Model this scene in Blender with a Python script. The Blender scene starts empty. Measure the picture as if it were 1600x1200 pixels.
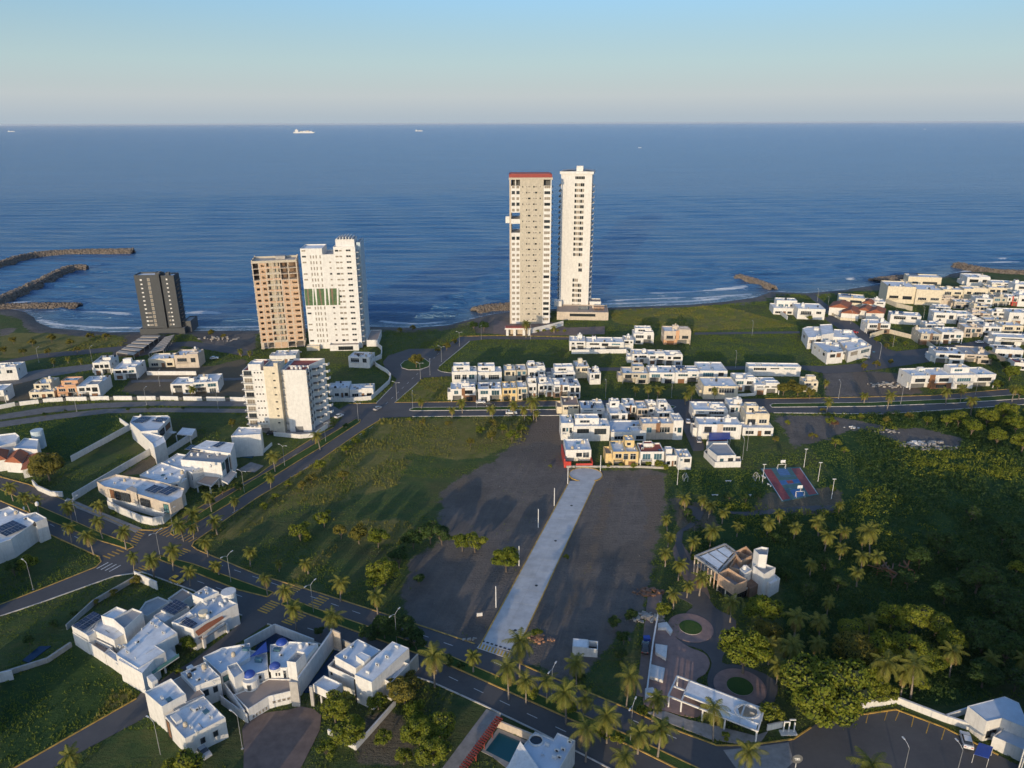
import bpy, math, random
import numpy as np
from mathutils import Vector, Matrix
rnd = random.Random(7)
SC = bpy.context.scene
COL = SC.collection
R = math.radians

# ------------------------------------------------------------------ camera, sky, sun, exposure
FPX, CAMH = 1148.0, 120.0                 # focal length for a 1600 px wide frame, drone height in metres
PITCH = math.atan(408.0 / FPX)
ROLL = R(0.18)
SUN_AZ, SUN_EL = R(16.0), R(9.0)          # shadows run 16 degrees right of straight out to sea
cam = bpy.data.cameras.new('camera'); camo = bpy.data.objects.new('camera', cam); COL.objects.link(camo)
cam.sensor_width = 36.0; cam.lens = 36.0 * FPX / 1600.0
cam.clip_start = 0.5; cam.clip_end = 120000.0
camo.matrix_world = Matrix.Translation((0, 0, CAMH)) @ Matrix.Rotation(math.pi / 2 - PITCH, 4, 'X') @ Matrix.Rotation(-ROLL, 4, 'Z')
SC.camera = camo

world = bpy.data.worlds.new('World'); SC.world = world; world.use_nodes = True
wn = world.node_tree.nodes; wl = world.node_tree.links
sky = wn.new('ShaderNodeTexSky'); sky.sky_type = 'NISHITA'; sky.sun_disc = False
sky.sun_elevation = SUN_EL; sky.sun_rotation = math.pi + SUN_AZ
sky.altitude = 60; sky.air_density = 1.0; sky.dust_density = 2.6; sky.ozone_density = 2.9
bg = wn['Background']; bg.inputs['Strength'].default_value = 0.15
wt = wn.new('ShaderNodeMix'); wt.data_type = 'RGBA'; wt.blend_type = 'MULTIPLY'; wt.inputs[0].default_value = 1.0; wt.inputs[7].default_value = (0.89, 0.97, 1.10, 1)
wl.new(sky.outputs[0], wt.inputs[6])
# the pale sea haze that lies along the horizon all the way round
wc = wn.new('ShaderNodeTexCoord'); wx = wn.new('ShaderNodeSeparateXYZ'); wl.new(wc.outputs['Generated'], wx.inputs[0])
wf = wn.new('ShaderNodeValToRGB'); wl.new(wx.outputs['Z'], wf.inputs['Fac']); wf.color_ramp.interpolation = 'EASE'
for i, (p, v) in enumerate(((0.0, 1.0), (0.05, 0.82), (0.24, 0.0))):
    if i > 1: wf.color_ramp.elements.new(0.5)
    wf.color_ramp.elements[i].position = p; wf.color_ramp.elements[i].color = (v, v, v, 1)
wh = wn.new('ShaderNodeValToRGB'); wl.new(wx.outputs['Z'], wh.inputs['Fac'])
for i, (p, c) in enumerate(((0.0, (0.42, 0.50, 0.57)), (0.008, (0.44, 0.51, 0.57)), (0.032, (0.57, 0.62, 0.645)), (0.07, (0.50, 0.63, 0.65)), (0.15, (0.30, 0.50, 0.62)))):
    if i > 1: wh.color_ramp.elements.new(0.5)
    wh.color_ramp.elements[i].position = p; wh.color_ramp.elements[i].color = (*c, 1)
ws = wn.new('ShaderNodeVectorMath'); ws.operation = 'SCALE'; ws.inputs['Scale'].default_value = 4.0; wl.new(wh.outputs[0], ws.inputs[0])
wm = wn.new('ShaderNodeMix'); wm.data_type = 'RGBA'; wl.new(wf.outputs[0], wm.inputs[0]); wl.new(wt.outputs[2], wm.inputs[6]); wl.new(ws.outputs[0], wm.inputs[7]); wl.new(wm.outputs[2], bg.inputs['Color'])

sl = bpy.data.lights.new('sun', 'SUN'); sl.energy = 2.0; sl.angle = R(0.55); sl.color = (1.0, 0.785, 0.52)
so = bpy.data.objects.new('sun', sl); COL.objects.link(so)
so.rotation_euler = Vector((math.sin(SUN_AZ) * math.cos(SUN_EL), math.cos(SUN_AZ) * math.cos(SUN_EL), -math.sin(SUN_EL))).to_track_quat('-Z', 'Y').to_euler()
so.location = (0, 0, 300)
SC.view_settings.view_transform = 'Standard'; SC.view_settings.look = 'None'
SC.view_settings.exposure = 0.75; SC.view_settings.gamma = 1.0; SC.view_settings.use_curve_mapping = False
SC.render.engine = 'CYCLES'
SC.cycles.max_bounces = 5; SC.cycles.diffuse_bounces = 3; SC.cycles.glossy_bounces = 3; SC.cycles.transmission_bounces = 3; SC.cycles.transparent_max_bounces = 6

# ------------------------------------------------------------------ survey: photo pixel on a level plane -> metres
_cp, _sp = math.cos(PITCH), math.sin(PITCH)
_cr, _sr = math.cos(ROLL), math.sin(ROLL)
def G(px, py, z=0.0):
    a = (px - 800.0) / FPX; b = (py - 600.0) / FPX
    u = a * _cr - b * _sr
    v = b * _cr + a * _sr
    dz = -_sp - v * _cp
    t = (z - CAMH) / dz
    return (u * t, (_cp - v * _sp) * t)
def PJ(x, y, z):
    dz = z - CAMH
    fw = y * _cp - dz * _sp; up = y * _sp + dz * _cp
    u = x / fw; v = -up / fw
    a = u * _cr + v * _sr; b = v * _cr - u * _sr
    return (800 + FPX * a, 600 + FPX * b)

# ------------------------------------------------------------------ materials
MATS = {}
def ramp(nt, fac, stops):
    r = nt.nodes.new('ShaderNodeValToRGB'); e = r.color_ramp.elements
    while len(e) < len(stops): e.new(0.5)
    for i, (p, c) in enumerate(stops): e[i].position = p; e[i].color = (*c, 1)
    nt.links.new(fac, r.inputs['Fac']); return r.outputs['Color']
def noise(nt, scale, detail=4, rough=0.6, coord='Object', stretch=None):
    n = nt.nodes.new('ShaderNodeTexNoise'); n.inputs['Scale'].default_value = scale
    n.inputs['Detail'].default_value = detail; n.inputs['Roughness'].default_value = rough
    if coord == 'World':
        c = nt.nodes.new('ShaderNodeNewGeometry').outputs['Position']
    else:
        c = nt.nodes.new('ShaderNodeTexCoord').outputs[coord]
    if stretch:
        m = nt.nodes.new('ShaderNodeMapping'); m.inputs['Scale'].default_value = stretch
        nt.links.new(c, m.inputs['Vector']); c = m.outputs['Vector']
    nt.links.new(c, n.inputs['Vector']); return n.outputs['Fac']
def mixc(nt, fac, a, b, mode='MIX'):
    m = nt.nodes.new('ShaderNodeMix'); m.data_type = 'RGBA'; m.blend_type = mode
    for s, v in (('Factor', fac), ('A', a), ('B', b)):
        sock = [i for i in m.inputs if i.name == s and i.type == ('VALUE' if s == 'Factor' else 'RGBA')][0]
        if isinstance(v, (int, float)): sock.default_value = v
        elif isinstance(v, tuple): sock.default_value = (*v, 1)
        else: nt.links.new(v, sock)
    return [o for o in m.outputs if o.type == 'RGBA'][0]
def math_(nt, op, a, b=None, clamp=False):
    m = nt.nodes.new('ShaderNodeMath'); m.operation = op; m.use_clamp = clamp
    for i, v in enumerate((a, b)):
        if v is None: continue
        if isinstance(v, (int, float)): m.inputs[i].default_value = v
        else: nt.links.new(v, m.inputs[i])
    return m.outputs[0]
def new_mat(name):
    m = bpy.data.materials.new(name); m.use_nodes = True; MATS[name] = m
    return m, m.node_tree, m.node_tree.nodes['Principled BSDF']
def bump(nt, b, h, strength=0.3, dist=0.1):
    n = nt.nodes.new('ShaderNodeBump'); n.inputs['Strength'].default_value = strength; n.inputs['Distance'].default_value = dist
    nt.links.new(h, n.inputs['Height']); nt.links.new(n.outputs[0], b.inputs['Normal'])
def plain(name, col, rough=0.8, var=0.18, scale=0.8, metal=0.0, spec=0.4, streak=True, bmp=0.0):
    """stucco / paint: base colour with blotchy weathering, thin vertical rain streaks and per-object tint"""
    m, nt, b = new_mat(name)
    d = tuple(c * (1 - var) for c in col); l = tuple(min(1, c * (1 + var * 0.35)) for c in col)
    n1 = noise(nt, scale, 5, 0.65, 'World')
    c = ramp(nt, n1, [(0.3, d), (0.62, l)])
    if streak:
        n2 = noise(nt, 1.0, 3, 0.6, 'World', (2.2, 2.2, 0.18))
        c = mixc(nt, math_(nt, 'MULTIPLY', ramp(nt, n2, [(0.50, (0, 0, 0)), (0.72, (1, 1, 1))]), 0.42), c, tuple(x * 0.62 for x in col))
    oi = nt.nodes.new('ShaderNodeObjectInfo')
    c = mixc(nt, math_(nt, 'MULTIPLY', oi.outputs['Random'], 0.10), c, (0.35, 0.33, 0.30))
    nt.links.new(c, b.inputs['Base Color']); b.inputs['Roughness'].default_value = rough
    b.inputs['Metallic'].default_value = metal; b.inputs['Specular IOR Level'].default_value = spec
    if bmp: bump(nt, b, noise(nt, 6, 4, 0.6, 'World'), bmp, 0.05)
    return m
plain('white', (0.71, 0.695, 0.66), var=0.13); plain('cream', (0.68, 0.60, 0.45)); plain('beige', (0.55, 0.47, 0.38))
plain('sand_wall', (0.50, 0.45, 0.36)); plain('grey_wall', (0.40, 0.40, 0.40)); plain('dark_grey', (0.09, 0.095, 0.10), var=0.15)
plain('charcoal', (0.036, 0.044, 0.054), 0.6, 0.2); plain('orange_wall', (0.60, 0.34, 0.19)); plain('red_wall', (0.52, 0.045, 0.03))
plain('brick', (0.42, 0.22, 0.13), var=0.35, scale=2.5); plain('concrete', (0.40, 0.38, 0.35), var=0.25); plain('wood', (0.22, 0.10, 0.045), 0.6)
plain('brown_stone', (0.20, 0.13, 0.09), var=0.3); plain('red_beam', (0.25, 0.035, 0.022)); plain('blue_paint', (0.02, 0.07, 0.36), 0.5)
plain('blue_wall', (0.03, 0.10, 0.35)); plain('teal_paint', (0.07, 0.30, 0.30)); plain('yellow_wall', (0.70, 0.52, 0.25)); plain('pale_blue', (0.50, 0.60, 0.66))
plain('metal', (0.45, 0.46, 0.47), 0.45, metal=0.6, streak=False); plain('galv', (0.62, 0.62, 0.60), 0.5, streak=False); plain('black', (0.02, 0.02, 0.022), 0.6, streak=False)
plain('tank_black', (0.025, 0.025, 0.028), 0.5, streak=False); plain('tank_beige', (0.5, 0.42, 0.3), 0.6, streak=False)
plain('window_frame', (0.62, 0.62, 0.60), 0.5, streak=False); plain('dark_frame', (0.05, 0.05, 0.05), 0.5, streak=False)
plain('curtain', (0.26, 0.22, 0.17), 0.35, var=0.35, scale=3.0)
plain('car_white', (0.75, 0.75, 0.74), 0.25, var=0.03, streak=False); plain('car_dark', (0.03, 0.032, 0.038), 0.25, streak=False); plain('car_yellow', (0.75, 0.47, 0.04), 0.3, var=0.05, streak=False)
plain('car_red', (0.45, 0.02, 0.02), 0.3, var=0.05, streak=False); plain('car_silver', (0.4, 0.41, 0.42), 0.3, var=0.05, streak=False)
plain('rubber', (0.015, 0.015, 0.015), 0.9, streak=False)
plain('rubble', (0.42, 0.38, 0.33), var=0.4, scale=1.5)
plain('tower_brick', (0.56, 0.38, 0.25), var=0.3, scale=1.5); plain('red_band', (0.30, 0.045, 0.035))
def roofmat(name, col, dirt, amt=0.55):
    m, nt, b = new_mat(name)
    n1 = noise(nt, 0.35, 6, 0.7, 'World'); n2 = noise(nt, 3.0, 3, 0.6, 'World')
    f = math_(nt, 'MULTIPLY', ramp(nt, n1, [(0.42, (0, 0, 0)), (0.66, (1, 1, 1))]), amt)
    c = mixc(nt, f, col, dirt)
    c = mixc(nt, math_(nt, 'MULTIPLY', n2, 0.25), c, tuple(x * 0.7 for x in col))
    nt.links.new(c, b.inputs['Base Color']); b.inputs['Roughness'].default_value = 0.75
    return m
roofmat('roof_white', (0.88, 0.88, 0.87), (0.52, 0.50, 0.48), 0.6); roofmat('roof_grey', (0.42, 0.41, 0.40), (0.27, 0.26, 0.25))
roofmat('roof_red', (0.40, 0.085, 0.055), (0.24, 0.06, 0.05)); roofmat('roof_blue', (0.62, 0.68, 0.74), (0.44, 0.48, 0.53)); roofmat('roof_tan', (0.40, 0.27, 0.20), (0.26, 0.19, 0.15))
roofmat('terrace', (0.38, 0.30, 0.25), (0.28, 0.23, 0.2))
def tilemat():
    m, nt, b = new_mat('roof_tile')
    w = nt.nodes.new('ShaderNodeTexWave'); w.wave_type = 'BANDS'; w.inputs['Scale'].default_value = 1.4; w.inputs['Distortion'].default_value = 1.2
    nt.links.new(nt.nodes.new('ShaderNodeTexCoord').outputs['Object'], w.inputs['Vector'])
    c = mixc(nt, w.outputs['Fac'], (0.30, 0.085, 0.035), (0.52, 0.17, 0.07))
    c = mixc(nt, math_(nt, 'MULTIPLY', noise(nt, 1.2, 4, 0.6, 'World'), 0.5), c, (0.33, 0.13, 0.07))
    nt.links.new(c, b.inputs['Base Color']); b.inputs['Roughness'].default_value = 0.8
    bump(nt, b, w.outputs['Fac'], 0.6, 0.12)
tilemat()
def glass(name, col, rough=0.08):
    m, nt, b = new_mat(name)
    oi = nt.nodes.new('ShaderNodeObjectInfo')
    c = mixc(nt, oi.outputs['Random'], col, tuple(x * 2.4 + 0.01 for x in col))
    nt.links.new(c, b.inputs['Base Color']); b.inputs['Roughness'].default_value = rough; b.inputs['Specular IOR Level'].default_value = 0.7
glass('glass', (0.012, 0.016, 0.020)); glass('glass_blue', (0.03, 0.07, 0.09)); glass('glass_teal', (0.05, 0.12, 0.12)); glass('solar', (0.006, 0.010, 0.028), 0.18)
def pool():
    for nm, c in (('pool', (0.012, 0.075, 0.105)), ('pool_dark', (0.006, 0.03, 0.075))):
        m, nt, b = new_mat(nm)
        b.inputs['Base Color'].default_value = (*c, 1); b.inputs['Roughness'].default_value = 0.06; b.inputs['IOR'].default_value = 1.33
        bump(nt, b, noise(nt, 1.5, 3, 0.5, 'World'), 0.08, 0.1)
pool()
def asphalt():
    m, nt, b = new_mat('asphalt')
    n1 = noise(nt, 0.12, 5, 0.65, 'World'); n2 = noise(nt, 1.1, 5, 0.7, 'World')
    c = ramp(nt, n1, [(0.3, (0.058, 0.057, 0.060)), (0.7, (0.100, 0.096, 0.096))])
    c = mixc(nt, math_(nt, 'MULTIPLY', n2, 0.55), c, (0.14, 0.13, 0.125))
    nt.links.new(c, b.inputs['Base Color']); b.inputs['Roughness'].default_value = 0.85
    bump(nt, b, noise(nt, 4, 4, 0.7, 'World'), 0.25, 0.05)
asphalt()
plain('asphalt_pale', (0.155, 0.15, 0.145), var=0.3, scale=0.4, streak=False); plain('paving', (0.30, 0.28, 0.26), var=0.3, scale=0.5, streak=False); plain('pinkpave', (0.30, 0.19, 0.16), var=0.25, scale=0.6, streak=False)
plain('paver_brown', (0.19, 0.135, 0.11), var=0.3, scale=0.4, streak=False); plain('slab', (0.52, 0.52, 0.515), var=0.22, scale=0.25, streak=False)
plain('paint_white', (0.62, 0.62, 0.60), var=0.4, scale=1.2, streak=False); plain('paint_yellow', (0.62, 0.36, 0.05), var=0.4, scale=1.0, streak=False)
plain('kerb_yellow', (0.55, 0.34, 0.07), var=0.5, scale=0.6, streak=False); plain('kerb_white', (0.60, 0.56, 0.50), var=0.3, streak=False)
plain('court_teal', (0.045, 0.14, 0.145), var=0.3, streak=False); plain('court_red', (0.30, 0.06, 0.06), var=0.3, streak=False); plain('court_blue', (0.05, 0.16, 0.36), var=0.3, streak=False)
plain('dirt_brown', (0.17, 0.12, 0.085), var=0.35, scale=0.3, streak=False, bmp=0.5); plain('gravel', (0.25, 0.215, 0.18), var=0.35, scale=0.5, streak=False, bmp=0.5)
def lawn(name, a, b_, c_):
    m, nt, b = new_mat(name)
    n1 = noise(nt, 0.09, 5, 0.65, 'World'); n2 = noise(nt, 1.6, 4, 0.7, 'World')
    c = ramp(nt, n1, [(0.3, a), (0.52, b_), (0.72, c_)])
    c = mixc(nt, math_(nt, 'MULTIPLY', n2, 0.5), c, tuple(x * 0.55 for x in b_))
    nt.links.new(c, b.inputs['Base Color']); b.inputs['Roughness'].default_value = 0.95; b.inputs['Specular IOR Level'].default_value = 0.1
    bump(nt, b, noise(nt, 3.0, 4, 0.75, 'World'), 0.9, 0.3)
lawn('lawn', (0.045, 0.095, 0.028), (0.068, 0.125, 0.034), (0.115, 0.145, 0.045))
lawn('lawn_dry', (0.07, 0.085, 0.028), (0.11, 0.105, 0.04), (0.17, 0.13, 0.055))
def leafmat(name, a, b_, tr=0.35):
    m, nt, b = new_mat(name)
    g = nt.nodes.new('ShaderNodeNewGeometry'); oi = nt.nodes.new('ShaderNodeObjectInfo')
    f = math_(nt, 'MULTIPLY_ADD', g.outputs['Random Per Island'], 0.7); f.node.inputs[2].default_value = 0.0
    f = math_(nt, 'ADD', f, math_(nt, 'MULTIPLY', oi.outputs['Random'], 0.3))
    c = mixc(nt, f, a, b_)
    nt.links.new(c, b.inputs['Base Color']); b.inputs['Roughness'].default_value = 0.6; b.inputs['Specular IOR Level'].default_value = 0.25
    t = nt.nodes.new('ShaderNodeBsdfTranslucent'); nt.links.new(c, t.inputs['Color'])
    ms = nt.nodes.new('ShaderNodeMixShader'); ms.inputs[0].default_value = tr
    o = nt.nodes['Material Output']
    nt.links.new(b.outputs[0], ms.inputs[1]); nt.links.new(t.outputs[0], ms.inputs[2]); nt.links.new(ms.outputs[0], o.inputs['Surface'])
leafmat('leaf', (0.115, 0.175, 0.018), (0.33, 0.33, 0.040), 0.45); leafmat('leaf_dark', (0.035, 0.085, 0.024), (0.100, 0.150, 0.034), 0.45); leafmat('leaf_olive', (0.15, 0.150, 0.026), (0.30, 0.25, 0.048), 0.45)
leafmat('frond', (0.12, 0.155, 0.026), (0.30, 0.275, 0.055), 0.4); leafmat('frond_old', (0.20, 0.155, 0.045), (0.32, 0.23, 0.09), 0.3); leafmat('leaf_pink', (0.22, 0.09, 0.08), (0.16, 0.12, 0.05))
leafmat('grass_blade', (0.125, 0.20, 0.034), (0.215, 0.255, 0.048), 0.5); leafmat('grass_gold', (0.22, 0.235, 0.050), (0.34, 0.30, 0.08), 0.5)
plain('core_blob', (0.020, 0.034, 0.012), 0.95, var=0.4, scale=1.5, streak=False, spec=0.05)
plain('bark', (0.16, 0.12, 0.085), var=0.35, scale=2.0, streak=False); plain('palm_bark', (0.24, 0.20, 0.16), var=0.3, scale=2.0, streak=False)
plain('rock', (0.165, 0.135, 0.110), var=0.45, scale=0.6, streak=False)

# ------------------------------------------------------------------ mesh helpers
def link(o): COL.objects.link(o); return o
def mesh_obj(name, verts, faces, mats, parent=None, mi=None, smooth=False):
    me = bpy.data.meshes.new(name); me.from_pydata([tuple(v) for v in verts], [], faces)
    for m in (mats if isinstance(mats, (list, tuple)) else [mats]): me.materials.append(MATS[m])
    if mi is not None: me.polygons.foreach_set('material_index', mi)
    if smooth: me.polygons.foreach_set('use_smooth', [True] * len(me.polygons))
    me.update()
    o = bpy.data.objects.new(name, me); link(o)
    if parent: o.parent = parent
    return o
def np_mesh(name, V, F, mats, mi=None, smooth=False):
    """V (n,3); F (m,k) all faces with k corners"""
    V = np.asarray(V, np.float32); F = np.asarray(F, np.int32); k = F.shape[1]
    me = bpy.data.meshes.new(name)
    me.vertices.add(len(V)); me.vertices.foreach_set('co', V.ravel())
    me.loops.add(F.size); me.loops.foreach_set('vertex_index', F.ravel())
    me.polygons.add(len(F)); me.polygons.foreach_set('loop_start', np.arange(0, F.size, k, dtype=np.int32))
    try: me.polygons.foreach_set('loop_total', np.full(len(F), k, np.int32))
    except Exception: pass
    for m in mats: me.materials.append(MATS[m])
    if mi is not None: me.polygons.foreach_set('material_index', np.asarray(mi, np.int32))
    me.polygons.foreach_set('use_smooth', np.full(len(F), smooth, bool))
    me.update(calc_edges=True); me.validate()
    return me
class MB:
    """collects boxes, tubes and polygons into ONE mesh"""
    def __init__(s): s.v = []; s.f = []; s.m = []
    def poly(s, pts, m=0):
        n = len(s.v); s.v += [tuple(p) for p in pts]; s.f.append(list(range(n, n + len(pts)))); s.m.append(m)
    def box(s, x0, x1, y0, y1, z0, z1, m=0, bottom=True):
        n = len(s.v)
        s.v += [(x0, y0, z0), (x1, y0, z0), (x1, y1, z0), (x0, y1, z0), (x0, y0, z1), (x1, y0, z1), (x1, y1, z1), (x0, y1, z1)]
        q = [(4, 5, 6, 7), (0, 1, 5, 4), (1, 2, 6, 5), (2, 3, 7, 6), (3, 0, 4, 7)] + ([(3, 2, 1, 0)] if bottom else [])
        for a in q: s.f.append([n + i for i in a]); s.m.append(m)
    def obox(s, a, b, w, z0, z1, m=0, zb=None):
        """box along the segment a-b (x,y), total width w; zb: different top/bottom shift at b"""
        ax, ay = a; bx, by = b; L = math.hypot(bx - ax, by - ay) or 1e-6
        nx, ny = -(by - ay) / L * w / 2, (bx - ax) / L * w / 2; sh = 0 if zb is None else zb
        n = len(s.v)
        s.v += [(ax - nx, ay - ny, z0), (bx - nx, by - ny, z0 + sh), (bx + nx, by + ny, z0 + sh), (ax + nx, ay + ny, z0),
                (ax - nx, ay - ny, z1), (bx - nx, by - ny, z1 + sh), (bx + nx, by + ny, z1 + sh), (ax + nx, ay + ny, z1)]
        for q in [(4, 5, 6, 7), (0, 1, 5, 4), (1, 2, 6, 5), (2, 3, 7, 6), (3, 0, 4, 7), (3, 2, 1, 0)]: s.f.append([n + i for i in q]); s.m.append(m)
    def tube(s, pts, rads, k=8, m=0, cap=True):
        n = len(s.v); pts = [Vector(p) for p in pts]
        for i, p in enumerate(pts):
            d = (pts[min(i + 1, len(pts) - 1)] - pts[max(i - 1, 0)]).normalized()
            e = d.cross(Vector((0, 0, 1)) if abs(d.z) < 0.9 else Vector((1, 0, 0))).normalized(); g = d.cross(e)
            for j in range(k):
                a = 2 * math.pi * j / k; s.v.append(tuple(p + (e * math.cos(a) + g * math.sin(a)) * rads[i]))
        for i in range(len(pts) - 1):
            for j in range(k):
                a = n + i * k + j; b = n + i * k + (j + 1) % k
                s.f.append([a, b, b + k, a + k]); s.m.append(m)
        if cap:
            s.f.append([n + j for j in reversed(range(k))]); s.m.append(m)
            s.f.append([n + (len(pts) - 1) * k + j for j in range(k)]); s.m.append(m)
    def prism(s, pts, z0, z1, m=0, mt=None):
        """vertical prism over the polygon pts (x,y), counter-clockwise or not"""
        a = sum(pts[i][0] * pts[(i + 1) % len(pts)][1] - pts[(i + 1) % len(pts)][0] * pts[i][1] for i in range(len(pts)))
        if a < 0: pts = pts[::-1]
        n = len(s.v); k = len(pts)
        s.v += [(x, y, z0) for x, y in pts] + [(x, y, z1) for x, y in pts]
        s.f.append([n + k + i for i in range(k)]); s.m.append(m if mt is None else mt)
        for i in range(k): j = (i + 1) % k; s.f.append([n + i, n + j, n + k + j, n + k + i]); s.m.append(m)
    def dome(s, c, r, h, k=14, rings=5, m=0):
        n = len(s.v)
        for i in range(rings):
            a = math.pi / 2 * i / rings
            for j in range(k): t = 2 * math.pi * j / k; s.v.append((c[0] + r * math.cos(a) * math.cos(t), c[1] + r * math.cos(a) * math.sin(t), c[2] + h * math.sin(a)))
        s.v.append((c[0], c[1], c[2] + h))
        for i in range(rings - 1):
            for j in range(k): a = n + i * k + j; b = n + i * k + (j + 1) % k; s.f.append([a, b, b + k, a + k]); s.m.append(m)
        for j in range(k): s.f.append([n + (rings - 1) * k + j, n + (rings - 1) * k + (j + 1) % k, n + rings * k]); s.m.append(m)
    def build(s, name, mats, parent=None, smooth=False):
        return mesh_obj(name, s.v, s.f, mats, parent, s.m, smooth)
def tag(o, label=None, cat=None, group=None, kind=None):
    if label: o['label'] = label
    if cat: o['category'] = cat
    if group: o['group'] = group
    if kind: o['kind'] = kind
    return o
def empty(name, loc=(0, 0, 0), rz=0.0):
    o = bpy.data.objects.new(name, None); link(o); o.location = loc; o.rotation_euler = (0, 0, rz); o.empty_display_size = 0.5
    return o
def inst(name, me, parent=None, loc=(0, 0, 0), rot=(0, 0, 0), sc=None):
    o = bpy.data.objects.new(name, me); link(o); o.location = loc; o.rotation_euler = rot
    if sc: o.scale = sc
    if parent: o.parent = parent
    return o
def copy_tree(o, parent=None):
    c = o.copy(); link(c); c.parent = parent
    for ch in o.children: copy_tree(ch, c)
    return c
ORD = ['first', 'second', 'third', 'fourth', 'fifth', 'sixth', 'seventh', 'eighth', 'ninth', 'tenth', 'eleventh', 'twelfth', 'thirteenth', 'fourteenth', 'fifteenth', 'sixteenth', 'seventeenth', 'eighteenth', 'nineteenth', 'twentieth', 'twenty-first', 'twenty-second', 'twenty-third', 'twenty-fourth', 'twenty-fifth', 'twenty-sixth', 'twenty-seventh', 'twenty-eighth', 'twenty-ninth', 'thirtieth']
def inside(P, poly):
    x, y = P[..., 0], P[..., 1]; c = np.zeros(x.shape, bool); n = len(poly)
    for i in range(n):
        x0, y0 = poly[i]; x1, y1 = poly[(i + 1) % n]
        if y0 == y1: continue
        c ^= ((y0 > y) != (y1 > y)) & (x < (x1 - x0) * (y - y0) / (y1 - y0) + x0)
    return c
def vnoise(x, y, s, seed=0):
    """smooth value noise on arrays"""
    r = np.random.RandomState(seed).rand(128, 128); x = x / s; y = y / s
    i = np.floor(x).astype(int); j = np.floor(y).astype(int); u = x - i; v = y - j; u = u * u * (3 - 2 * u); v = v * v * (3 - 2 * v)
    a = r[i % 128, j % 128]; b = r[(i + 1) % 128, j % 128]; c = r[i % 128, (j + 1) % 128]; d = r[(i + 1) % 128, (j + 1) % 128]
    return (a * (1 - u) + b * u) * (1 - v) + (c * (1 - u) + d * u) * v
# ------------------------------------------------------------------ ground, beach and sea
SHORE_PX = [(-200, 492), (0, 478), (40, 484), (52, 492), (58, 500), (80, 509), (170, 516), (290, 514), (400, 513), (500, 509), (580, 507), (650, 509), (700, 505), (735, 496), (770, 488), (800, 484), (860, 480), (935, 478), (1000, 476), (1080, 473), (1135, 468), (1180, 462), (1205, 453), (1260, 455), (1320, 450), (1370, 442), (1430, 434), (1475, 427), (1520, 420), (1600, 420), (1750, 420)]
_sh = np.array([G(*p) for p in SHORE_PX]); _o = np.argsort(_sh[:, 0]); SHX, SHY = _sh[_o, 0], _sh[_o, 1]
SHX = np.concatenate([[-6000], SHX, [6000]]); SHY = np.concatenate([[SHY[0]], SHY, [SHY[-1]]])
def shore(x): return np.interp(x, SHX, SHY)
SEA = -1.3
def pxpoly(pts): return [G(*p) for p in pts]
ROADS = {   # name: outline surveyed from the photograph
 'boulevard_road': [(-60, 722), (0, 745), (45, 757), (102, 782), (157, 805), (215, 828), (262, 824), (300, 800), (345, 772), (400, 744), (437, 717), (490, 684), (521, 668), (535, 652), (520, 645), (545, 631), (588, 630), (612, 605), (620, 592), (604, 580), (598, 566), (606, 556), (640, 545), (690, 545), (719, 526), (760, 525), (895, 527), (895, 531), (760, 530), (734, 533), (687, 572), (684, 578), (690, 581), (706, 583), (706, 588), (662, 590), (654, 597), (617, 629), (880, 626), (1080, 624), (1196, 623), (1458, 618), (1600, 606), (1680, 598), (1680, 625), (1600, 632), (1530, 637), (1380, 647), (1209, 645), (880, 649), (644, 651), (599, 653), (563, 675), (494, 723), (400, 779), (320, 835), (303, 847), (300, 853), (308, 859), (400, 897), (500, 927), (600, 959), (745, 1007), (837, 1048), (980, 1107), (1045, 1137), (1120, 1165), (1170, 1165), (1240, 1155), (1267, 1137), (1300, 1112), (1345, 1117), (1400, 1109), (1475, 1137), (1560, 1180), (1640, 1220), (1640, 1260), (960, 1260), (840, 1143), (755, 1102), (677, 1067), (490, 1003), (418, 975), (395, 990), (330, 1032), (255, 1076), (228, 1121), (117, 1180), (60, 1215), (-10, 1225), (23, 1200), (213, 1092), (222, 1080), (300, 1033), (345, 999), (375, 974), (378, 962), (300, 922), (222, 894), (180, 900), (60, 943), (-60, 985), (-60, 965), (0, 945), (60, 922), (150, 886), (158, 878), (155, 870), (77, 835), (0, 802), (-60, 778)],
 'side_street': [(1053, 646), (1080, 646), (1090, 668), (1101, 698), (1099, 704), (1083, 705), (1072, 680)],
 'beach_street': [(1085, 519.5), (1250, 517.5), (1250, 521), (1085, 523)],
 'back_street': [(706, 580), (800, 575), (1000, 574), (1250, 571), (1290, 572), (1345, 568), (1362, 558), (1345, 536), (1290, 500), (1283, 480), (1262, 462), (1270, 458), (1300, 482), (1352, 516), (1386, 545), (1400, 549), (1440, 545), (1500, 537), (1560, 527), (1600, 518), (1680, 505), (1680, 515), (1570, 541), (1500, 549), (1450, 566), (1400, 573), (1345, 581), (1290, 584), (1250, 577), (1000, 579), (800, 582)],
 'curved_road': [(-60, 657), (0, 648), (75, 636), (150, 630), (240, 627), (385, 627), (520, 634), (540, 645), (520, 652), (385, 635), (240, 634), (150, 638), (75, 645), (0, 656), (-60, 665)],
 'curved_lower_road': [(-60, 672), (0, 659), (90, 647), (165, 639), (240, 637.5), (385, 639), (480, 648), (515, 655), (500, 668), (440, 655), (385, 645), (240, 644), (165, 646), (90, 655), (0, 668), (-60, 681)],
 'lot_street': [(-60, 604), (0, 590), (60, 578), (150, 568), (180, 570), (150, 577), (70, 590), (0, 606), (-60, 622)],
 'lot_lane': [(205, 594), (385, 590), (385, 594), (205, 598)],
 'tower_drive': [(300, 533), (395, 548), (395, 555), (380, 556), (290, 541), (230, 545), (60, 560), (0, 572), (0, 565), (60, 553), (200, 540)],
}
ROADW = {k: pxpoly(v) for k, v in ROADS.items()}
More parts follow.
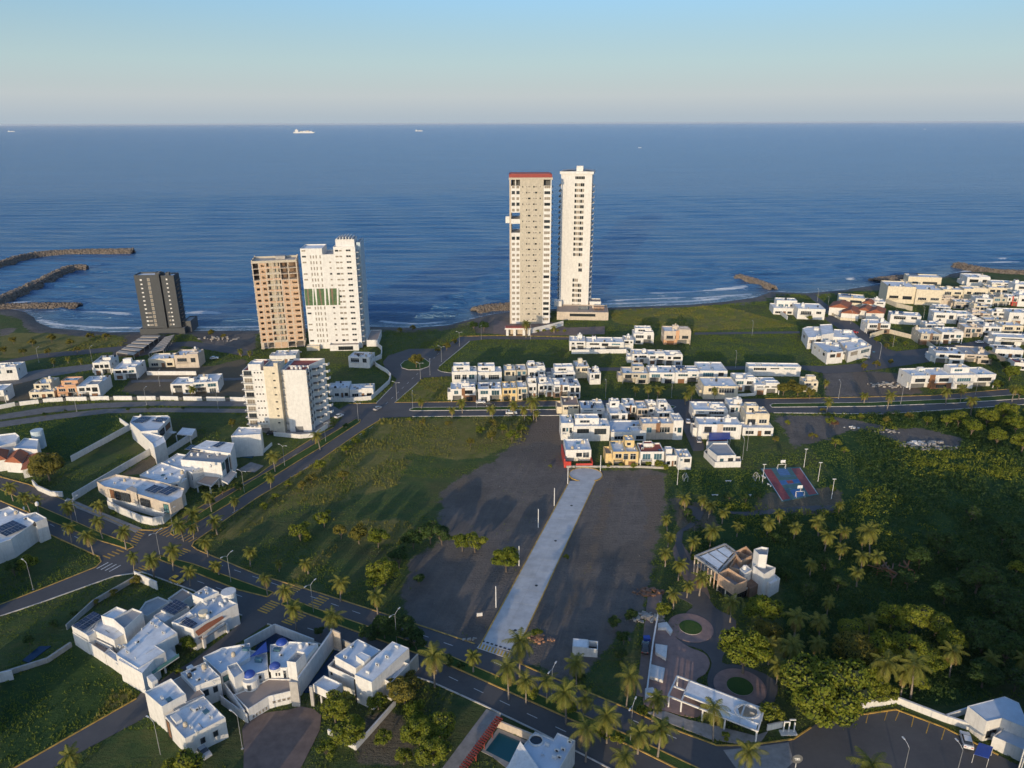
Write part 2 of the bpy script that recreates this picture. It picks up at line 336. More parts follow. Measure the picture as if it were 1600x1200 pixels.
SANDP = [pxpoly(p) for p in (
 [(640, 990), (626, 930), (640, 870), (690, 848), (688, 770), (725, 742), (770, 722), (805, 690), (830, 665), (838, 649), (878, 649), (882, 690), (890, 735), (940, 736), (1036, 734), (1040, 790), (1022, 860), (1005, 950), (985, 1000), (960, 1000), (900, 1070), (815, 1035), (745, 1012), (690, 992)],
 [(1285, 583), (1380, 580), (1418, 592), (1445, 615), (1290, 622)], [(1365, 674), (1440, 668), (1505, 685), (1500, 703), (1430, 702)],
 [(1205, 650), (1300, 650), (1400, 668), (1330, 672), (1280, 690), (1240, 700), (1225, 670)],
 [(0, 512), (30, 513), (0, 530)], [(290, 515), (400, 520), (400, 548), (330, 545)], [(200, 520), (230, 515), (290, 545), (170, 560)],
 [(760, 492), (800, 490), (800, 522), (745, 522), (735, 505)], [(940, 475), (1140, 467), (1210, 455), (1215, 470), (1100, 476), (960, 482)])]
BROWN_LITP = [pxpoly(p) for p in ([(838, 650), (876, 650), (881, 700), (862, 690), (835, 690), (800, 705), (812, 685)], [(995, 745), (1034, 738), (1038, 790), (1020, 860), (1006, 940), (996, 935), (1006, 860), (1012, 800)], [(945, 760), (962, 760), (930, 880), (880, 985), (868, 975), (915, 880)], [(700, 760), (740, 738), (720, 775)], [(215, 573), (330, 572), (385, 560), (385, 620), (240, 622), (190, 612)], [(0, 600), (60, 592), (52, 625), (0, 630)], [(185, 745), (245, 705), (262, 712), (225, 740)], [(1330, 580), (1420, 585), (1440, 615), (1340, 620)], [(1050, 775), (1110, 790), (1130, 830), (1060, 830)], [(1200, 770), (1310, 760), (1320, 800), (1160, 805)], [(560, 1120), (625, 1110), (660, 1200), (560, 1200)])]  # brown soil; patches on the dark lots paint sunlit sand into the colour
LUSHP = [pxpoly(p) for p in ([(1225, 650), (1700, 640), (1700, 1000), (1500, 1100), (1230, 1100), (1220, 900), (1100, 900), (1060, 780), (1240, 790), (1300, 740)], [(0, 665), (180, 645), (200, 650), (190, 672), (110, 720), (60, 735)], [(0, 1045), (112, 1005), (212, 1090), (20, 1200), (0, 1200)], [(1040, 735), (1230, 735), (1180, 780), (1060, 770)])]
GOLD_LITP = [pxpoly(p) for p in ([(330, 838), (420, 780), (500, 735), (560, 695), (600, 665), (640, 668), (580, 715), (520, 770), (440, 800), (350, 850)], [(520, 812), (640, 815), (650, 850), (560, 850)], [(450, 895), (520, 850), (535, 856), (465, 910)], [(135, 1140), (190, 1060), (215, 1088), (150, 1150)], [(590, 655), (840, 650), (820, 690), (740, 720), (640, 710), (560, 700)], [(440, 720), (560, 690), (640, 720), (620, 760), (500, 790), (420, 780)], [(0, 520), (200, 520), (220, 545), (0, 560)], [(950, 480), (1130, 478), (1250, 510), (1080, 518), (960, 505)], [(620, 600), (700, 585), (700, 625), (620, 628)])]  # dry weeds, plus sunlit patches of grass painted golden
ALLROADS = [v for k, v in ROADW.items()]
def axis(lo, a, b, hi, step, g=1.35):
    core = list(np.arange(a, b + 0.01, step)); out = []; s = step * 2; x = a
    while x > lo: x -= s; s *= g; out.append(max(x, lo))
    up = []; s = step * 2; x = b
    while x < hi: x += s; s *= g; up.append(min(x, hi))
    return np.array(out[::-1] + core + up)
def build_ground():
    xs = axis(-9000, -330, 400, 9000, 1.7); ys = axis(-3000, 96, 470, 1400, 1.7, 1.25)
    X, Y = np.meshgrid(xs, ys, indexing='ij'); P = np.stack([X, Y], -1)
    d = Y - shore(X)                                   # metres past the waterline
    hum = (vnoise(X, Y, 2.6, 1) * 0.5 + vnoise(X, Y, 7.5, 2) * 0.5 + vnoise(X, Y, 1.7, 3) * 0.35 - 0.35)
    road = np.zeros(X.shape, bool)
    for pl in ALLROADS + FLAT: road |= inside(P, pl)
    rm = road.astype(float)
    for _ in range(3):                                 # widen the flat zone beside the roads
        q = rm.copy(); q[1:] = np.maximum(q[1:], rm[:-1]); q[:-1] = np.maximum(q[:-1], rm[1:]); q[:, 1:] = np.maximum(q[:, 1:], rm[:, :-1]); q[:, :-1] = np.maximum(q[:, :-1], rm[:, 1:]); rm = np.maximum(rm, q * 0.999)
    def cover(polys, blur=3):
        m = np.zeros(X.shape)
        for pl in polys: m = np.maximum(m, inside(P, pl).astype(float))
        for _ in range(blur):
            m[1:-1, 1:-1] = (m[1:-1, 1:-1] * 2 + m[:-2, 1:-1] + m[2:, 1:-1] + m[1:-1, :-2] + m[1:-1, 2:]) / 6
        return m
    sand = cover(SANDP, 5); brown = cover(BROWN_LITP); lush = cover(LUSHP, 6); gold = cover(GOLD_LITP, 8)
    beach = np.clip((d + 15 + 6 * vnoise(X, Y, 14, 9)) / 6, 0, 1)
    sand = np.maximum(sand, beach)
    Z = hum * 0.32 * (1 - np.maximum(rm, 0.75 * np.maximum(sand, brown))) - 0.05
    Z = np.where(road, -0.06, Z)
    Z = Z + np.clip((np.clip(d + 13, 0, 60) / 13) ** 1.2, 0, 8) * -1.35
    V = np.stack([X, Y, Z], -1).reshape(-1, 3)
    nx, ny = X.shape; I = np.arange(nx * ny).reshape(nx, ny)
    F = np.stack([I[:-1, :-1], I[1:, :-1], I[1:, 1:], I[:-1, 1:]], -1).reshape(-1, 4)
    m, nt, b = new_mat('ground')
    at = nt.nodes.new('ShaderNodeAttribute'); at.attribute_name = 'cover'
    sp = nt.nodes.new('ShaderNodeSeparateColor'); nt.links.new(at.outputs['Color'], sp.inputs[0])
    at2 = nt.nodes.new('ShaderNodeAttribute'); at2.attribute_name = 'gold'
    n0 = noise(nt, 0.03, 5, 0.6, 'World'); n1 = noise(nt, 0.22, 5, 0.7, 'World'); n2 = noise(nt, 1.3, 5, 0.75, 'World'); n3 = noise(nt, 0.5, 4, 0.7, 'World', (0.25, 1.6, 1.0))
    gr = ramp(nt, n1, [(0.30, (0.060, 0.115, 0.042)), (0.50, (0.100, 0.150, 0.050)), (0.72, (0.170, 0.180, 0.064))])
    gr = mixc(nt, math_(nt, 'MULTIPLY', n2, 0.45), gr, (0.040, 0.062, 0.026))
    gr = mixc(nt, math_(nt, 'MULTIPLY', ramp(nt, n3, [(0.45, (0, 0, 0)), (0.7, (1, 1, 1))]), 0.5), gr, (0.12, 0.115, 0.045))
    gr = mixc(nt, math_(nt, 'MULTIPLY', ramp(nt, n0, [(0.5, (0, 0, 0)), (0.66, (1, 1, 1))]), 0.45), gr, (0.12, 0.095, 0.055))
    ls = ramp(nt, n1, [(0.3, (0.030, 0.070, 0.024)), (0.7, (0.070, 0.120, 0.034))])
    gd = ramp(nt, n1, [(0.3, (0.15, 0.16, 0.045)), (0.7, (0.28, 0.235, 0.085))])
    sd = ramp(nt, n1, [(0.3, (0.130, 0.116, 0.106)), (0.7, (0.225, 0.198, 0.176))])
    sd = mixc(nt, math_(nt, 'MULTIPLY', n2, 0.4), sd, (0.22, 0.20, 0.18))
    tk = nt.nodes.new('ShaderNodeTexNoise'); tk.inputs['Scale'].default_value = 1.0; tk.inputs['Detail'].default_value = 5; tm = nt.nodes.new('ShaderNodeMapping'); tm.vector_type = 'TEXTURE'; tm.inputs['Rotation'].default_value = (0, 0, R(74.6)); tm.inputs['Scale'].default_value = (45, 1.5, 1)
    nt.links.new(nt.nodes.new('ShaderNodeNewGeometry').outputs['Position'], tm.inputs['Vector']); nt.links.new(tm.outputs[0], tk.inputs['Vector'])
    sd = mixc(nt, math_(nt, 'MULTIPLY', ramp(nt, tk.outputs['Fac'], [(0.50, (0, 0, 0)), (0.66, (1, 1, 1))]), 0.55), sd, (0.24, 0.20, 0.165)); sd = mixc(nt, math_(nt, 'MULTIPLY', ramp(nt, n0, [(0.48, (0, 0, 0)), (0.62, (1, 1, 1))]), 0.5), sd, (0.10, 0.094, 0.084))
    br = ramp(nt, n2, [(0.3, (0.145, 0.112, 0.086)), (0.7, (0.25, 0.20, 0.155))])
    def edge(ch, k=0.8):                              # ragged edge: the mask is pushed by noise
        s = math_(nt, 'ADD', ch, math_(nt, 'MULTIPLY', math_(nt, 'SUBTRACT', n1, 0.5), k))
        return ramp(nt, s, [(0.40, (0, 0, 0)), (0.60, (1, 1, 1))])
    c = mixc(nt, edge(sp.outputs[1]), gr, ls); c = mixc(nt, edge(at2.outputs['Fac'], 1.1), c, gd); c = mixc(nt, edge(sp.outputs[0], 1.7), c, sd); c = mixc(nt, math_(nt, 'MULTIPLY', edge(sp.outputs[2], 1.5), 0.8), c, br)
    nt.links.new(c, b.inputs['Base Color']); b.inputs['Roughness'].default_value = 0.95; b.inputs['Specular IOR Level'].default_value = 0.12
    bump(nt, b, math_(nt, 'ADD', n2, math_(nt, 'MULTIPLY', n3, 0.6)), 1.0, 0.9)
    me = np_mesh('ground', V, F, ['ground'], smooth=True)
    ca = me.color_attributes.new('cover', 'FLOAT_COLOR', 'POINT')
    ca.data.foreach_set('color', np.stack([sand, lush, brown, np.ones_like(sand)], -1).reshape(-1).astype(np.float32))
    ga = me.attributes.new('gold', 'FLOAT', 'POINT'); ga.data.foreach_set('value', gold.reshape(-1).astype(np.float32))
    o = link(bpy.data.objects.new('ground', me)); tag(o, kind='structure', label='grass, dark sand lots and beach of the shore plain')

FOAM = [([(60, 487), (110, 485), (160, 489), (215, 492)], 1.6), ([(280, 490), (320, 489), (352, 490)], 2.2), ([(285, 502), (320, 501)], 1.6), ([(62, 492), (64, 500), (90, 507), (170, 513), (290, 512), (400, 510), (500, 506), (580, 504)], 1.4), ([(585, 500), (650, 506), (700, 502)], 1.5),
        ([(600, 488), (650, 491)], 1.5), ([(655, 490), (695, 488)], 2.5), ([(1010, 459), (1055, 457), (1110, 453), (1172, 448)], 2.6), ([(930, 476), (1000, 473), (1080, 470), (1135, 465)], 1.8), ([(940, 470), (1010, 467), (1080, 465)], 1.0), ([(1075, 467), (1130, 463), (1180, 459)], 1.6), ([(1140, 434), (1160, 432), (1180, 434)], 2.0), ([(1318, 438), (1340, 436)], 2.2),
        ([(1365, 441), (1380, 444)], 3.0), ([(1520, 412), (1560, 411), (1600, 409)], 2.0), ([(1545, 405), (1600, 402)], 1.2), ([(1495, 425), (1530, 422)], 2.0), ([(10, 475), (30, 473), (60, 471)], 2.5), ([(400, 498), (460, 499)], 1.0)]
def build_sea():
    xs = axis(-60000, -620, 620, 60000, 5.0, 1.5); ys = np.concatenate([np.arange(405, 760, 1.8), np.arange(760, 1300, 4.0), 1300 + np.cumsum(4 * 1.13 ** np.arange(62))]); ys = np.append(ys[ys < 70000], 90000)
    X, Y = np.meshgrid(xs, ys, indexing='ij'); d = Y - shore(X)
    w = np.zeros_like(X)
    ph = 9 * vnoise(X, Y, 160, 21) + 4 * vnoise(X, Y, 60, 22)
    for lam, amp, sk in ((34, 0.34, 0.02), (21, 0.20, -0.06), (12.5, 0.12, 0.10)):
        amp2 = amp * (0.5 + 1.0 * vnoise(X, Y, 95, int(lam)))
        s = np.sin((Y + sk * X) * 2 * np.pi / lam + ph * 34 / lam * 0.35); w += amp2 * np.sign(s) * np.abs(s) ** 0.8
    nd = np.clip((d - 6) / 14, 0, 1) * np.clip((190 - d) / 110, 0, 1); s = np.sin((d + 7 * vnoise(X, Y, 70, 25) + 3 * vnoise(X, Y, 25, 26)) * 2 * np.pi / 27.0); w += nd * 0.95 * (0.3 + 1.2 * vnoise(X, Y, 80, 27)) * np.clip(s, -0.2, 1) ** 2 * np.sign(s)
    fade = np.clip((1900 - Y) / 900, 0, 1) * np.clip((d + 2) / 25, 0.05, 1)
    Z = SEA + w * fade * 1.35
    foam = np.zeros_like(X)
    for pts, wd in FOAM:
        Q = np.array([G(*p, SEA) for p in pts])
        sel = (X > Q[:, 0].min() - 20) & (X < Q[:, 0].max() + 20) & (Y < 800)
        yy = np.interp(X, Q[:, 0], Q[:, 1]) if Q[-1, 0] > Q[0, 0] else Y * 0 - 99
        end = np.clip((X - Q[:, 0].min() + 4) / 12, 0, 1) * np.clip((Q[:, 0].max() + 4 - X) / 12, 0, 1)
        v = np.exp(-((Y - yy) / (wd * 1.7)) ** 2) * end; v = np.maximum(v, 0.75 * np.exp(-((Y - yy + wd * 3) / (wd * 3.5)) ** 2) * end * (vnoise(X, Y, 9, 33)))
        foam = np.where(sel, np.maximum(foam, v), foam)
    foam = np.maximum(foam, np.clip(1 - np.abs(d - 1.5) / 3.0, 0, 1) * 0.75)
    foam = np.maximum(foam, np.clip(1 - np.abs(d - 9) / 14.0, 0, 1) * 0.38)
    shal = np.clip(1 - d / 45.0, 0, 1)
    nx, ny = X.shape; I = np.arange(nx * ny).reshape(nx, ny)
    F = np.stack([I[:-1, :-1], I[1:, :-1], I[1:, 1:], I[:-1, 1:]], -1).reshape(-1, 4)
    keep = (d > -14)
    kf = keep[:-1, :-1] | keep[1:, 1:]; F = F[kf.reshape(-1)]
    m, nt, b = new_mat('sea')
    at = nt.nodes.new('ShaderNodeAttribute'); at.attribute_name = 'foam'
    sh = nt.nodes.new('ShaderNodeAttribute'); sh.attribute_name = 'shallow'
    n1 = noise(nt, 0.004, 4, 0.6, 'World', (0.5, 1.4, 1)); nf = noise(nt, 0.45, 5, 0.75, 'World', (0.5, 1.2, 1))
    nw = noise(nt, 0.16, 6, 0.68, 'World', (0.32, 1.0, 1)); nw2 = noise(nt, 0.022, 4, 0.6, 'World', (0.25, 1.3, 1))
    c = ramp(nt, n1, [(0.35, (0.020, 0.104, 0.245)), (0.65, (0.027, 0.120, 0.275))])
    c = mixc(nt, math_(nt, 'MULTIPLY', sh.outputs['Fac'], 0.7), c, (0.075, 0.105, 0.125))
    fm = ramp(nt, math_(nt, 'ADD', at.outputs['Fac'], math_(nt, 'MULTIPLY', math_(nt, 'SUBTRACT', nf, 0.5), 1.1)), [(0.48, (0, 0, 0)), (0.72, (1, 1, 1))])
    c = mixc(nt, fm, c, (0.72, 0.73, 0.74))
    nt.links.new(c, b.inputs['Base Color']); b.inputs['IOR'].default_value = 1.6
    rr = math_(nt, 'ADD', math_(nt, 'MULTIPLY', fm, 0.4), 0.24); nt.links.new(rr, b.inputs['Roughness']); b.inputs['Specular IOR Level'].default_value = 1.0; b.inputs['Specular Tint'].default_value = (0.64, 0.88, 1.0, 1)
    nw3 = noise(nt, 0.055, 5, 0.65, 'World', (0.22, 1.0, 1))
    bump(nt, b, math_(nt, 'ADD', math_(nt, 'ADD', nw, math_(nt, 'MULTIPLY', nw2, 1.2)), math_(nt, 'MULTIPLY', nw3, 2.8)), 1.0, 4.6)
    me = np_mesh('sea', np.stack([X, Y, Z], -1).reshape(-1, 3), F, ['sea'], smooth=True)
    for nm, a in (('foam', foam), ('shallow', shal)):
        q = me.attributes.new(nm, 'FLOAT', 'POINT'); q.data.foreach_set('value', a.reshape(-1).astype(np.float32))
    tag(link(bpy.data.objects.new('sea', me)), kind='structure', label='blue sea with low swell and a thin line of surf')
build_sea()

# ------------------------------------------------------------------ roads, kerbs, medians, paving
def sheet(name, pts, z, mat, label=None, kind='structure', parent=None):
    import mathutils.geometry as mg
    tri = mg.tessellate_polygon([[Vector((x, y, 0)) for x, y in pts]])
    fs = []
    for t in tri:
        a, b, c = [pts[i] for i in t]
        cr = (b[0] - a[0]) * (c[1] - a[1]) - (b[1] - a[1]) * (c[0] - a[0])
        fs.append(list(t) if cr > 0 else [t[0], t[2], t[1]])
    o = mesh_obj(name, [(x, y, z) for x, y in pts], fs, mat, parent)
    if parent is None: tag(o, label, kind=kind)
    return o
RZ = 0.03
RL = {'boulevard_road': 'asphalt boulevard and avenues with yellow kerbs', 'curved_road': 'curving grey road beside the segmented white wall', 'curved_lower_road': 'second strip of the curving grey road'}
for k, pl in ROADW.items(): sheet(k, pl, RZ + (0.004 if k != 'boulevard_road' else 0), 'asphalt' if k not in ('curved_road', 'curved_lower_road', 'lot_street', 'lot_lane') else 'asphalt_pale', RL.get(k))
def smooth(pts, n=3):
    out = []
    for i in range(len(pts) - 1):
        p0 = pts[max(i - 1, 0)]; p1 = pts[i]; p2 = pts[i + 1]; p3 = pts[min(i + 2, len(pts) - 1)]
        for j in range(n):
            t = j / n
            out.append(tuple(0.5 * (2 * p1[k] + (p2[k] - p0[k]) * t + (2 * p0[k] - 5 * p1[k] + 4 * p2[k] - p3[k]) * t * t + (3 * p1[k] - p0[k] - 3 * p2[k] + p3[k]) * t ** 3) for k in (0, 1)))
    out.append(tuple(pts[-1])); return out
def kerb(px, mat='kerb_yellow', label=None, w=0.32, h=0.16, sm=1):
    pts = [G(*p) for p in px]
    if sm > 1: pts = smooth(pts, sm)
    mb = MB()
    for a, b in zip(pts[:-1], pts[1:]): mb.obox(a, b, w, -0.1, h, 0)
    return tag(mb.build('kerb', mat), label, kind='structure')
KERBS = [([(-60, 722), (0, 745), (45, 757), (102, 782), (157, 805), (200, 824), (215, 828), (240, 829), (262, 824), (300, 800), (345, 772), (400, 744), (437, 717), (490, 684), (521, 668)], 'kerb_yellow'),
 ([(599, 653), (563, 675), (494, 723), (400, 779), (320, 835), (303, 847), (300, 853), (308, 859), (400, 897), (500, 927), (600, 959), (742, 1006)], 'kerb_yellow'),
 ([(800, 1031), (837, 1048), (980, 1107), (1045, 1137), (1120, 1165), (1170, 1165), (1240, 1155), (1267, 1137)], 'kerb_yellow'),
 ([(1345, 1117), (1400, 1109), (1475, 1137), (1560, 1180)], 'kerb_yellow'), ([(-60, 965), (0, 945), (60, 922), (150, 886), (158, 878), (155, 870), (77, 835), (0, 802)], 'kerb_yellow'),
 ([(960, 1205), (840, 1143), (755, 1102), (677, 1067), (490, 1003), (418, 975)], 'kerb_white'), ([(10, 1205), (23, 1200), (213, 1092)], 'kerb_yellow'), ([(617, 629), (880, 626)], 'kerb_yellow'), ([(1196, 623), (1330, 621), (1458, 618), (1600, 606)], 'kerb_yellow'),
 ([(588, 630), (612, 605)], 'kerb_white'), ([(617, 629), (654, 597)], 'kerb_white'), ([(378, 962), (300, 922), (222, 894), (180, 900), (60, 943), (0, 963)], 'kerb_white'), ([(687, 572), (734, 533)], 'kerb_white'), ([(719, 525.5), (800, 524)], 'kerb_yellow'), ([(800, 524.3), (895, 527)], 'kerb_yellow'), ([(684, 578), (690, 581), (706, 583)], 'kerb_white'), ([(545, 631), (588, 630)], 'kerb_yellow'), ([(644, 651), (880, 649)], 'kerb_white'), ([(1209, 645), (1380, 647), (1530, 637), (1600, 632)], 'kerb_white')]
for px, m in KERBS: kerb(px, m)
def median(px, km, label, top='lawn', h=0.15):
    pts = [G(*p) for p in px]
    mb = MB(); mb.prism(pts, -0.05, h, 0, 1)
    o = tag(mb.build('median', [km, top]), label, kind='structure')
    k = MB()
    for a, b in zip(pts, pts[1:] + pts[:1]): k.obox(a, b, 0.3, 0.02, h + 0.05, 0)
    k.build('kerb', km, o)
median([(-60, 740), (0, 765), (60, 791), (160, 834), (203, 850), (209, 855), (200, 858), (150, 843), (50, 803), (-60, 758)], 'kerb_yellow', 'planted boulevard median left of the intersection')
median([(247, 871), (252, 869), (300, 881), (415, 922), (427, 926), (418, 933), (372, 922), (310, 897), (252, 876)], 'kerb_yellow', 'planted boulevard median just right of the intersection')
median([(446, 933), (487, 949), (560, 974), (700, 1024), (812, 1072), (900, 1113), (1000, 1158), (1110, 1210), (1075, 1210), (1000, 1173), (900, 1128), (700, 1039), (487, 962), (440, 945)], 'kerb_yellow', 'long planted boulevard median full of coconut palms')
median([(271, 837), (266, 833), (325, 794), (395, 751), (455, 716), (500, 689), (556, 655), (563, 656), (562, 660), (505, 697), (462, 723), (400, 762), (330, 804)], 'kerb_yellow', 'narrow planted median of the avenue up to the beach')
median([(640, 641), (641, 639), (648, 637), (760, 636), (860, 635), (1050, 634), (1056, 636), (1050, 639), (860, 640), (645, 642)], 'kerb_white', 'median with white kerb before the row of white houses')
median([(1203, 633), (1208, 631), (1361, 629), (1495, 623.5), (1600, 616), (1680, 610), (1680, 617), (1600, 623), (1495, 630), (1361, 635), (1206, 636.5)], 'kerb_white', 'median with white kerb at the right of the photo')
median([(626, 570), (632, 564), (650, 560), (664, 561), (672, 567), (670, 573), (655, 578), (638, 578), (628, 575)], 'kerb_white', 'rounded traffic island with one bushy tree')
# painted markings
def stripes(a, b, n, w, L, ang, mat='paint_yellow', label=None, z=None):
    """zebra bars: n bars from pixel a to pixel b, each L long at world angle ang"""
    A, B = G(*a), G(*b); e = empty('zebra_crossing', (0, 0, 0)); dx, dy = math.cos(R(ang)) * L / 2, math.sin(R(ang)) * L / 2
    n = max(4, int(n * 0.72)); w *= 0.9
    for i in range(n):
        t = (i + 0.5) / n; x = A[0] + (B[0] - A[0]) * t; y = A[1] + (B[1] - A[1]) * t
        mb = MB(); mb.obox((x - dx, y - dy), (x + dx, y + dy), w, RZ + 0.001, (z or RZ + 0.012), 0); mb.build('bar', mat, e)
    tag(e, label, kind='structure')
stripes((206, 852), (221, 831), 9, 0.45, 3.2, -27, label='yellow zebra crossing by the curved corner wall'); stripes((163, 872), (198, 856), 8, 0.45, 3.2, -27, label='yellow zebra crossing left of the intersection'); stripes((157, 883), (183, 889), 5, 0.4, 3.6, 63, 'paint_white', label='pale zebra crossing over the left side street')
stripes((244, 827), (269, 836), 8, 0.4, 3.2, 63, label='yellow zebra crossing under the corner house'); stripes((276, 836), (304, 844), 8, 0.4, 3.2, 63, label='yellow zebra crossing beside the grass field corner'); stripes((271, 870), (294, 858), 8, 0.45, 3.2, -27, label='yellow zebra crossing right of the intersection')
stripes((215, 893), (240, 880), 8, 0.45, 3.2, -27, label='yellow zebra crossing near the two median palms')
stripes((452, 925), (470, 914), 8, 0.5, 3.4, -27, label='upper yellow crossing by the alley mouth'); stripes((408, 957), (432, 940), 9, 0.5, 3.4, -27, label='lower yellow crossing by the alley mouth'); stripes((484, 951), (508, 932), 9, 0.5, 3.4, -27, label='upper yellow crossing right of the alley mouth'); stripes((446, 975), (472, 959), 9, 0.5, 3.4, -27, label='lower yellow crossing right of the alley mouth')
def dashes(pa, pb, gap=7.0, L=2.6, w=0.16, mat='paint_white', label=None):
    A, B = G(*pa), G(*pb); D = math.dist(A, B); n = int(D / gap); e = empty('lane_marking'); ux, uy = (B[0] - A[0]) / D, (B[1] - A[1]) / D
    for i in range(n):
        s = (i + 0.3) * gap; mb = MB(); mb.obox((A[0] + ux * s, A[1] + uy * s), (A[0] + ux * (s + L), A[1] + uy * (s + L)), w, RZ + 0.001, RZ + 0.012, 0); mb.build('dash', mat, e)
    tag(e, label, kind='structure')
for a, b, l in (((330, 878), (745, 1022), 'white lane dashes on the far side of the boulevard'), ((760, 1030), (1100, 1172), 'white lane dashes before the park'), ((470, 978), (700, 1054), 'white lane dashes on the near side of the boulevard'), ((690, 1052), (930, 1165), 'white lane dashes beside the pool house'), ((300, 905), (400, 940), 'white lane dashes near the yellow car'), ((20, 790), (150, 855), 'white lane dashes left of the intersection'), ((330, 822), (590, 662), 'white lane dashes of the avenue to the beach'), ((300, 812), (470, 705), 'white lane dashes beside the long white houses'), ((600, 634), (690, 548), 'white lane dashes leading to the twin towers')): dashes(a, b, label=l)
# concrete road: two lanes of slabs with a drain and joints
def concrete_road():
    L0, R0 = G(752, 1006), G(806, 1021); L1, R1 = G(890, 752), G(931, 752)
    e = tag(empty('concrete_road', (*L0, 0)), 'new pale concrete road between the two dark sand lots', kind='structure'); n = 30
    for i in range(n):
        for lane in (0, 1):
            def pt(t, u):
                a = (L0[0] + (L1[0] - L0[0]) * t, L0[1] + (L1[1] - L0[1]) * t); b = (R0[0] + (R1[0] - R0[0]) * t, R0[1] + (R1[1] - R0[1]) * t)
                return (a[0] + (b[0] - a[0]) * u - L0[0], a[1] + (b[1] - a[1]) * u - L0[1])
            t0, t1 = (i + 0.012) / n, (i + 0.988) / n; u0, u1 = (0.02, 0.497) if lane == 0 else (0.503, 0.98)
            mb = MB(); h = 0.15 + rnd.uniform(-0.008, 0.008); mb.prism([pt(t0, u0), pt(t0, u1), pt(t1, u1), pt(t1, u0)], 0.0, h, 0); mb.build('slab', 'slab', e)
    mb = MB(); mb.prism([(x - L0[0], y - L0[1]) for x, y in (L0, R0, R1, L1)], -0.1, 0.11, 0); mb.build('bed', 'concrete', e)
    for A, B in ((L0, L1), (R0, R1)):
        mb = MB(); mb.obox((A[0] - L0[0], A[1] - L0[1]), (B[0] - L0[0], B[1] - L0[1]), 0.28, -0.05, 0.28, 0); mb.build('kerb', 'kerb_yellow', e)
    c = G(915, 742); pts = []; w = G(941, 742)[0] - c[0]
    for k in range(28): a = 2 * math.pi * k / 28; pts.append((c[0] + w * math.cos(a) - L0[0], c[1] + w * 0.93 * math.sin(a) - L0[1]))
    mb = MB(); mb.prism(pts, -0.05, 0.145, 0); mb.build('turning_circle', 'slab', e)
    mb = MB()
    for k in range(28):
        if k in (19, 20, 21, 22): continue
        mb.obox(pts[k], pts[(k + 1) % 28], 0.28, -0.05, 0.29, 0)
    mb.build('kerb', 'kerb_yellow', e)
    for q in ((805, 985), (838, 915), (868, 845), (893, 790)):
        p = G(*q, 0.15); mb = MB(); mb.tube([(p[0] - L0[0], p[1] - L0[1], 0.1), (p[0] - L0[0], p[1] - L0[1], 0.185)], [0.42, 0.42], 12); mb.build('manhole_cover', 'black', e)
    a, b = G(752, 1001, 0.16), G(799, 1016, 0.16)
    for k in range(7):
        t = (k + 0.5) / 7; x = a[0] + (b[0] - a[0]) * t - L0[0]; y = a[1] + (b[1] - a[1]) * t - L0[1]; mb = MB(); mb.obox((x - 0.3, y + 0.15), (x + 0.3, y - 0.15), 0.5, 0.1, 0.19); mb.build('drain_grate', 'black', e)
    a, b = G(748, 1009), G(796, 1025); mb = MB(); mb.obox((a[0] - L0[0], a[1] - L0[1]), (b[0] - L0[0], b[1] - L0[1]), 2.0, 0.0, 0.135); mb.build('apron', 'slab', e)
    for k in range(10):
        t = (k + 0.5) / 10; x = a[0] + (b[0] - a[0]) * t - L0[0]; y = a[1] + (b[1] - a[1]) * t - L0[1]; mb = MB(); mb.obox((x - 0.25, y - 0.85), (x + 0.25, y + 0.85), 0.42, 0.1, 0.15); mb.build('bar', 'paint_yellow', e)
concrete_road()
FLAT = []
def pave(name, px, mat, label, h=0.08, sm=1):
    pts = [G(*p) for p in px]
    if sm > 1: pts = smooth(pts + pts[:1], sm)[:-1]
    FLAT.append(pts)
    mb = MB(); mb.prism(pts, -0.1, h); return tag(mb.build(name, mat), label, kind='structure')
pave('cul_de_sac', [(388, 1122), (420, 1113), (448, 1110), (470, 1104), (490, 1108), (502, 1118), (500, 1140), (488, 1165), (470, 1200), (440, 1235), (380, 1235), (381, 1170), (378, 1140)], 'paver_brown', 'brown paved turning court before the blue domed house', 0.07)
pave('park_plaza', [(1022, 978), (1032, 984), (1048, 988), (1060, 1000), (1078, 1012), (1100, 1021), (1109, 1036), (1102, 1053), (1088, 1066), (1112, 1108), (1084, 1121), (1045, 1112), (1006, 1100), (1012, 1065)], 'pinkpave', 'pinkish paved plaza of the small park', 0.09, 3)
pave('park_path', [(1040, 925), (1075, 925), (1100, 925), (1118, 950), (1150, 970), (1140, 1005), (1128, 1035), (1160, 1040), (1210, 1062), (1212, 1090), (1190, 1115), (1120, 1090), (1105, 1062), (1112, 1036), (1098, 1016), (1060, 1000), (1070, 960), (1082, 945)], 'asphalt', 'dark asphalt path winding through the park', 0.05, 3)
pave('park_walk', [(1040, 1112), (1075, 1125), (1120, 1135), (1180, 1150), (1200, 1143), (1190, 1158), (1150, 1162), (1110, 1155), (1050, 1132), (1010, 1113)], 'paving', 'pale walk along the kerb of the park', 0.12)
pave('drive_apron', [(1130, 1172), (1175, 1168), (1232, 1160), (1240, 1190), (1215, 1215), (1160, 1215)], 'paving', 'pale concrete apron before the parking lot', 0.05)
pave('park_lane', [(1012, 930), (1035, 925), (1030, 985), (1018, 1060), (1008, 1090), (994, 1086), (1002, 1020)], 'paver_brown', 'narrow dirt lane beside the park wall', 0.04)
FLAT.append(pxpoly([(1182, 728), (1256, 726), (1290, 776), (1215, 790)]))
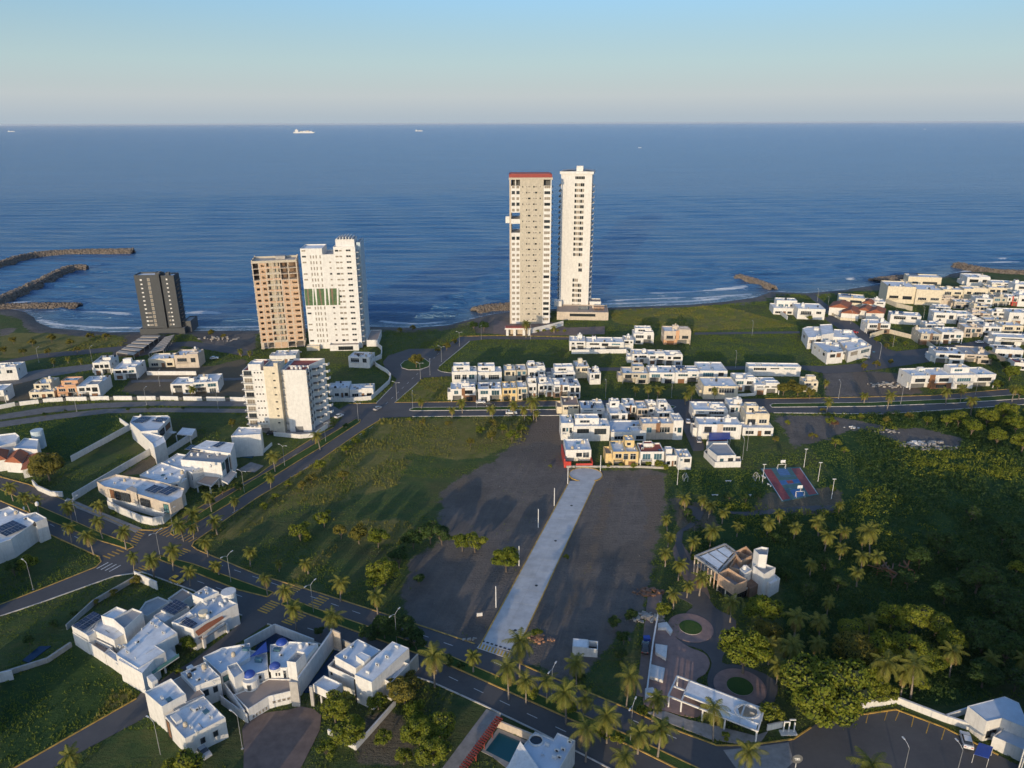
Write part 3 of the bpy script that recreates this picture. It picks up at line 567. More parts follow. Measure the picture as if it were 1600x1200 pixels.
for c, rp, l in (((1079, 981), 35, 'upper'), ((1156, 1073), 40, 'lower')):
    C = G(*c); r = G(c[0] + rp, c[1])[0] - C[0]
    ring = [(C[0] + r * math.cos(a), C[1] + r * math.sin(a)) for a in np.linspace(0, 2 * math.pi, 41)[:-1]]
    mb = MB(); mb.prism(ring, -0.1, 0.13); tag(mb.build('plaza_ring', 'pinkpave'), l + ' round pink paved ring of the park', kind='structure')
    ri = [(C[0] + r * 0.5 * math.cos(a), C[1] + r * 0.5 * math.sin(a)) for a in np.linspace(0, 2 * math.pi, 41)[:-1]]
    mb = MB(); mb.prism(ri, 0.0, 0.22, 0, 1); tag(mb.build('flower_bed', ['kerb_white', 'lawn']), l + ' round grass bed inside the pink ring', kind='structure')
pave('sidewalk', [(100, 786), (157, 809), (200, 828), (212, 832), (222, 826), (160, 801), (105, 778)], 'paving', 'pale pavement before the corner house', 0.15)
pave('garden_path', [(1135, 798), (1165, 800), (1240, 792), (1300, 790), (1320, 795), (1300, 798), (1240, 800), (1160, 806)], 'asphalt', 'dark curved path below the ball court', 0.05, 2)
pave('garden_path', [(1068, 830), (1085, 822), (1100, 800), (1078, 790), (1070, 795), (1085, 808), (1072, 822), (1058, 832), (1055, 850), (1068, 880), (1078, 878), (1066, 852)], 'asphalt', 'dark winding path left of the villa shell', 0.05, 2)
pave('service_yard', [(1060, 840), (1050, 860), (1058, 885), (1080, 925), (1110, 935), (1100, 900)], 'paver_brown', 'paved yard left of the villa shell', 0.03)
pave('resort_pavement', [(800, 505), (862, 503), (885, 512), (945, 510), (945, 522), (800, 526), (770, 520), (772, 500)], 'paver_brown', 'paved forecourt of the twin white towers', 0.05)
# ------------------------------------------------------------------ building kit
WCACHE = {}
def wmesh(w, h, kind='w'):
    """window / door meshes, local: x along the wall, -y outwards, origin at lower left; shared between alike ones"""
    w = round(max(w, 0.2) * 5) / 5; h = round(max(h, 0.2) * 5) / 5
    key = (w, h, kind)
    if key in WCACHE: return WCACHE[key]
    mb = MB(); fr, gl = 'window_frame', 'glass'; t = 0.07
    if kind in ('d', 'k', 'k2'): fr = 'dark_frame'
    if kind == 'd': gl = 'wood'
    if kind == 'k2': gl = 'glass_teal'
    if kind == 'b': gl = 'glass_blue'
    if kind == 'c': gl = 'curtain'
    if kind == 'g': fr, gl = 'grey_wall', 'dark_grey'
    if kind == 'v': fr, gl = 'concrete', 'black'
    if kind == 'p': fr, gl = 'white', 'white'
    if kind == 'l': fr, gl = 'white', 'car_white'
    mb.box(0, w, -0.02, 0.05, 0, h, 1)
    mb.box(-t, w + t, -0.13, 0.05, h, h + t, 0); mb.box(-t, w + t, -0.16, 0.05, -t, 0, 0)
    mb.box(-t, 0, -0.11, 0.05, 0, h, 0); mb.box(w, w + t, -0.11, 0.05, 0, h, 0)
    n = 0 if kind in ('v', 'l') else (int(h / 0.5) if kind == 'g' else max(0, round(w / 1.1) - 1))
    for i in range(n):
        if kind == 'g': z = h * (i + 1) / (n + 1); mb.box(0, w, -0.05, 0, z - 0.03, z + 0.03, 0)
        else: x = w * (i + 1) / (n + 1); mb.box(x - 0.04, x + 0.04, -0.08, 0, 0, h, 0)
    if kind in ('w', 'k') and h > 1.9: mb.box(0, w, -0.07, 0, h * 0.68, h * 0.68 + 0.06, 0)
    o = mb.build('window', [fr, gl]); me = o.data; bpy.data.objects.remove(o)
    WCACHE[key] = me; return me
SHARED = {}
def shared(key, fn):
    if key not in SHARED:
        o = fn(); SHARED[key] = o.data; bpy.data.objects.remove(o)
    return SHARED[key]
def tank_mesh(m):
    def f():
        mb = MB(); mb.tube([(0, 0, 0), (0, 0, 0.15), (0, 0, 0.9), (0, 0, 1.2), (0, 0, 1.35)], [0.5, 0.55, 0.55, 0.4, 0.18], 12); return mb.build('water_tank', m, smooth=False)
    return shared('tank' + m, f)
def ac_mesh():
    def f():
        mb = MB(); mb.box(-0.45, 0.45, -0.2, 0.2, 0.1, 0.75, 0); mb.box(-0.4, -0.3, -0.2, 0.2, 0, 0.1, 0); mb.box(0.3, 0.4, -0.2, 0.2, 0, 0.1, 0); mb.tube([(0.08, -0.2, 0.42), (0.08, -0.23, 0.42)], [0.26, 0.26], 10, 1)
        return mb.build('air_conditioner', ['galv', 'black'])
    return shared('ac', f)
def panel_mesh():
    def f():
        mb = MB(); mb.box(0, 1.0, 0, 1.9, -0.03, 0.0, 0); mb.box(0.03, 0.485, 0.03, 0.93, 0, 0.012, 1); mb.box(0.515, 0.97, 0.03, 0.93, 0, 0.012, 1); mb.box(0.03, 0.485, 0.97, 1.87, 0, 0.012, 1); mb.box(0.515, 0.97, 0.97, 1.87, 0, 0.012, 1)
        return mb.build('solar_panel', ['metal', 'solar'])
    return shared('panel', f)
def rail_mesh(L, h=0.9):
    L = round(L * 2) / 2
    def f():
        mb = MB(); mb.box(0, L, -0.03, 0.03, h - 0.06, h, 0); mb.box(0, L, -0.02, 0.02, 0.08, 0.12, 0)
        for i in range(int(L / 0.5) + 1): mb.box(min(i * 0.5, L - 0.04), min(i * 0.5, L - 0.04) + 0.04, -0.015, 0.015, 0, h, 0)
        return mb.build('railing', 'dark_frame')
    return shared(('rail', L, h), f)
class House:
    def __init__(s, name, label, cat='house', at=(0, 0), yaw=0.0, z=0.0, group=None, world=None):
        x, y = world if world else G(at[0], at[1], z)
        s.x, s.y, s.yaw = x, y, R(yaw); s.c, s.s = math.cos(s.yaw), math.sin(s.yaw)
        s.o = tag(empty(name, (x, y, 0), s.yaw), label, cat, group); s.V = []; s.r = random.Random(hash((round(x), round(y))) & 0xffff)
    def L(s, px, py, z=0.0):
        x, y = G(px, py, z); dx, dy = x - s.x, y - s.y
        return (dx * s.c + dy * s.s, -dx * s.s + dy * s.c)
    def W(s, lx, ly): return (s.x + lx * s.c - ly * s.s, s.y + lx * s.s + ly * s.c)
    def box(s, name, x0, x1, y0, y1, z0, z1, mat='white', parent=None):
        mb = MB(); mb.box(min(x0, x1), max(x0, x1), min(y0, y1), max(y0, y1), z0, z1); return mb.build(name, mat, parent or s.o)
    def block(s, x0, x1, y0, y1, z0, z1, mat='white', roof='roof_white', par=0.55, th=0.2, name='wall'):
        """one volume: walls that rise past the roof as a parapet, and the roof deck inside it"""
        x0, x1, y0, y1 = min(x0, x1), max(x0, x1), min(y0, y1), max(y0, y1); zr = z1 - par; e = 0.004 * (len(s.V) % 5)
        x0 += e; x1 -= e; y0 += e; y1 -= e
        mb = MB(); zb = -0.4 if z0 <= 0 else z0
        o4 = [(x0, y0), (x1, y0), (x1, y1), (x0, y1)]; i4 = [(x0 + th, y0 + th), (x1 - th, y0 + th), (x1 - th, y1 - th), (x0 + th, y1 - th)]
        for i in range(4):
            j = (i + 1) % 4; a, b, c, d = o4[i], o4[j], i4[i], i4[j]
            mb.poly([(*a, zb), (*b, zb), (*b, z1), (*a, z1)]); mb.poly([(*a, z1), (*b, z1), (*d, z1), (*c, z1)]); mb.poly([(*d, zr), (*c, zr), (*c, z1), (*d, z1)])
        if z0 > 0: mb.poly([(x0, y0, zb), (x0, y1, zb), (x1, y1, zb), (x1, y0, zb)])
        w = mb.build(name, mat, s.o)
        rb = MB(); rb.poly([(*p, zr) for p in i4]); rb.build('roof', roof, s.o)
        s.V.append((x0, x1, y0, y1, z0, z1, zr)); return len(s.V) - 1
    def D(s, p1, p2, z1, z0=0.0, **k):
        """volume from two opposite corners of its top, read off the photo at height z1"""
        a, b = s.L(*p1, z1), s.L(*p2, z1); return s.block(a[0], b[0], a[1], b[1], z0, z1, **k)
    def F(s, pl, xr, depth, z1, z0=0.0, **k):
        """volume from its front top edge: left end pixel, pixel column of the right end, and depth"""
        a = s.L(*pl, z1); lo, hi = 0.1, 120.0
        for _ in range(40):
            m = (lo + hi) / 2; q = PJ(*s.W(a[0] + m, a[1]), z1)
            if q[0] < xr: lo = m
            else: hi = m
        return s.block(a[0], a[0] + lo, a[1], a[1] + depth, z0, z1, **k)
    def face(s, v, f):
        x0, x1, y0, y1 = s.V[v][:4]
        return {'f': ((x0, y0), (1, 0), x1 - x0, 0.0), 'r': ((x1, y0), (0, 1), y1 - y0, math.pi / 2), 'b': ((x1, y1), (-1, 0), x1 - x0, math.pi), 'l': ((x0, y1), (0, -1), y1 - y0, -math.pi / 2)}[f]
    def win(s, v, f, u0, u1, z0, z1, kind='w', name='window'):
        (ox, oy), (dx, dy), L, rz = s.face(v, f); w = (u1 - u0) * L
        nm = {'d': 'door', 'g': 'garage_door', 'v': 'window'}.get(kind, name)
        return inst(nm, wmesh(w, z1 - z0, kind), s.o, (ox + dx * u0 * L, oy + dy * u0 * L, z0), (0, 0, rz))
    def wins(s, v, f, us, zs, h, kind='w'):
        for u0, u1 in us:
            for z in zs: s.win(v, f, u0, u1, z, z + h, kind)
    def balcony(s, v, f, u0, u1, z, out=1.3, mat='white', rail=True):
        (ox, oy), (dx, dy), L, rz = s.face(v, f); w = (u1 - u0) * L; mb = MB(); mb.box(0, w, -out, 0, -0.18, 0); o = mb.build('balcony', mat, s.o)
        o.location = (ox + dx * u0 * L, oy + dy * u0 * L, z); o.rotation_euler = (0, 0, rz)
        if rail: inst('railing', rail_mesh(w), o, (0, -out + 0.06, 0))
        return o
    def tank(s, x, y, z, m='tank_black', sc=1.0): return inst('water_tank', tank_mesh(m), s.o, (x, y, z), (0, 0, 0), (sc, sc, sc))
    def ac(s, x, y, z, rz=0): return inst('air_conditioner', ac_mesh(), s.o, (x, y, z), (0, 0, rz))
    def panels(s, x, y, z, nx, ny, rz=0.0, tilt=10, sx=1.05, sy=2.0):
        e = bpy.data.objects.new('solar_array', None); link(e); e.parent = s.o; e.location = (x, y, z); e.rotation_euler = (R(tilt), 0, rz)
        for i in range(nx):
            for j in range(ny): inst('solar_panel', panel_mesh(), e, (i * sx, j * sy, 0.0))
        return e
    def clutter(s, v, n=3):
        """tanks, condensers, vents and a skylight hatch set about a roof"""
        x0, x1, y0, y1, z0, z1, zr = s.V[v]
        if x1 - x0 < 2.5 or y1 - y0 < 2.5: return
        for i in range(n):
            x = s.r.uniform(x0 + 0.9, x1 - 0.9); y = s.r.uniform(y0 + 0.9, y1 - 0.9); k = s.r.random()
            if k < 0.3: s.tank(x, y, zr, s.r.choice(['tank_black', 'tank_beige', 'white']), s.r.uniform(0.8, 1.1))
            elif k < 0.75: s.ac(x, y, zr, s.r.choice([0, 1.57, 3.14]))
            else: s.box('skylight', x - 0.6, x + 0.6, y - 0.5, y + 0.5, zr, zr + 0.3, 'glass_blue')
def auto(label, pl, xr, z, depth, yaw=3, mat='white', roof='roof_white', up=None, accent=None, carport=True, seed=0, kind='w', name='house', wall_h=0, group=None, clutter=3, upz=2.8, roofbox=True):
    """a modern flat-roofed house read off its front roof edge (left pixel pl, right column xr, roof height z)"""
    h = House(name, label, 'house', pl, yaw, z, group); r = random.Random(seed * 77 + int(pl[0]) * 13 + int(pl[1])); h.r = r
    W0 = None; gf = 3.0
    if z > 4.6:
        v = h.F(pl, xr, depth, z, gf if carport else 0, mat=mat, roof=roof); x0, x1, y0, y1 = h.V[v][:4]; W0 = x1 - x0
        if carport:
            cx = r.choice([0.0, 0.5]); m = x0 + W0 * 0.5
            set_ = 2.6
            g = h.block(x0, x1, y0 + set_, y1, 0, gf - 0.02, mat=mat, roof=roof, par=0.1)
            if cx == 0.0: e = h.block(m, x1, y0 + 0.06, y0 + set_ - 0.02, 0, gf - 0.02, mat=accent or mat, roof=roof, par=0.1)
            else: e = h.block(x0, m, y0 + 0.06, y0 + set_ - 0.02, 0, gf - 0.02, mat=accent or mat, roof=roof, par=0.1)
            h.box('column', x0 + 0.03 if cx == 0 else x1 - 0.33, x0 + 0.33 if cx == 0 else x1 - 0.03, y0 + 0.05, y0 + 0.35, -0.3, gf, mat)
            h.win(g, 'f', 0.08 if cx == 0 else 0.55, 0.42 if cx == 0 else 0.9, 0.1, 2.3, 'g'); h.win(e, 'f', 0.25, 0.75, 0.6 if r.random() < 0.5 else 0.0, 2.2, r.choice(['k', 'd', 'w']))
        zs = z - 0.55; a = gf + 0.75; b = min(zs - 0.35, gf + 2.3)
        us = r.choice([[(0.10, 0.42), (0.58, 0.90)], [(0.12, 0.50), (0.68, 0.86)], [(0.14, 0.30), (0.45, 0.88)], [(0.10, 0.34), (0.42, 0.58), (0.68, 0.9)]])
        for u0, u1 in us: h.win(v, 'f', u0, u1, a - (0.6 if r.random() < 0.35 else 0), b, r.choice([kind, 'k', 'b', kind]))
        if accent: h.box('panel', x0 + W0 * 0.44, x0 + W0 * 0.57, y0 - 0.14, y0 - 0.004, gf - 0.1, z + 0.25, accent)
        if r.random() < 0.6: h.balcony(v, 'f', us[0][0] - 0.04, us[0][1] + 0.04, gf + 0.02, 1.1, mat)
        for f in 'lr':
            for u in (0.25, 0.62):
                if r.random() < 0.6: h.win(v, f, u, u + 0.09, a + 0.3, b, 'w')
    else:
        v = h.F(pl, xr, depth, z, 0, mat=mat, roof=roof); x0, x1, y0, y1 = h.V[v][:4]; W0 = x1 - x0
        h.win(v, 'f', 0.1, 0.36, 0.8, 2.2, 'w'); h.win(v, 'f', 0.5, 0.62, 0, 2.2, 'd'); h.win(v, 'f', 0.72, 0.92, 0.8, 2.2, 'k')
    zr = h.V[v][6]
    h.clutter(v, clutter + 2)
    if W0 > 6 and clutter:
        t = r.random(); f = r.uniform(0.35, 0.65)
        if t < 0.45: h.box('roof_divider', x0 + W0 * f, x0 + W0 * f + 0.18, y0 + 0.25, y0 + depth * r.uniform(0.5, 0.95) - 0.3, zr, zr + r.uniform(0.5, 1.1), mat)
        elif t < 0.8: q = h.block(x0 + W0 * f, x1 - 0.25, y0 + 0.3, y0 + depth * r.uniform(0.3, 0.5), zr, zr + r.uniform(0.8, 1.5), mat=mat, roof=r.choice(['roof_white', 'roof_grey', roof]), par=0.4)
        if r.random() < 0.5: q = h.block(x0 - r.uniform(1.0, 2.5), x0 + 0.02, y0 + depth * 0.3, y1 - 0.5, 0, r.uniform(2.6, 4.2), mat=mat, roof=r.choice(['roof_white', 'terrace', 'roof_grey']), par=0.7)
    if up:
        u0, u1, d0, d1 = up; q = h.block(x0 + W0 * u0, x0 + W0 * u1, y0 + depth * d0, y0 + depth * d1, zr, zr + upz, mat=mat, roof=roof)
        h.win(q, 'f', 0.2, 0.6, zr + 0.9, zr + upz - 0.9, kind); h.clutter(q, 2)
    elif roofbox and r.random() < 0.62:
        w, d, hh = r.uniform(1.8, 4.0), r.uniform(1.8, 3.2), r.uniform(1.4, 2.5); bx = x0 + (W0 - w) * r.uniform(0.05, 0.95); by = y0 + (depth - d) * r.uniform(0.3, 0.95); q = h.block(bx, bx + w, by, by + d, zr, zr + hh, mat=mat, roof=roof, par=0.25)
        if hh > 2 and r.random() < 0.4: h.win(q, r.choice('flr'), 0.3, 0.6, zr, zr + 1.8, r.choice(['d', 'p', 'k']))
        if r.random() < 0.5: h.tank(bx + w / 2, by + d / 2, zr + hh - 0.25, r.choice(['tank_black', 'tank_beige', 'white']))
    if r.random() < 0.22 and W0 > 5: h.panels(x0 + W0 * 0.12, y0 + depth * 0.5, zr + 0.35, min(6, int(W0 * 0.5)), 1 + int(depth > 9), 0.0, 8)
    if wall_h:
        mb = MB(); mb.box(x0 - 0.6, x0 - 0.4, y0 - 4, y1 + 3, -0.3, wall_h); mb.box(x1 + 0.4, x1 + 0.6, y0 - 4, y1 + 3, -0.3, wall_h); mb.build('garden_wall', mat, h.o)
    return h
def wall(px, h, mat, label, th=0.25, name='boundary_wall', group=None, z=0.0, cap=True):
    pts = [G(*p, z) for p in px]; e = tag(empty(name, (*pts[0], 0)), label, 'wall', group); mb = MB()
    lp = [(p[0] - pts[0][0], p[1] - pts[0][1]) for p in pts]
    for a, b in zip(lp[:-1], lp[1:]): mb.obox(a, b, th, -0.4, h)
    mb.build('wall', mat, e)
    if cap:
        mb = MB()
        for a, b in zip(lp[:-1], lp[1:]): mb.obox(a, b, th + 0.1, h, h + 0.07)
        mb.build('coping', mat, e)
    return e

# ------------------------------------------------------------------ the high-rises
def tower_black():
    h = House('apartment_tower', 'charcoal high-rise on the beach with two columns of small white windows', 'tower', world=(-223.0, 430.0), yaw=5)
    a = h.block(0, 14.2, 0, 9.5, 3.5, 36.0, mat='charcoal', roof='roof_white', par=0.8); b = h.block(15.2, 22.5, 0.3, 9.5, 3.5, 35.4, mat='charcoal', roof='roof_white', par=0.8)
    c = h.block(14.2, 15.2, 1.4, 9.2, 3.5, 35.2, mat='black', roof='roof_grey', par=0.2)
    h.block(-1.6, 24.6, -1.0, 13, 0, 3.5, mat='charcoal', roof='roof_grey', par=0.4); h.block(22.6, 27, 4, 17, 0, 6.5, mat='dark_grey', roof='roof_grey')
    h.block(11.5, 14.0, 2, 6, 35.2, 37.0, mat='charcoal', roof='roof_grey', par=0.3); h.block(17, 19, 3, 6, 34.6, 36.6, mat='charcoal', roof='roof_grey', par=0.3)
    for i in range(12):
        z = 5.2 + i * 2.5
        h.win(a, 'f', 0.22, 0.29, z, z + 0.7, 'l'); h.win(a, 'f', 0.52, 0.60, z - 0.3, z + 1.2, 'c'); h.win(b, 'f', 0.36, 0.48, z, z + 0.7, 'l')
        if i < 4: h.win(a, 'f', 0.33, 0.45, z, z + 0.7, 'c'); h.win(b, 'f', 0.14, 0.26, z, z + 0.7, 'c')
        h.balcony(b, 'r', 0.15, 0.85, z - 0.8, 1.2, 'charcoal')
    for side, px, lab in ((0, [(225, 523), (253, 523), (208, 555), (181, 551)], 'slatted parking canopy left of the driveway below the charcoal tower'), (1, [(258, 526), (273, 522), (255, 547), (232, 552)], 'slatted parking canopy right of the driveway below the charcoal tower')):
        e = House('parking_canopy', lab, 'canopy', at=px[3], yaw=0); P = [e.L(*p, 2.6) for p in px]; n = 6 if side == 0 else 8
        for i in range(n):
            t0, t1 = (i + 0.12) / n, (i + 0.72) / n
            def lp(A, B, t): return (A[0] + (B[0] - A[0]) * t, A[1] + (B[1] - A[1]) * t)
            mb = MB(); mb.prism([lp(P[3], P[0], t0), lp(P[2], P[1], t0), lp(P[2], P[1], t1), lp(P[3], P[0], t1)], 2.4, 2.62); mb.build('roof_slat', 'beige', e.o)
            for A in (lp(P[3], P[0], t0), lp(P[2], P[1], t0)): e.box('post', A[0] - 0.12, A[0] + 0.12, A[1] - 0.12, A[1] + 0.12, -0.3, 2.4, 'concrete')
        mb = MB(); mb.prism(P, 2.25, 2.39); mb.build('roof_deck', 'dark_grey', e.o)
    pave('drive', [(255, 524), (262, 526), (236, 553), (212, 558), (208, 556)], 'paver_brown', 'brown driveway between the slatted canopies', 0.04)
tower_black()
def tower_brick():
    h = House('unfinished_tower', 'unfinished orange brick tower with bare concrete frame and open top floors', 'tower', world=(-141.0, 397.0), yaw=12)
    Wd, Dp, n, fh = 23.6, 15.0, 15, 3.2; xs = [0, 3.6, 7.2, 10.8, 14.6, 18.8, 23.6]; rr = random.Random(5)
    for f in range(n + 1):
        h.box('floor_slab', -0.25, Wd + 0.25, -0.25, Dp, f * fh + 0.55 + (0.0), f * fh + 0.85, 'beige')
    for x in xs:
        for y in (0, 7, 14.5): h.box('column', x - 0.24 + (0.24 if x == 0 else 0) - (0.24 if x == Wd else 0), x + 0.24 + (0.24 if x == 0 else 0) - (0.24 if x == Wd else 0), y, y + 0.45, -0.4, n * fh + (2.4 if x in (0, Wd) else 0.55), 'beige')
    h.box('parapet', 0.3, Wd - 0.3, -0.1, 0.1, n * fh + 0.85, n * fh + 1.9, 'sand_wall'); h.box('parapet', 0.3, Wd - 0.3, Dp - 0.3, Dp - 0.1, n * fh + 0.85, n * fh + 1.9, 'sand_wall'); h.box('parapet', -0.1, 0.1, 0.6, Dp - 0.6, n * fh + 0.85, n * fh + 1.9, 'sand_wall'); h.box('parapet', Wd - 0.1, Wd + 0.1, 0.6, Dp - 0.6, n * fh + 0.85, n * fh + 1.9, 'sand_wall')
    h.box('lift_shaft', 12, 17, 9, 13, n * fh + 0.85, n * fh + 2.6, 'concrete')
    for f in range(1, n):
        z0, z1 = f * fh + 0.85, (f + 1) * fh + 0.55; top = f > n - 4
        for b in range(6):
            x0, x1 = xs[b] + 0.26, xs[b + 1] - 0.26
            if b == 2 or b == 3:                                   # open stair bay: brick cheeks, plastered back wall, railing
                h.box('infill', x0 + (0.9 if b == 2 else 0), x1 - (0.9 if b == 3 else 0), 2.2, 2.4, z0, z1, 'sand_wall'); h.box('parapet_wall', x0, x1, 0.02, 0.14, z0, z0 + 0.9, 'sand_wall' if f % 2 else 'tower_brick')
                continue
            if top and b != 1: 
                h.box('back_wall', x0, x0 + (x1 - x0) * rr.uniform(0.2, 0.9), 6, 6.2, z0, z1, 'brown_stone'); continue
            m = 'tower_brick'
            wz0, wz1 = z0 + 0.8, z0 + 2.05; wx0, wx1 = x0 + (x1 - x0) * 0.3, x0 + (x1 - x0) * (0.85 if b != 5 else 0.9)
            mb = MB(); mb.box(x0, x1, 0.06, 0.24, z0, wz0); mb.box(x0, x1, 0.06, 0.24, wz1, z1); mb.box(x0, wx0, 0.06, 0.24, wz0, wz1); mb.box(wx1, x1, 0.06, 0.24, wz0, wz1); mb.build('infill', m, h.o)
        h.box('partition', 0.4, Wd - 0.4, 8.0, 8.2, z0, z1, 'tower_brick'); h.box('side_wall', Wd - 0.16, Wd, 0.6, 6.8, z0, z1 , 'tower_brick'); h.box('side_wall', 0, 0.16, 0.6, 6.8, z0, z1, 'tower_brick'); h.box('side_wall', Wd - 0.16, Wd, 7.6, 14.4, z0, z1 - 1.2, 'tower_brick')
    h.box('infill', xs[2] + 0.3, xs[4] - 0.3, 0.06, 0.24, 0.0, 3.7, 'tower_brick'); h.box('infill', 0.3, 1.6, 0.06, 0.24, 0, 3.7, 'beige')
tower_brick()
def tower_mural():
    h = House('apartment_tower', 'cream white high-rise with a dark green tree-trunk mural on its wall', 'tower', world=(-114.0, 397.5), yaw=4)
    a = h.block(0, 11.6, 0, 15, 0, 56.5, mat='white'); b = h.block(11.6, 17.6, 0.02, 15, 0, 53.2, mat='white', roof='roof_grey'); c = h.block(17.6, 29.3, 0.01, 15, 0, 57.2, mat='white')
    d = h.block(18.4, 28.6, 4, 16, 56.6, 60.6, mat='white', roof='roof_grey'); h.block(29.3, 31.4, 6, 22, 0, 58.6, mat='pale_blue', roof='roof_grey')  # right flank: its blue-grey shade is painted on as pale blue wall
    for k in range(6):
        an = k * 0.26; h.box('roof_fin', 19.2 + k * 1.6, 19.6 + k * 1.6, 3.4, 15, 60.6, 61.2 + 0.8 * math.sin(k * 0.6), 'white')
    fl = 3.15
    for i in range(17):
        z = 3.6 + i * fl
        if not 7 <= i <= 9:
            if i % 3 != 1 or i > 14: h.win(a, 'f', 0.06, 0.24, z + 0.9, z + 1.7, 'k' if i % 5 == 0 else 'c')
            for u in (0.42, 0.55, 0.68, 0.86):
                if i < 16: h.win(a, 'f', u, u + 0.045, z + 0.3, z + 1.9, 'c')
            if i < 15: h.win(b, 'f', 0.55, 0.72, z + 0.8, z + 1.6, 'k' if i % 3 == 0 else 'c')
        h.win(c, 'f', 0.08, 0.22, z + 0.7, z + 1.6, 'k' if i % 4 == 0 else 'c'); h.win(c, 'f', 0.26, 0.38, z + 0.7, z + 1.6, 'c'); h.win(c, 'f', 0.58, 0.66, z + 0.8, z + 1.6, 'k'); h.win(c, 'f', 0.69, 0.77, z + 0.8, z + 1.6, 'k')
        for u in (0.1, 0.4, 0.7): h.win(c, 'r', u, u + 0.16, z + 0.3, z + 2.0, 'b')
        h.balcony(c, 'r', 0.05, 0.36, z, 1.6, 'white')
    z0, z1 = 3.6 + 7 * fl - 0.5, 3.6 + 10 * fl - 0.6
    m, nt, bb = new_mat('mural'); cc = ramp(nt, noise(nt, 0.9, 4, 0.6, 'World'), [(0.35, (0.015, 0.060, 0.022)), (0.55, (0.045, 0.12, 0.035)), (0.75, (0.13, 0.10, 0.045))]); nt.links.new(cc, bb.inputs['Base Color'])
    mu = h.box('mural', 0.15, 19.0, -0.09, -0.012, z0, z1, 'mural'); rr = random.Random(3)
    for k in range(8):
        x = 2.0 + k * 2.2 + rr.uniform(-0.4, 0.4); mb = MB(); w0, w1 = rr.uniform(0.2, 0.4), rr.uniform(0.35, 0.6); s = rr.uniform(-0.8, 0.8)
        mb.poly([(x - w0, -0.1, z0), (x + w0, -0.1, z0), (x + s + w1, -0.1, z1), (x + s - w1, -0.1, z1)]); mb.build('painted_trunk', 'white' if k % 3 else 'brown_stone', mu)
    h.block(12, 28, -5, 0, 0, 3.6, mat='white', roof='terrace'); h.win(len(h.V) - 1, 'f', 0.3, 0.8, 0.6, 2.6, 'k')
    h.block(-1, 6, -3.5, -0.1, 0, 2.8, mat='cream'); h.block(31.6, 38, 2, 24, 0, 4.0, mat='white', roof='terrace')
tower_mural()
def tower_red():
    h = House('apartment_tower', 'tan and white high-rise with a red roof band, left of the twin towers', 'tower', world=(-1.2, 452.0), yaw=0)
    T = 91.0; fl = 3.38
    c = h.block(6.4, 20.4, -0.35, 17, 0, 88.2, mat='sand_wall', roof='roof_grey'); r = h.block(20.4, 25.2, 0.0, 17, 0, 84.6, mat='white', roof='roof_grey', par=0.3)
    segs = [(0, 57.0), (62.4, 65.2), (69.0, 84.6)]; ls = [h.block(1.0, 6.4, 0.0, 17, a, b, mat='white', roof='roof_grey', par=0.15, th=0.12) for a, b in segs]
    h.box('corner_pier', 0, 1.0, -0.1, 17, -0.4, 88.2, 'beige'); h.box('corner_pier', 1.02, 1.6, 10, 17.1, 57, 69, 'white')
    h.box('crown_band', -0.3, 25.8, -0.6, 17.4, 88.2, 89.4, 'sand_wall'); h.box('roof_band', -0.2, 25.4, -0.5, 17.3, 89.4, 91.2, 'red_band'); h.box('roof_deck', 0.6, 24.6, 0.4, 16.4, 91.2, 91.5, 'roof_red')
    h.box('loggia_back', 1.2, 6.3, 5, 5.3, 84.65, 88.15, 'dark_grey'); h.box('loggia_back', 20.5, 25.0, 5, 5.3, 84.65, 88.15, 'dark_grey'); h.box('column', 24.6, 25.1, 0.1, 0.6, 84.62, 88.2, 'white'); h.box('column', 3.4, 3.8, 0.2, 0.6, 84.62, 88.2, 'white')
    h.block(-2.4, -0.05, 2, 6, 62.6, 66.2, mat='white', par=0.3)
    for i in range(25):
        z = 1.6 + i * fl
        for k, (u0, u1) in enumerate(((0.10, 0.13), (0.26, 0.31), (0.34, 0.44), (0.56, 0.62), (0.64, 0.72), (0.84, 0.88))):
            if (i * 7 + k * 3) % 5 == 0 and k in (0, 5): continue
            h.win(c, 'f', u0, u1, z + 1.0, z + 1.7, 'k' if (i + k) % 3 == 0 else 'c')
        if not (57 < z + 2.4 and z < 69):
            v = ls[0] if z < 57 else ls[2]
            if i % 2 or i in (1, 8): h.win(v, 'f', 0.08, 0.42, z + 0.5, z + 2.2, 'k' if i in (23, 21, 15, 4) else 'c'); h.win(v, 'f', 0.60, 0.94, z + 0.5, z + 2.2, 'k' if i in (23, 21, 15) else 'c')
            else: h.win(v, 'f', 0.1, 0.4, z + 0.5, z + 2.1, 'c'); h.win(v, 'f', 0.6, 0.9, z + 0.5, z + 2.1, 'c')
        h.win(r, 'f', 0.12, 0.82, z + 0.5, z + 2.1, 'k' if i in (1, 2, 3, 8, 17, 18, 23, 21) else 'c')
        for u in (0.1, 0.5): h.win(r, 'r', u, u + 0.25, z + 0.4, z + 2.2, 'b')
        h.balcony(r, 'r', 0.55, 0.95, z, 1.4, 'white')
    g = House('entrance_gate', 'white gatehouse with a flat red roof before the twin towers', 'gatehouse', at=(790, 525), yaw=0)
    for x in (0.3, 4.6, 10.2, 13.2): g.box('pillar', x, x + 1.5, 0.4, 3.5, -0.3, 4.0, 'white')
    g.box('canopy', -0.4, 15.2, -0.4, 5, 4.0, 4.9, 'white'); g.box('roof', -0.2, 15.0, -0.2, 4.8, 4.9, 5.15, 'roof_red'); g.box('back_wall', 0.5, 14.5, 4.2, 4.5, 0, 4.0, 'beige')
    wall([(830, 521), (862, 514), (880, 509)], 3.2, 'white', 'sloping cream wall beside the tan tower base')
tower_red()
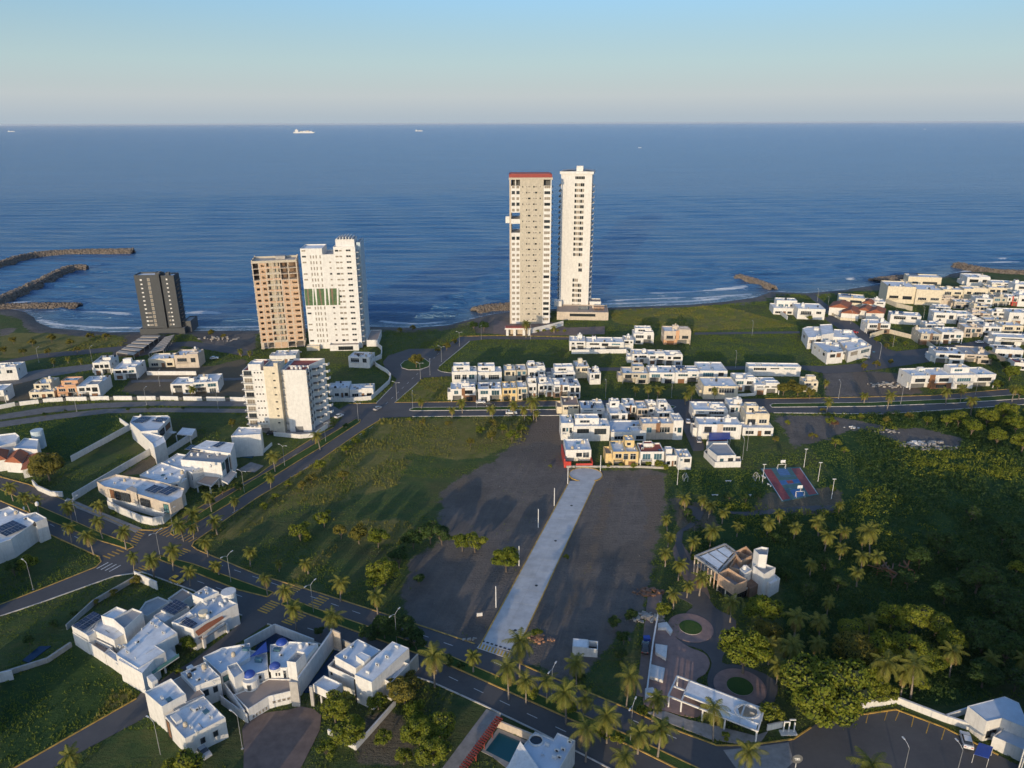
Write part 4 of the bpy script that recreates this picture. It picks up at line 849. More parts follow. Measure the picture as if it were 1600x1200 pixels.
def tower_white():
    h = House('apartment_tower', 'slim white high-rise with one column of windows, right of the twin towers', 'tower', world=(31.6, 483.0), yaw=-9)
    v = h.block(0, 19.6, 0, 17, 0, 89.4, mat='white', par=0.6)
    h.box('cornice', -0.8, 20.6, -0.6, 17.6, 89.4, 91.0, 'white'); h.box('rooftop_room', 9.4, 13.6, 3, 8, 91.0, 94.2, 'white'); mb = MB(); mb.poly([(-0.7, 0, 91.02), (9.4, 3, 92.2), (9.4, 12, 92.2), (-0.7, 17, 91.02)]); mb.poly([(13.6, 3, 92.2), (20.5, 0, 91.02), (20.5, 17, 91.02), (13.6, 12, 92.2)]); mb.build('roof', 'roof_grey', h.o)
    fl = 3.4
    for i in range(24):
        z = 3.4 + i * fl; u0, u1 = 0.45, 0.76
        for k in range(5):
            a = u0 + (u1 - u0) * k / 5
            dark = (k in (0, 3)) or (k == 4 and i % 2) ; shut = (i in (9, 6)) or (i in (7, 8) and k < 3) or (i == 5 and k > 2)
            h.win(v, 'f', a + 0.004, a + 0.055, z + 0.4, z + 2.3, 'p' if shut else ('k' if dark else 'c'))
        h.balcony(v, 'r', 0.1, 0.9, z, 1.5, 'white', False); h.box('balcony_wall', 21.0, 21.12, 1.8, 15.2, z, z + 1.0, 'white')
        h.balcony(v, 'l', 0.1, 0.9, z, 1.5, 'white', False); h.box('balcony_wall', -1.52, -1.40, 1.8, 15.2, z, z + 1.0, 'white')
        for u in (0.2, 0.5): h.win(v, 'r', u, u + 0.2, z, z + 2.2, 'b'); h.win(v, 'l', u, u + 0.2, z, z + 2.2, 'b')
    for k in range(6): h.win(v, 'f', 0.46 + k * 0.052, 0.50 + k * 0.052, 86.4, 88.0, 'k')
    p = House('podium', 'low sandstone podium with pool deck below the slim white tower', 'podium', world=(31.6, 483.0), yaw=-4)
    b = p.block(-1, 32, -22, -1.5, 0, 5.4, mat='beige', roof='terrace', par=0.5); p.box('pool', 13, 20, -13, -5, 4.9, 5.02, 'pool'); p.box('terrace_wall', 22, 30, -9, -8.7, 4.85, 7.0, 'beige'); p.block(-3, 2, -6, -0.2, 5.0, 8.6, mat='white'); p.block(20.5, 28, -1.4, 8, 0, 7.6, mat='white', roof='terrace')
    p.win(b, 'f', 0.25, 0.75, 2.6, 4.2, 'k'); p.box('pergola', 23, 29.5, -15, -10, 6.6, 6.85, 'orange_wall')
    for x in (23.2, 26, 29): p.box('post', x, x + 0.3, -14.8, -14.5, 4.9, 6.6, 'wood')
tower_white()
def apartment_block():
    h = House('apartment_block', 'cream eight-storey apartment block with red roof decks and stacked balconies', 'apartments', world=(-108.2, 279.5), yaw=0)
    fl = 3.05; pr = 27.4
    a = h.block(0, 9.0, 0, 15, 3.2, 26.8, mat='white', roof='roof_red'); c = h.block(9.0, 14.8, -1.2, 8, 0, 28.8, mat='cream', roof='roof_grey'); d = h.block(16.6, 25.6, 0.0, 6, 0, 26.9, mat='white', roof='roof_red', par=0.7); n = h.block(14.8, 16.6, 1.8, 15, 0, 26.4, mat='white', roof='roof_grey'); g = h.block(0.2, 9.0, 4, 15, 0, 3.2, mat='white')
    h.box('column', 8.2, 9.0, 0.1, 0.9, -0.3, 3.2, 'white'); h.box('column', 0.1, 0.6, 0.1, 0.6, -0.3, 3.2, 'white'); h.block(2.4, 7.4, 0.4, 5, 26.3, 29.3, mat='white'); h.box('stair_head', 13.2, 14.8, -1.1, 2, 28.8, 30.2, 'cream')
    mb = MB(); P = [(16.6, 6.0), (25.6, 6.0), (29.6, 14.6), (16.6, 14.6)]; mb.prism(P, -0.3, 26.2); mb.build('wing', 'white', h.o); mb = MB(); mb.prism([(16.9, 6.1), (25.4, 6.1), (29.2, 14.4), (16.9, 14.4)], 26.2, 26.32); mb.build('roof', 'roof_red', h.o)
    mb = MB(); mb.obox((25.55, 6.0), (29.5, 14.6), 0.25, 26.2, 27.2); mb.obox((29.5, 14.55), (16.6, 14.55), 0.25, 26.2, 27.2); mb.build('parapet', 'white', h.o)
    for k in range(3): h.tank(19.4 + k * 1.7, 2.2, 26.25, 'white', 1.1)
    for i in range(8):
        z = 3.3 + i * fl - 0.2
        if i < 7 or True:
            if z < 25:
                h.win(a, 'f', 0.06, 0.40, z + 0.25, z + 2.1, 'k' if i % 3 == 1 else 'c'); h.balcony(a, 'f', 0.0, 0.42, z, 0.9, 'white')
                for u in (0.52, 0.66, 0.8): h.win(a, 'f', u, u + 0.05, z + 1.2, z + 1.6, 'k')
                h.balcony(a, 'l', 0.3, 0.95, z, 1.4, 'white'); h.win(a, 'l', 0.4, 0.8, z, z + 2.1, 'k')
                h.win(c, 'f', 0.6, 0.75, z + 1.3, z + 1.8, 'k'); h.balcony(n, 'f', 0.1, 0.95, z, 0.9, 'white')
                # right flank: stacked loggias with dark parapets
                for s0, s1 in ((0.4, 2.4), (3.4, 5.6)):
                    h.box('loggia_parapet', 25.6, 26.0, s0, s1, z - 0.1, z + 0.85, 'dark_grey'); h.win(d, 'r', s0 / 6.0, s1 / 6.0, z + 0.9, z + 2.3, 'c')
                for t in (0.25, 0.62, 0.95):
                    x = 25.6 + 4 * t; y = 6 + 8.6 * t; mb = MB(); pts = [(x - 0.5, y - 1.3), (x + 1.5, y - 0.9), (x + 2.0, y + 0.6), (x + 0.6, y + 1.4)]; mb.prism(pts, z - 0.12, z + 0.1); q = mb.build('balcony', 'white', h.o)
                    mb = MB(); mb.obox(pts[1], pts[2], 0.08, z + 0.1, z + 0.95); mb.obox(pts[0], pts[1], 0.08, z + 0.1, z + 0.95); mb.build('balcony_parapet', 'dark_grey' if t < 0.5 else 'white', q)
    h.box('fin', 25.7, 26.1, 2.5, 3.3, 0, 27.6, 'white')
    h.win(d, 'f', 0.25, 0.6, 0, 2.4, 'g')
    wall([(428, 681), (470, 685), (490, 683), (512, 668)], 1.7, 'white', 'low pale wall round the apartment block car park')
    pave('car_park', [(390, 672), (470, 684), (492, 681), (520, 664), (520, 655), (395, 660)], 'paving', 'pale paved car park of the apartment block', 0.05)
apartment_block()
# ------------------------------------------------------------------ near houses, volume by volume
def inset(pts, d):
    n = len(pts); A = sum(pts[i][0] * pts[(i + 1) % n][1] - pts[(i + 1) % n][0] * pts[i][1] for i in range(n))
    if A < 0: pts = pts[::-1]
    out = []
    for i in range(n):
        p, q, r = pts[i - 1], pts[i], pts[(i + 1) % n]
        a = Vector((q[0] - p[0], q[1] - p[1])).normalized(); b = Vector((r[0] - q[0], r[1] - q[1])).normalized()
        na, nb = Vector((-a.y, a.x)), Vector((-b.y, b.x)); m = (na + nb); k = max(0.35, m.length_squared / 2); out.append((q[0] + m.x * d / k / 1.0 * 0.5 * 2 / 2, q[1] + m.y * d / k / 2 * 1.0))
    return pts, out
def P(h, px, z1, z0=0.0, mat='white', roof='roof_white', par=0.5, th=0.22):
    """volume with an irregular outline: roof corners read off the photo at height z1"""
    pts, ins = inset([h.L(*p, z1) for p in px], th); n = len(pts); zr = z1 - par; zb = -0.4 if z0 <= 0 else z0; mb = MB()
    for i in range(n):
        j = (i + 1) % n; a, b, c, d = pts[i], pts[j], ins[i], ins[j]
        mb.poly([(*a, zb), (*b, zb), (*b, z1), (*a, z1)]); mb.poly([(*a, z1), (*b, z1), (*d, z1), (*c, z1)]); mb.poly([(*d, zr), (*c, zr), (*c, z1), (*d, z1)])
    if z0 > 0: mb.poly([(*p, zb) for p in reversed(pts)])
    mb.build('wall', mat, h.o); sheet('roof', ins, zr, roof, parent=h.o)
    xs = [p[0] for p in pts]; ys = [p[1] for p in pts]; h.V.append((min(xs), max(xs), min(ys), max(ys), z0, z1, zr)); return pts
def pwin(h, a, b, u0, u1, z0, z1, kind='w', name='window'):
    """window on the wall that runs from local a to local b (outside on the right-hand side of a->b)"""
    L = math.dist(a, b); dx, dy = (b[0] - a[0]) / L, (b[1] - a[1]) / L; nm = {'d': 'door', 'g': 'garage_door'}.get(kind, name)
    return inst(nm, wmesh((u1 - u0) * L, z1 - z0, kind), h.o, (a[0] + dx * u0 * L, a[1] + dy * u0 * L, z0), (0, 0, math.atan2(dy, dx)))
def rpan(h, px, z, nx, ny, tilt=6):
    """solar array filling the quad px (near-left, far-left, far-right, near-right)"""
    q = [h.L(*p, z) for p in px]; ax = math.atan2(q[3][1] - q[0][1], q[3][0] - q[0][0]); w = math.dist(q[0], q[3]); d = math.dist(q[0], q[1])
    e = h.panels(q[0][0], q[0][1], z, nx, ny, ax, tilt, w / nx, d / ny)
    for o in e.children: o.scale = (w / nx * 0.96, d / ny / 1.97, 1)
def A(px, s): return s

h = House('house', 'white house with a big stained flat roof beside the left lawn', 'house', (216, 1078), -33)
mp = P(h, [(181, 1022.5), (241.7, 963), (276.7, 988), (243, 1008), (258, 1018), (216, 1044)], 6.2, 3.1, par=0.12, th=0.3)
lp = P(h, [(185, 1031), (242, 976), (270, 993), (242, 1012), (246, 1025), (222, 1052)], 5.95, 0, par=0.02)
sl = [h.L(*p, 3.0) for p in ((221, 1066), (180, 1036), (240, 990), (280, 1026))]; mb = MB(); mb.prism(sl, 2.75, 3.05); mb.build('balcony', 'white', h.o); mb = MB(); mb.obox(sl[0], sl[3], 0.08, 3.05, 3.9); mb.build('balcony_glass', 'glass_teal', h.o)
for q in ((221, 1077), (259, 1051)): p = h.L(*q); h.box('column', p[0] - 0.2, p[0] + 0.2, p[1] - 0.2, p[1] + 0.2, -0.3, 2.75)
a, b = h.L(220, 1052, 5.5), h.L(244, 1026, 5.5); pwin(h, a, b, 0.05, 0.3, 3.2, 5.6, 'k'); pwin(h, a, b, 0.5, 0.95, 3.2, 5.5, 'k')
a, b = h.L(257, 1003, 5.5), h.L(270, 994, 5.5); pwin(h, a, b, 0.05, 0.9, 3.3, 5.6, 'k2'); pwin(h, a, b, 0.05, 0.9, 0.3, 2.6, 'k2')
P(h, [(111.7, 978), (146, 955.5), (159, 963), (133, 990)], 5.5); rpan(h, [(114, 976.5), (145.5, 956.5), (155.5, 962.5), (131, 985)], 5.5, 2, 5, 4)
P(h, [(145, 984), (158, 961), (178, 970), (193, 981), (210, 981), (178, 1000)], 5.4); P(h, [(133, 990), (146, 981), (150, 986), (138, 994)], 5.4)
P(h, [(158, 962), (182, 947.5), (198, 953.5), (177, 967)], 7.4); P(h, [(177, 967), (207, 950), (223, 956), (194, 982)], 7.4, roof='roof_grey')
P(h, [(113, 987), (136, 1002), (148, 996), (134, 984)], 3.9); P(h, [(136, 1002), (163, 1020), (176, 1010), (148, 997)], 3.6, roof='terrace', par=1.2); P(h, [(163, 1020), (216, 1057), (220, 1050), (170, 1012)], 3.4)
a, b = h.L(134, 992, 4), h.L(146, 984.5, 4); pwin(h, a, b, 0.3, 0.42, 3.6, 4.2, 'k'); pwin(h, a, b, 0.5, 0.62, 3.6, 4.2, 'k')
for q in ((187, 1012), (200, 975), (238, 975)): p = h.L(*q, 6.1); h.ac(p[0], p[1], 6.1)
P(h, [(227, 940), (247, 932), (265, 939), (230, 962), (215, 957)], 3.3, roof='roof_grey'); P(h, [(262, 935), (285, 919), (302, 928), (278, 945)], 3.3, roof='terrace')
h = House('house', 'white corner house with a red tiled awning and two solar arrays', 'house', (345, 990), -30)
P(h, [(300, 929), (322, 915.5), (342, 924.5), (317, 936)], 7.0, roof='roof_blue'); mb = MB(); c = h.L(357, 926, 7); mb.tube([(c[0], c[1], -0.4), (c[0], c[1], 7.0)], [1.75, 1.75], 20); mb.build('round_bay', 'white', h.o); mb = MB(); mb.tube([(c[0], c[1], 6.9), (c[0], c[1], 7.4)], [1.85, 1.85], 20); mb.build('parapet', 'white', h.o)
mp = P(h, [(296, 954), (316, 937), (350, 926), (352, 934), (371, 943), (345, 957), (302, 983), (277, 975)], 6.2, roof='roof_blue', par=0.6)
P(h, [(251, 953), (276, 938), (296, 948), (272, 962)], 5.0, roof='roof_grey'); rpan(h, [(253, 951), (275.5, 937.5), (294.5, 946), (272, 960)], 5.6, 4, 3, 4); P(h, [(240, 962), (255, 953), (273, 962), (257, 972)], 4.6); P(h, [(268, 972), (296, 955), (302, 960), (278, 974)], 6.5)
rpan(h, [(281, 971), (291.5, 964.5), (309.5, 974), (299, 981.5)], 6.35, 4, 2, 6)
t = [h.L(*p, z) for p, z in (((305, 989), 4.6), ((343, 960), 5.6), ((349, 965), 4.9), ((309, 994), 3.9))]; q = [h.L(305, 987, 5.6), h.L(343, 959, 5.6), h.L(350, 965, 4.7), h.L(310, 993, 4.7)]
mb = MB(); mb.poly([(*q[0], 5.6), (*q[3], 4.7), (*q[2], 4.7), (*q[1], 5.6)]); mb.poly([(*q[0], 5.45), (*q[1], 5.45), (*q[2], 4.55), (*q[3], 4.55)]); mb.build('tile_awning', 'roof_tile', h.o)
s = [h.L(*p, 3.0) for p in ((300, 996), (344, 966), (351, 976), (317, 998))]; mb = MB(); mb.prism(s, 2.7, 3.05); mb.build('terrace', 'terrace', h.o); mb = MB(); mb.obox(s[3], s[2], 0.14, 3.05, 3.8); mb.build('balustrade', 'white', h.o)
for q in ((320, 1012), (356, 988), (373, 974)): p = h.L(*q); h.box('column', p[0] - 0.3, p[0] + 0.3, p[1] - 0.3, p[1] + 0.3, -0.3, 2.7)
a, b = h.L(345, 957, 6), h.L(371, 943, 6); pwin(h, a, b, 0.25, 0.85, 0.0, 2.3, 'g'); a, b = h.L(302, 983, 6), h.L(345, 957, 6); pwin(h, a, b, 0.45, 0.6, 3.1, 5.0, 'd'); pwin(h, a, b, 0.65, 0.8, 3.2, 4.9, 'k')
p = h.L(317, 955, 7); mb = MB(); mb.tube([(p[0], p[1], 5.6), (p[0], p[1], 6.9)], [1.2, 1.2], 8); mb.build('skylight_turret', 'cream', h.o)
for q in ((306, 962), (348, 947)): p = h.L(*q, 5.7); h.tank(p[0], p[1], 5.6, 'white', 0.6)
h.clutter(len(h.V) - 5, 3)

h = House('house', 'plain white box house at the street end, bottom left', 'house', (289, 1183), -42)
f = P(h, [(257.5, 1118.5), (318, 1087), (352, 1121), (289, 1154)], 5.2); P(h, [(226, 1081), (267.5, 1059.6), (290, 1084), (253, 1104)], 6.8); P(h, [(282, 1051), (321, 1034), (344, 1057), (303, 1073)], 6.2); P(h, [(268, 1064), (290, 1052), (320, 1085), (290, 1098)], 5.0, roof='terrace', par=0.15)
for q in ((276, 1125), (240, 1072), (300, 1048)): p = h.L(*q, 5); h.box('roof_well', p[0] - 1.3, p[0] + 1.3, p[1] - 0.6, p[1] + 0.6, 4.7, 5.7 if q[0] != 240 else 7.2)
a, b = h.L(289, 1154, 5.2), h.L(352, 1121, 5.2); pwin(h, a, b, 0.34, 0.44, 2.0, 3.1, 'k'); pwin(h, a, b, 0.66, 0.76, 2.0, 3.1, 'k')
a, b = h.L(303, 1073, 6.2), h.L(344, 1057, 6.2); pwin(h, a, b, 0.3, 0.5, 2.8, 4.2, 'k'); pwin(h, a, b, 0.68, 0.82, 2.8, 4.2, 'k')
a, b = h.L(257.5, 1118.5, 5.2), h.L(289, 1154, 5.2); pwin(h, a, b, 0.05, 0.2, 0.2, 4.6, 'd'); h.clutter(0, 5); h.clutter(2, 5); h.clutter(1, 2)
mb = MB(); P0, P1, P2 = h.L(346, 1100), h.L(388, 1130), h.L(356, 1178); mb.obox(P0, P1, 0.2, -0.3, 2.4); mb.build('courtyard_wall', 'white', h.o)

h = House('house', 'white villa with three blue domes and a curved brown terrace', 'house', (420, 1105), -8)
P(h, [(317, 1026), (346, 1012), (390.5, 1004.5), (391, 1027), (368, 1040), (345, 1052)], 6.0, roof='roof_blue'); P(h, [(368, 1040), (391, 1016), (417, 1019), (418.5, 1046), (382, 1058)], 5.6, roof='roof_blue'); P(h, [(422, 1007), (454, 1002), (497, 1005), (476, 1031), (448, 1043), (422, 1044)], 6.0)
P(h, [(354.6, 1040.5), (370, 1034), (381, 1049), (366, 1059)], 7.2, par=1.0); P(h, [(448, 1033), (464, 1016), (477, 1019.5), (462, 1035)], 8.0, par=1.1, roof='roof_grey')
P(h, [(365, 1085), (398, 1072), (419, 1060), (455, 1061), (457, 1079), (419, 1088), (387.6, 1108)], 3.3, roof='terrace', par=0.25, th=0.3)
for q, z, r in (((440, 1004), 6.1, 1.25), ((429.5, 1041), 6.1, 1.2), ((389.5, 1054), 5.6, 1.25)):
    p = h.L(*q, z); mb = MB(); mb.tube([(p[0], p[1], z - 0.7), (p[0], p[1], z)], [r + 0.12, r + 0.12], 18); mb.build('drum', 'white', h.o); mb = MB(); mb.dome((p[0], p[1], z), r, r * 0.75, 18, 6); mb.build('dome', 'blue_paint', h.o, True)
p = h.L(391, 1058, 5.6); mb = MB(); mb.tube([(p[0], p[1], 0), (p[0], p[1], 5.4)], [1.7, 1.7], 18); mb.build('turret', 'white', h.o); inst('window', wmesh(0.6, 1.2, 'k'), h.o, (p[0] + 0.1, p[1] - 1.72, 3.6))
a, b = h.L(422, 1044, 6), h.L(448, 1043, 6); pwin(h, a, b, 0.3, 0.36, 4.0, 4.6, 'k'); pwin(h, a, b, 0.48, 0.54, 4.0, 4.6, 'k'); pwin(h, a, b, 0.76, 0.94, 3.2, 5.2, 'w')
a, b = h.L(382, 1058, 5.6), h.L(418.5, 1046, 5.6); pwin(h, a, b, 0.6, 0.68, 4.0, 4.6, 'k'); a, b = h.L(345, 1052, 6), h.L(368, 1040, 6); pwin(h, a, b, 0.1, 0.5, 3.4, 4.8, 'k2')
a, b = h.L(387.6, 1108, 3.3), h.L(419, 1088, 3.3)
for k in range(5): pwin(h, a, b, 0.15 + k * 0.16, 0.24 + k * 0.16, 0.3, 1.1, 'c', 'vent')
a, b = h.L(419, 1088, 3.3), h.L(457, 1079, 3.3)
for k in range(4): pwin(h, a, b, 0.15 + k * 0.2, 0.26 + k * 0.2, 1.2, 1.8, 'c', 'vent')
for q, w in (((385, 1015), 'skylight'), ((404, 1031), 'skylight'), ((433, 1016), 'skylight')): p = h.L(*q, 5.6); h.box(w, p[0] - 0.8, p[0] + 0.8, p[1] - 0.4, p[1] + 0.4, 5.1, 6.1, 'glass_blue')
mb = MB(); q = [h.L(390, 1027, 6.2), h.L(416, 1004, 5.6), h.L(418, 1020, 6.4)]; mb.poly([(*q[0], 6.25), (*q[2], 6.7), (*q[1], 5.9)]); mb.poly([(*q[0], 6.2), (*q[1], 5.85), (*q[2], 6.65)]); mb.build('shade_sail', 'blue_paint', h.o)
a, b = h.L(346, 1053, 5.0), h.L(383, 1106, 3.2); mb = MB(); mb.obox(a, h.L(384, 1128), 0.25, -0.3, 3.2); mb.build('side_wall', 'white', h.o)
mb = MB(); mb.prism([h.L(*q, 0.3) for q in ((396, 1018), (402, 1008), (433, 988), (462, 1003), (440, 1018))], -0.2, 0.32); mb.build('pool', 'pool_dark', h.o)
for i, (q, hh) in enumerate((((457, 1102), 6.6), ((487, 1102), 5.2))): p = h.L(*q); h.box('concrete_fin', p[0], p[0] + (1.9 if i == 0 else 0.7), p[1] - 0.2, p[1] + 0.25, -0.3, hh, 'concrete')
wall([(384, 1016), (431, 990), (492, 1014)], 2.8, 'white', 'pale wall in a point round the domed villa pool'); wall([(469, 1087), (521, 1012)], 4.9, 'white', 'tall white wall between the domed villa and the narrow pool', 0.35); wall([(519, 1010), (534, 1017)], 5.2, 'beige', 'short tall concrete wall near the boulevard palm')
pave('lap_pool', [(474, 1082), (523, 1016), (536, 1022), (496, 1084)], 'pool_dark', 'narrow dark lap pool between the two villas', 0.12)

h = House('house', 'white villa of stacked boxes right of the narrow pool', 'house', (555, 1085), -27)
g = P(h, [(489, 1069), (506, 1055), (535, 1068), (517.5, 1083)], 4.0, 1.9); mb = MB(); 
for q in ((489.5, 1093), (517.5, 1105), (503, 1098)): p = h.L(*q); h.box('gate_post', p[0] - 0.15, p[0] + 0.15, p[1] - 0.15, p[1] + 0.15, -0.3, 1.95)
a, b = h.L(490, 1092), h.L(517, 1105); inst('gate', rail_mesh(math.dist(a, b), 1.7), h.o, (a[0], a[1], 0.1), (0, 0, math.atan2(b[1] - a[1], b[0] - a[0])))
P(h, [(512, 1040), (524, 1028), (572, 1048), (556, 1060)], 5.0, roof='terrace', par=0.9); P(h, [(522.5, 1025), (559, 998), (595, 1016), (556, 1044)], 7.0, roof='roof_blue', par=0.25); P(h, [(554, 1054), (613, 1002), (639, 1012.5), (580.6, 1066)], 7.6, par=0.08); P(h, [(596, 1058), (624, 1030.5), (640, 1037.5), (610, 1067)], 5.2, roof='roof_blue', par=0.9); P(h, [(556, 1024), (564, 1018), (579, 1025), (569, 1034)], 8.2, 6.7, par=0.06)
a, b = h.L(512, 1040, 5), h.L(556, 1060, 5); pwin(h, a, b, 0.1, 0.16, 3.0, 3.6, 'k'); a, b = h.L(554, 1054, 7.6), h.L(580.6, 1066, 7.6); pwin(h, a, b, -0.04, 0.02, 0, 6.2, 'k')
for q in ((529, 1038), (524, 1034), (601, 1050), (612, 1044), (620, 1034)): p = h.L(*q, 4.3); h.ac(p[0], p[1], 4.15)
wall([(612, 1092), (654, 1045)], 4.2, 'beige', 'weathered beige wall right of the stacked box villa', 0.3); wall([(513, 1147), (556, 1172), (618, 1102)], 1.2, 'white', 'low white wall bent round the bushy trees', 0.3); wall([(536, 1008), (558, 1018), (560, 1008)], 1.6, 'concrete', 'low wall behind the stacked box villa')

h = House('house', 'white pool house with round skylight ring at the bottom edge', 'house', (840, 1190), -27)
P(h, [(816.5, 1166), (836, 1143), (864.7, 1155.5), (871, 1144.7), (899, 1157), (862, 1222), (790, 1200)], 6.0, roof='roof_blue', par=0.3)
p = h.L(837.7, 1157, 5.8); mb = MB(); n = 20
for k in range(n): a0, a1 = 2 * math.pi * k / n, 2 * math.pi * (k + 1) / n; mb.obox((p[0] + 1.35 * math.cos(a0), p[1] + 1.35 * math.sin(a0)), (p[0] + 1.35 * math.cos(a1), p[1] + 1.35 * math.sin(a1)), 0.16, 5.6, 6.1)
mb.build('skylight_ring', 'white', h.o); mb = MB(); mb.tube([(p[0], p[1], 5.71), (p[0], p[1], 5.74)], [1.25, 1.25], 20); mb.build('skylight', 'glass', h.o)
for q in ((870, 1174), (880, 1172), (874, 1184), (890, 1160)): p = h.L(*q, 5.8); h.ac(p[0], p[1], 5.71)
mb = MB(); q = [h.L(*c, 6.6) for c in ((792, 1197), (813, 1167), (846, 1205), (800, 1225))]; mb.poly([(*q[0], 6.2), (*q[3], 6.2), (*q[2], 6.4), (*q[1], 8.0)]); mb.poly([(*q[1], 7.9), (*q[2], 6.3), (*q[3], 6.1), (*q[0], 6.1)]); mb.build('roof_sail', 'white', h.o)
e = House('red_pergola', 'long ramp pergola of dark red beams beside the pool', 'pergola', (783, 1117), 0)
A0, B0 = e.L(781, 1122, 2.4), e.L(716, 1212, 2.4)
for k in range(26):
    t = k / 25; x, y = A0[0] + (B0[0] - A0[0]) * t, A0[1] + (B0[1] - A0[1]) * t; mb = MB(); mb.obox((x - 0.85, y + 0.45), (x + 0.55, y - 0.3), 0.28, 2.2, 2.5); mb.build('beam', 'red_beam', e.o)
mb = MB(); mb.obox((A0[0] - 0.5, A0[1]), (B0[0] - 0.5, B0[1]), 0.16, 2.0, 2.2); mb.obox((A0[0] + 0.3, A0[1]), (B0[0] + 0.3, B0[1]), 0.16, 2.0, 2.2); mb.build('rail', 'red_beam', e.o)
for k in range(6): t = k / 5; x, y = A0[0] + (B0[0] - A0[0]) * t, A0[1] + (B0[1] - A0[1]) * t; e.box('post', x - 0.1, x + 0.1, y - 0.1, y + 0.1, -0.3, 2.0, 'red_beam')
pave('ramp_drive', [(760, 1108), (784, 1117), (718, 1210), (680, 1215)], 'paving', 'pale driveway beside the red pergola', 0.06); pave('pool', [(759, 1173), (780, 1145), (822, 1163), (802, 1195)], 'pool', 'blue garden pool beside the red pergola', 0.08); pave('pool_deck', [(752, 1174), (778, 1138), (830, 1160), (800, 1208), (785, 1195), (770, 1183)], 'paving', 'pale deck round the garden pool', 0.05); wall([(775, 1135), (802, 1146), (832, 1158)], 1.8, 'beige', 'low beige wall behind the garden pool')

# villa shell in the park
h = House('villa_shell', 'unfinished villa of bare brick and concrete with a white stair tower', 'house', (1123, 925), -15)
fr = [h.L(*q, 5.6) for q in ((1086, 869), (1133, 850), (1151, 863), (1123, 895))]
for i in range(4): mb = MB(); mb.obox(fr[i], fr[(i + 1) % 4], 0.5, 5.2, 5.75); mb.build('ring_beam', 'concrete', h.o)
ins = inset(fr, 1.7)[1]; mb = MB(); mb.prism(ins, 5.3, 5.6); mb.build('floor_slab', 'roof_white', h.o); mb = MB(); mb.prism(inset(fr, 0.6)[1], 2.6, 2.8); mb.build('lower_slab', 'concrete', h.o)
for i in range(4):
    for t in (0.05, 0.35, 0.65, 0.95): a, b, c, d = fr[i], fr[(i + 1) % 4], ins[i], ins[(i + 1) % 4]; mb = MB(); mb.obox((a[0] + (b[0] - a[0]) * t, a[1] + (b[1] - a[1]) * t), (c[0] + (d[0] - c[0]) * t, c[1] + (d[1] - c[1]) * t), 0.25, 5.25, 5.65); mb.build('tie_beam', 'concrete', h.o)
for i in range(4):
    a, b = fr[i], fr[(i + 1) % 4]; n = 7
    for k in range(n): t = k / n; x, y = a[0] + (b[0] - a[0]) * t, a[1] + (b[1] - a[1]) * t; h.box('column', x - 0.16, x + 0.16, y - 0.16, y + 0.16, -0.3, 5.25, 'tower_brick' if k % 2 else 'beige')
P(h, [(1122, 896), (1138, 887), (1168, 906), (1148, 914)], 6.2, 2.9, 'tower_brick', 'roof_grey', par=2.6); P(h, [(1121, 907), (1139, 898), (1172, 916), (1148, 928)], 2.85, 0, 'white', 'terrace', par=0.2)
P(h, [(1140, 885), (1156, 862), (1178, 872), (1165, 893)], 5.2, 0, 'tower_brick', 'roof_grey', par=1.8); P(h, [(1148, 862), (1166, 853), (1178, 866), (1158, 876)], 6.0, 0, 'tower_brick', 'roof_grey', par=2.4)
P(h, [(1178, 858), (1190, 854), (1201, 856), (1199, 867), (1186, 866)], 11.0, 0, par=0.7, roof='roof_grey'); P(h, [(1177, 884), (1190, 878), (1212, 887), (1194, 897)], 7.4, 0, par=0.9, roof='roof_grey'); P(h, [(1156, 888), (1166, 882), (1175, 890), (1164, 896)], 6.0, 0, par=0.4); P(h, [(1196, 906), (1211, 897), (1219, 904), (1204, 913)], 4.2, 0)
a, b = h.L(1166, 906, 4), h.L(1194, 918, 4); mb = MB(); mb.prism([h.L(*q, 3.2) for q in ((1165, 911), (1180, 900), (1190, 910), (1172, 920))], 0, 3.2); mb.build('porch', 'brown_stone', h.o); h.tank(*h.L(1163, 888, 6), 5.65, 'white')
a, b = h.L(1148, 928, 2.85), h.L(1172, 916, 2.85); pwin(h, a, b, 0.15, 0.8, 0.3, 2.2, 'k'); a, b = h.L(1121, 907, 2.85), h.L(1148, 928, 2.85); pwin(h, a, b, 0.1, 0.45, 0.2, 2.4, 'k'); pwin(h, a, b, 0.55, 0.9, 0.2, 2.4, 'k')

# park pavilion with pergola and oval cut-out
e = House('park_pavilion', 'long white park pavilion with pergola end and oval roof opening', 'pavilion', (1118, 1110), 0)
q = [e.L(*c, 3.1) for c in ((1044, 1087), (1058, 1056), (1194, 1108), (1184, 1142))]
def bl(u, v): return tuple((q[0][k] * (1 - u) + q[3][k] * u) * (1 - v) + (q[1][k] * (1 - u) + q[2][k] * u) * v for k in (0, 1))
for a, b in ((( 0, 0), (1, 0)), ((1, 0), (1, 1)), ((1, 1), (0, 1)), ((0, 1), (0, 0)), ((0.155, 0), (0.155, 1)), ((0, 0.5), (0.155, 0.5)), ((0.155, 0.3), (1, 0.3)), ((0.8, 0.0), (0.8, 0.95))): mb = MB(); mb.obox(bl(*a), bl(*b), 0.3, 2.85, 3.2); mb.build('beam', 'white', e.o)
mb = MB(); mb.prism([bl(0.16, 0.31), bl(0.70, 0.31), bl(0.70, 0.98), bl(0.16, 0.98)], 2.9, 3.05); mb.build('roof', 'roof_white', e.o)
mb = MB(); c = bl(0.84, 0.62); n = 26; ou = [(c[0] + 2.5 * math.cos(2 * math.pi * k / n), c[1] + 2.0 * math.sin(2 * math.pi * k / n)) for k in range(n)]
for k in range(n): mb.obox(ou[k], ou[(k + 1) % n], 0.35, 2.8, 3.35)
mb.build('oval_ring', 'white', e.o)
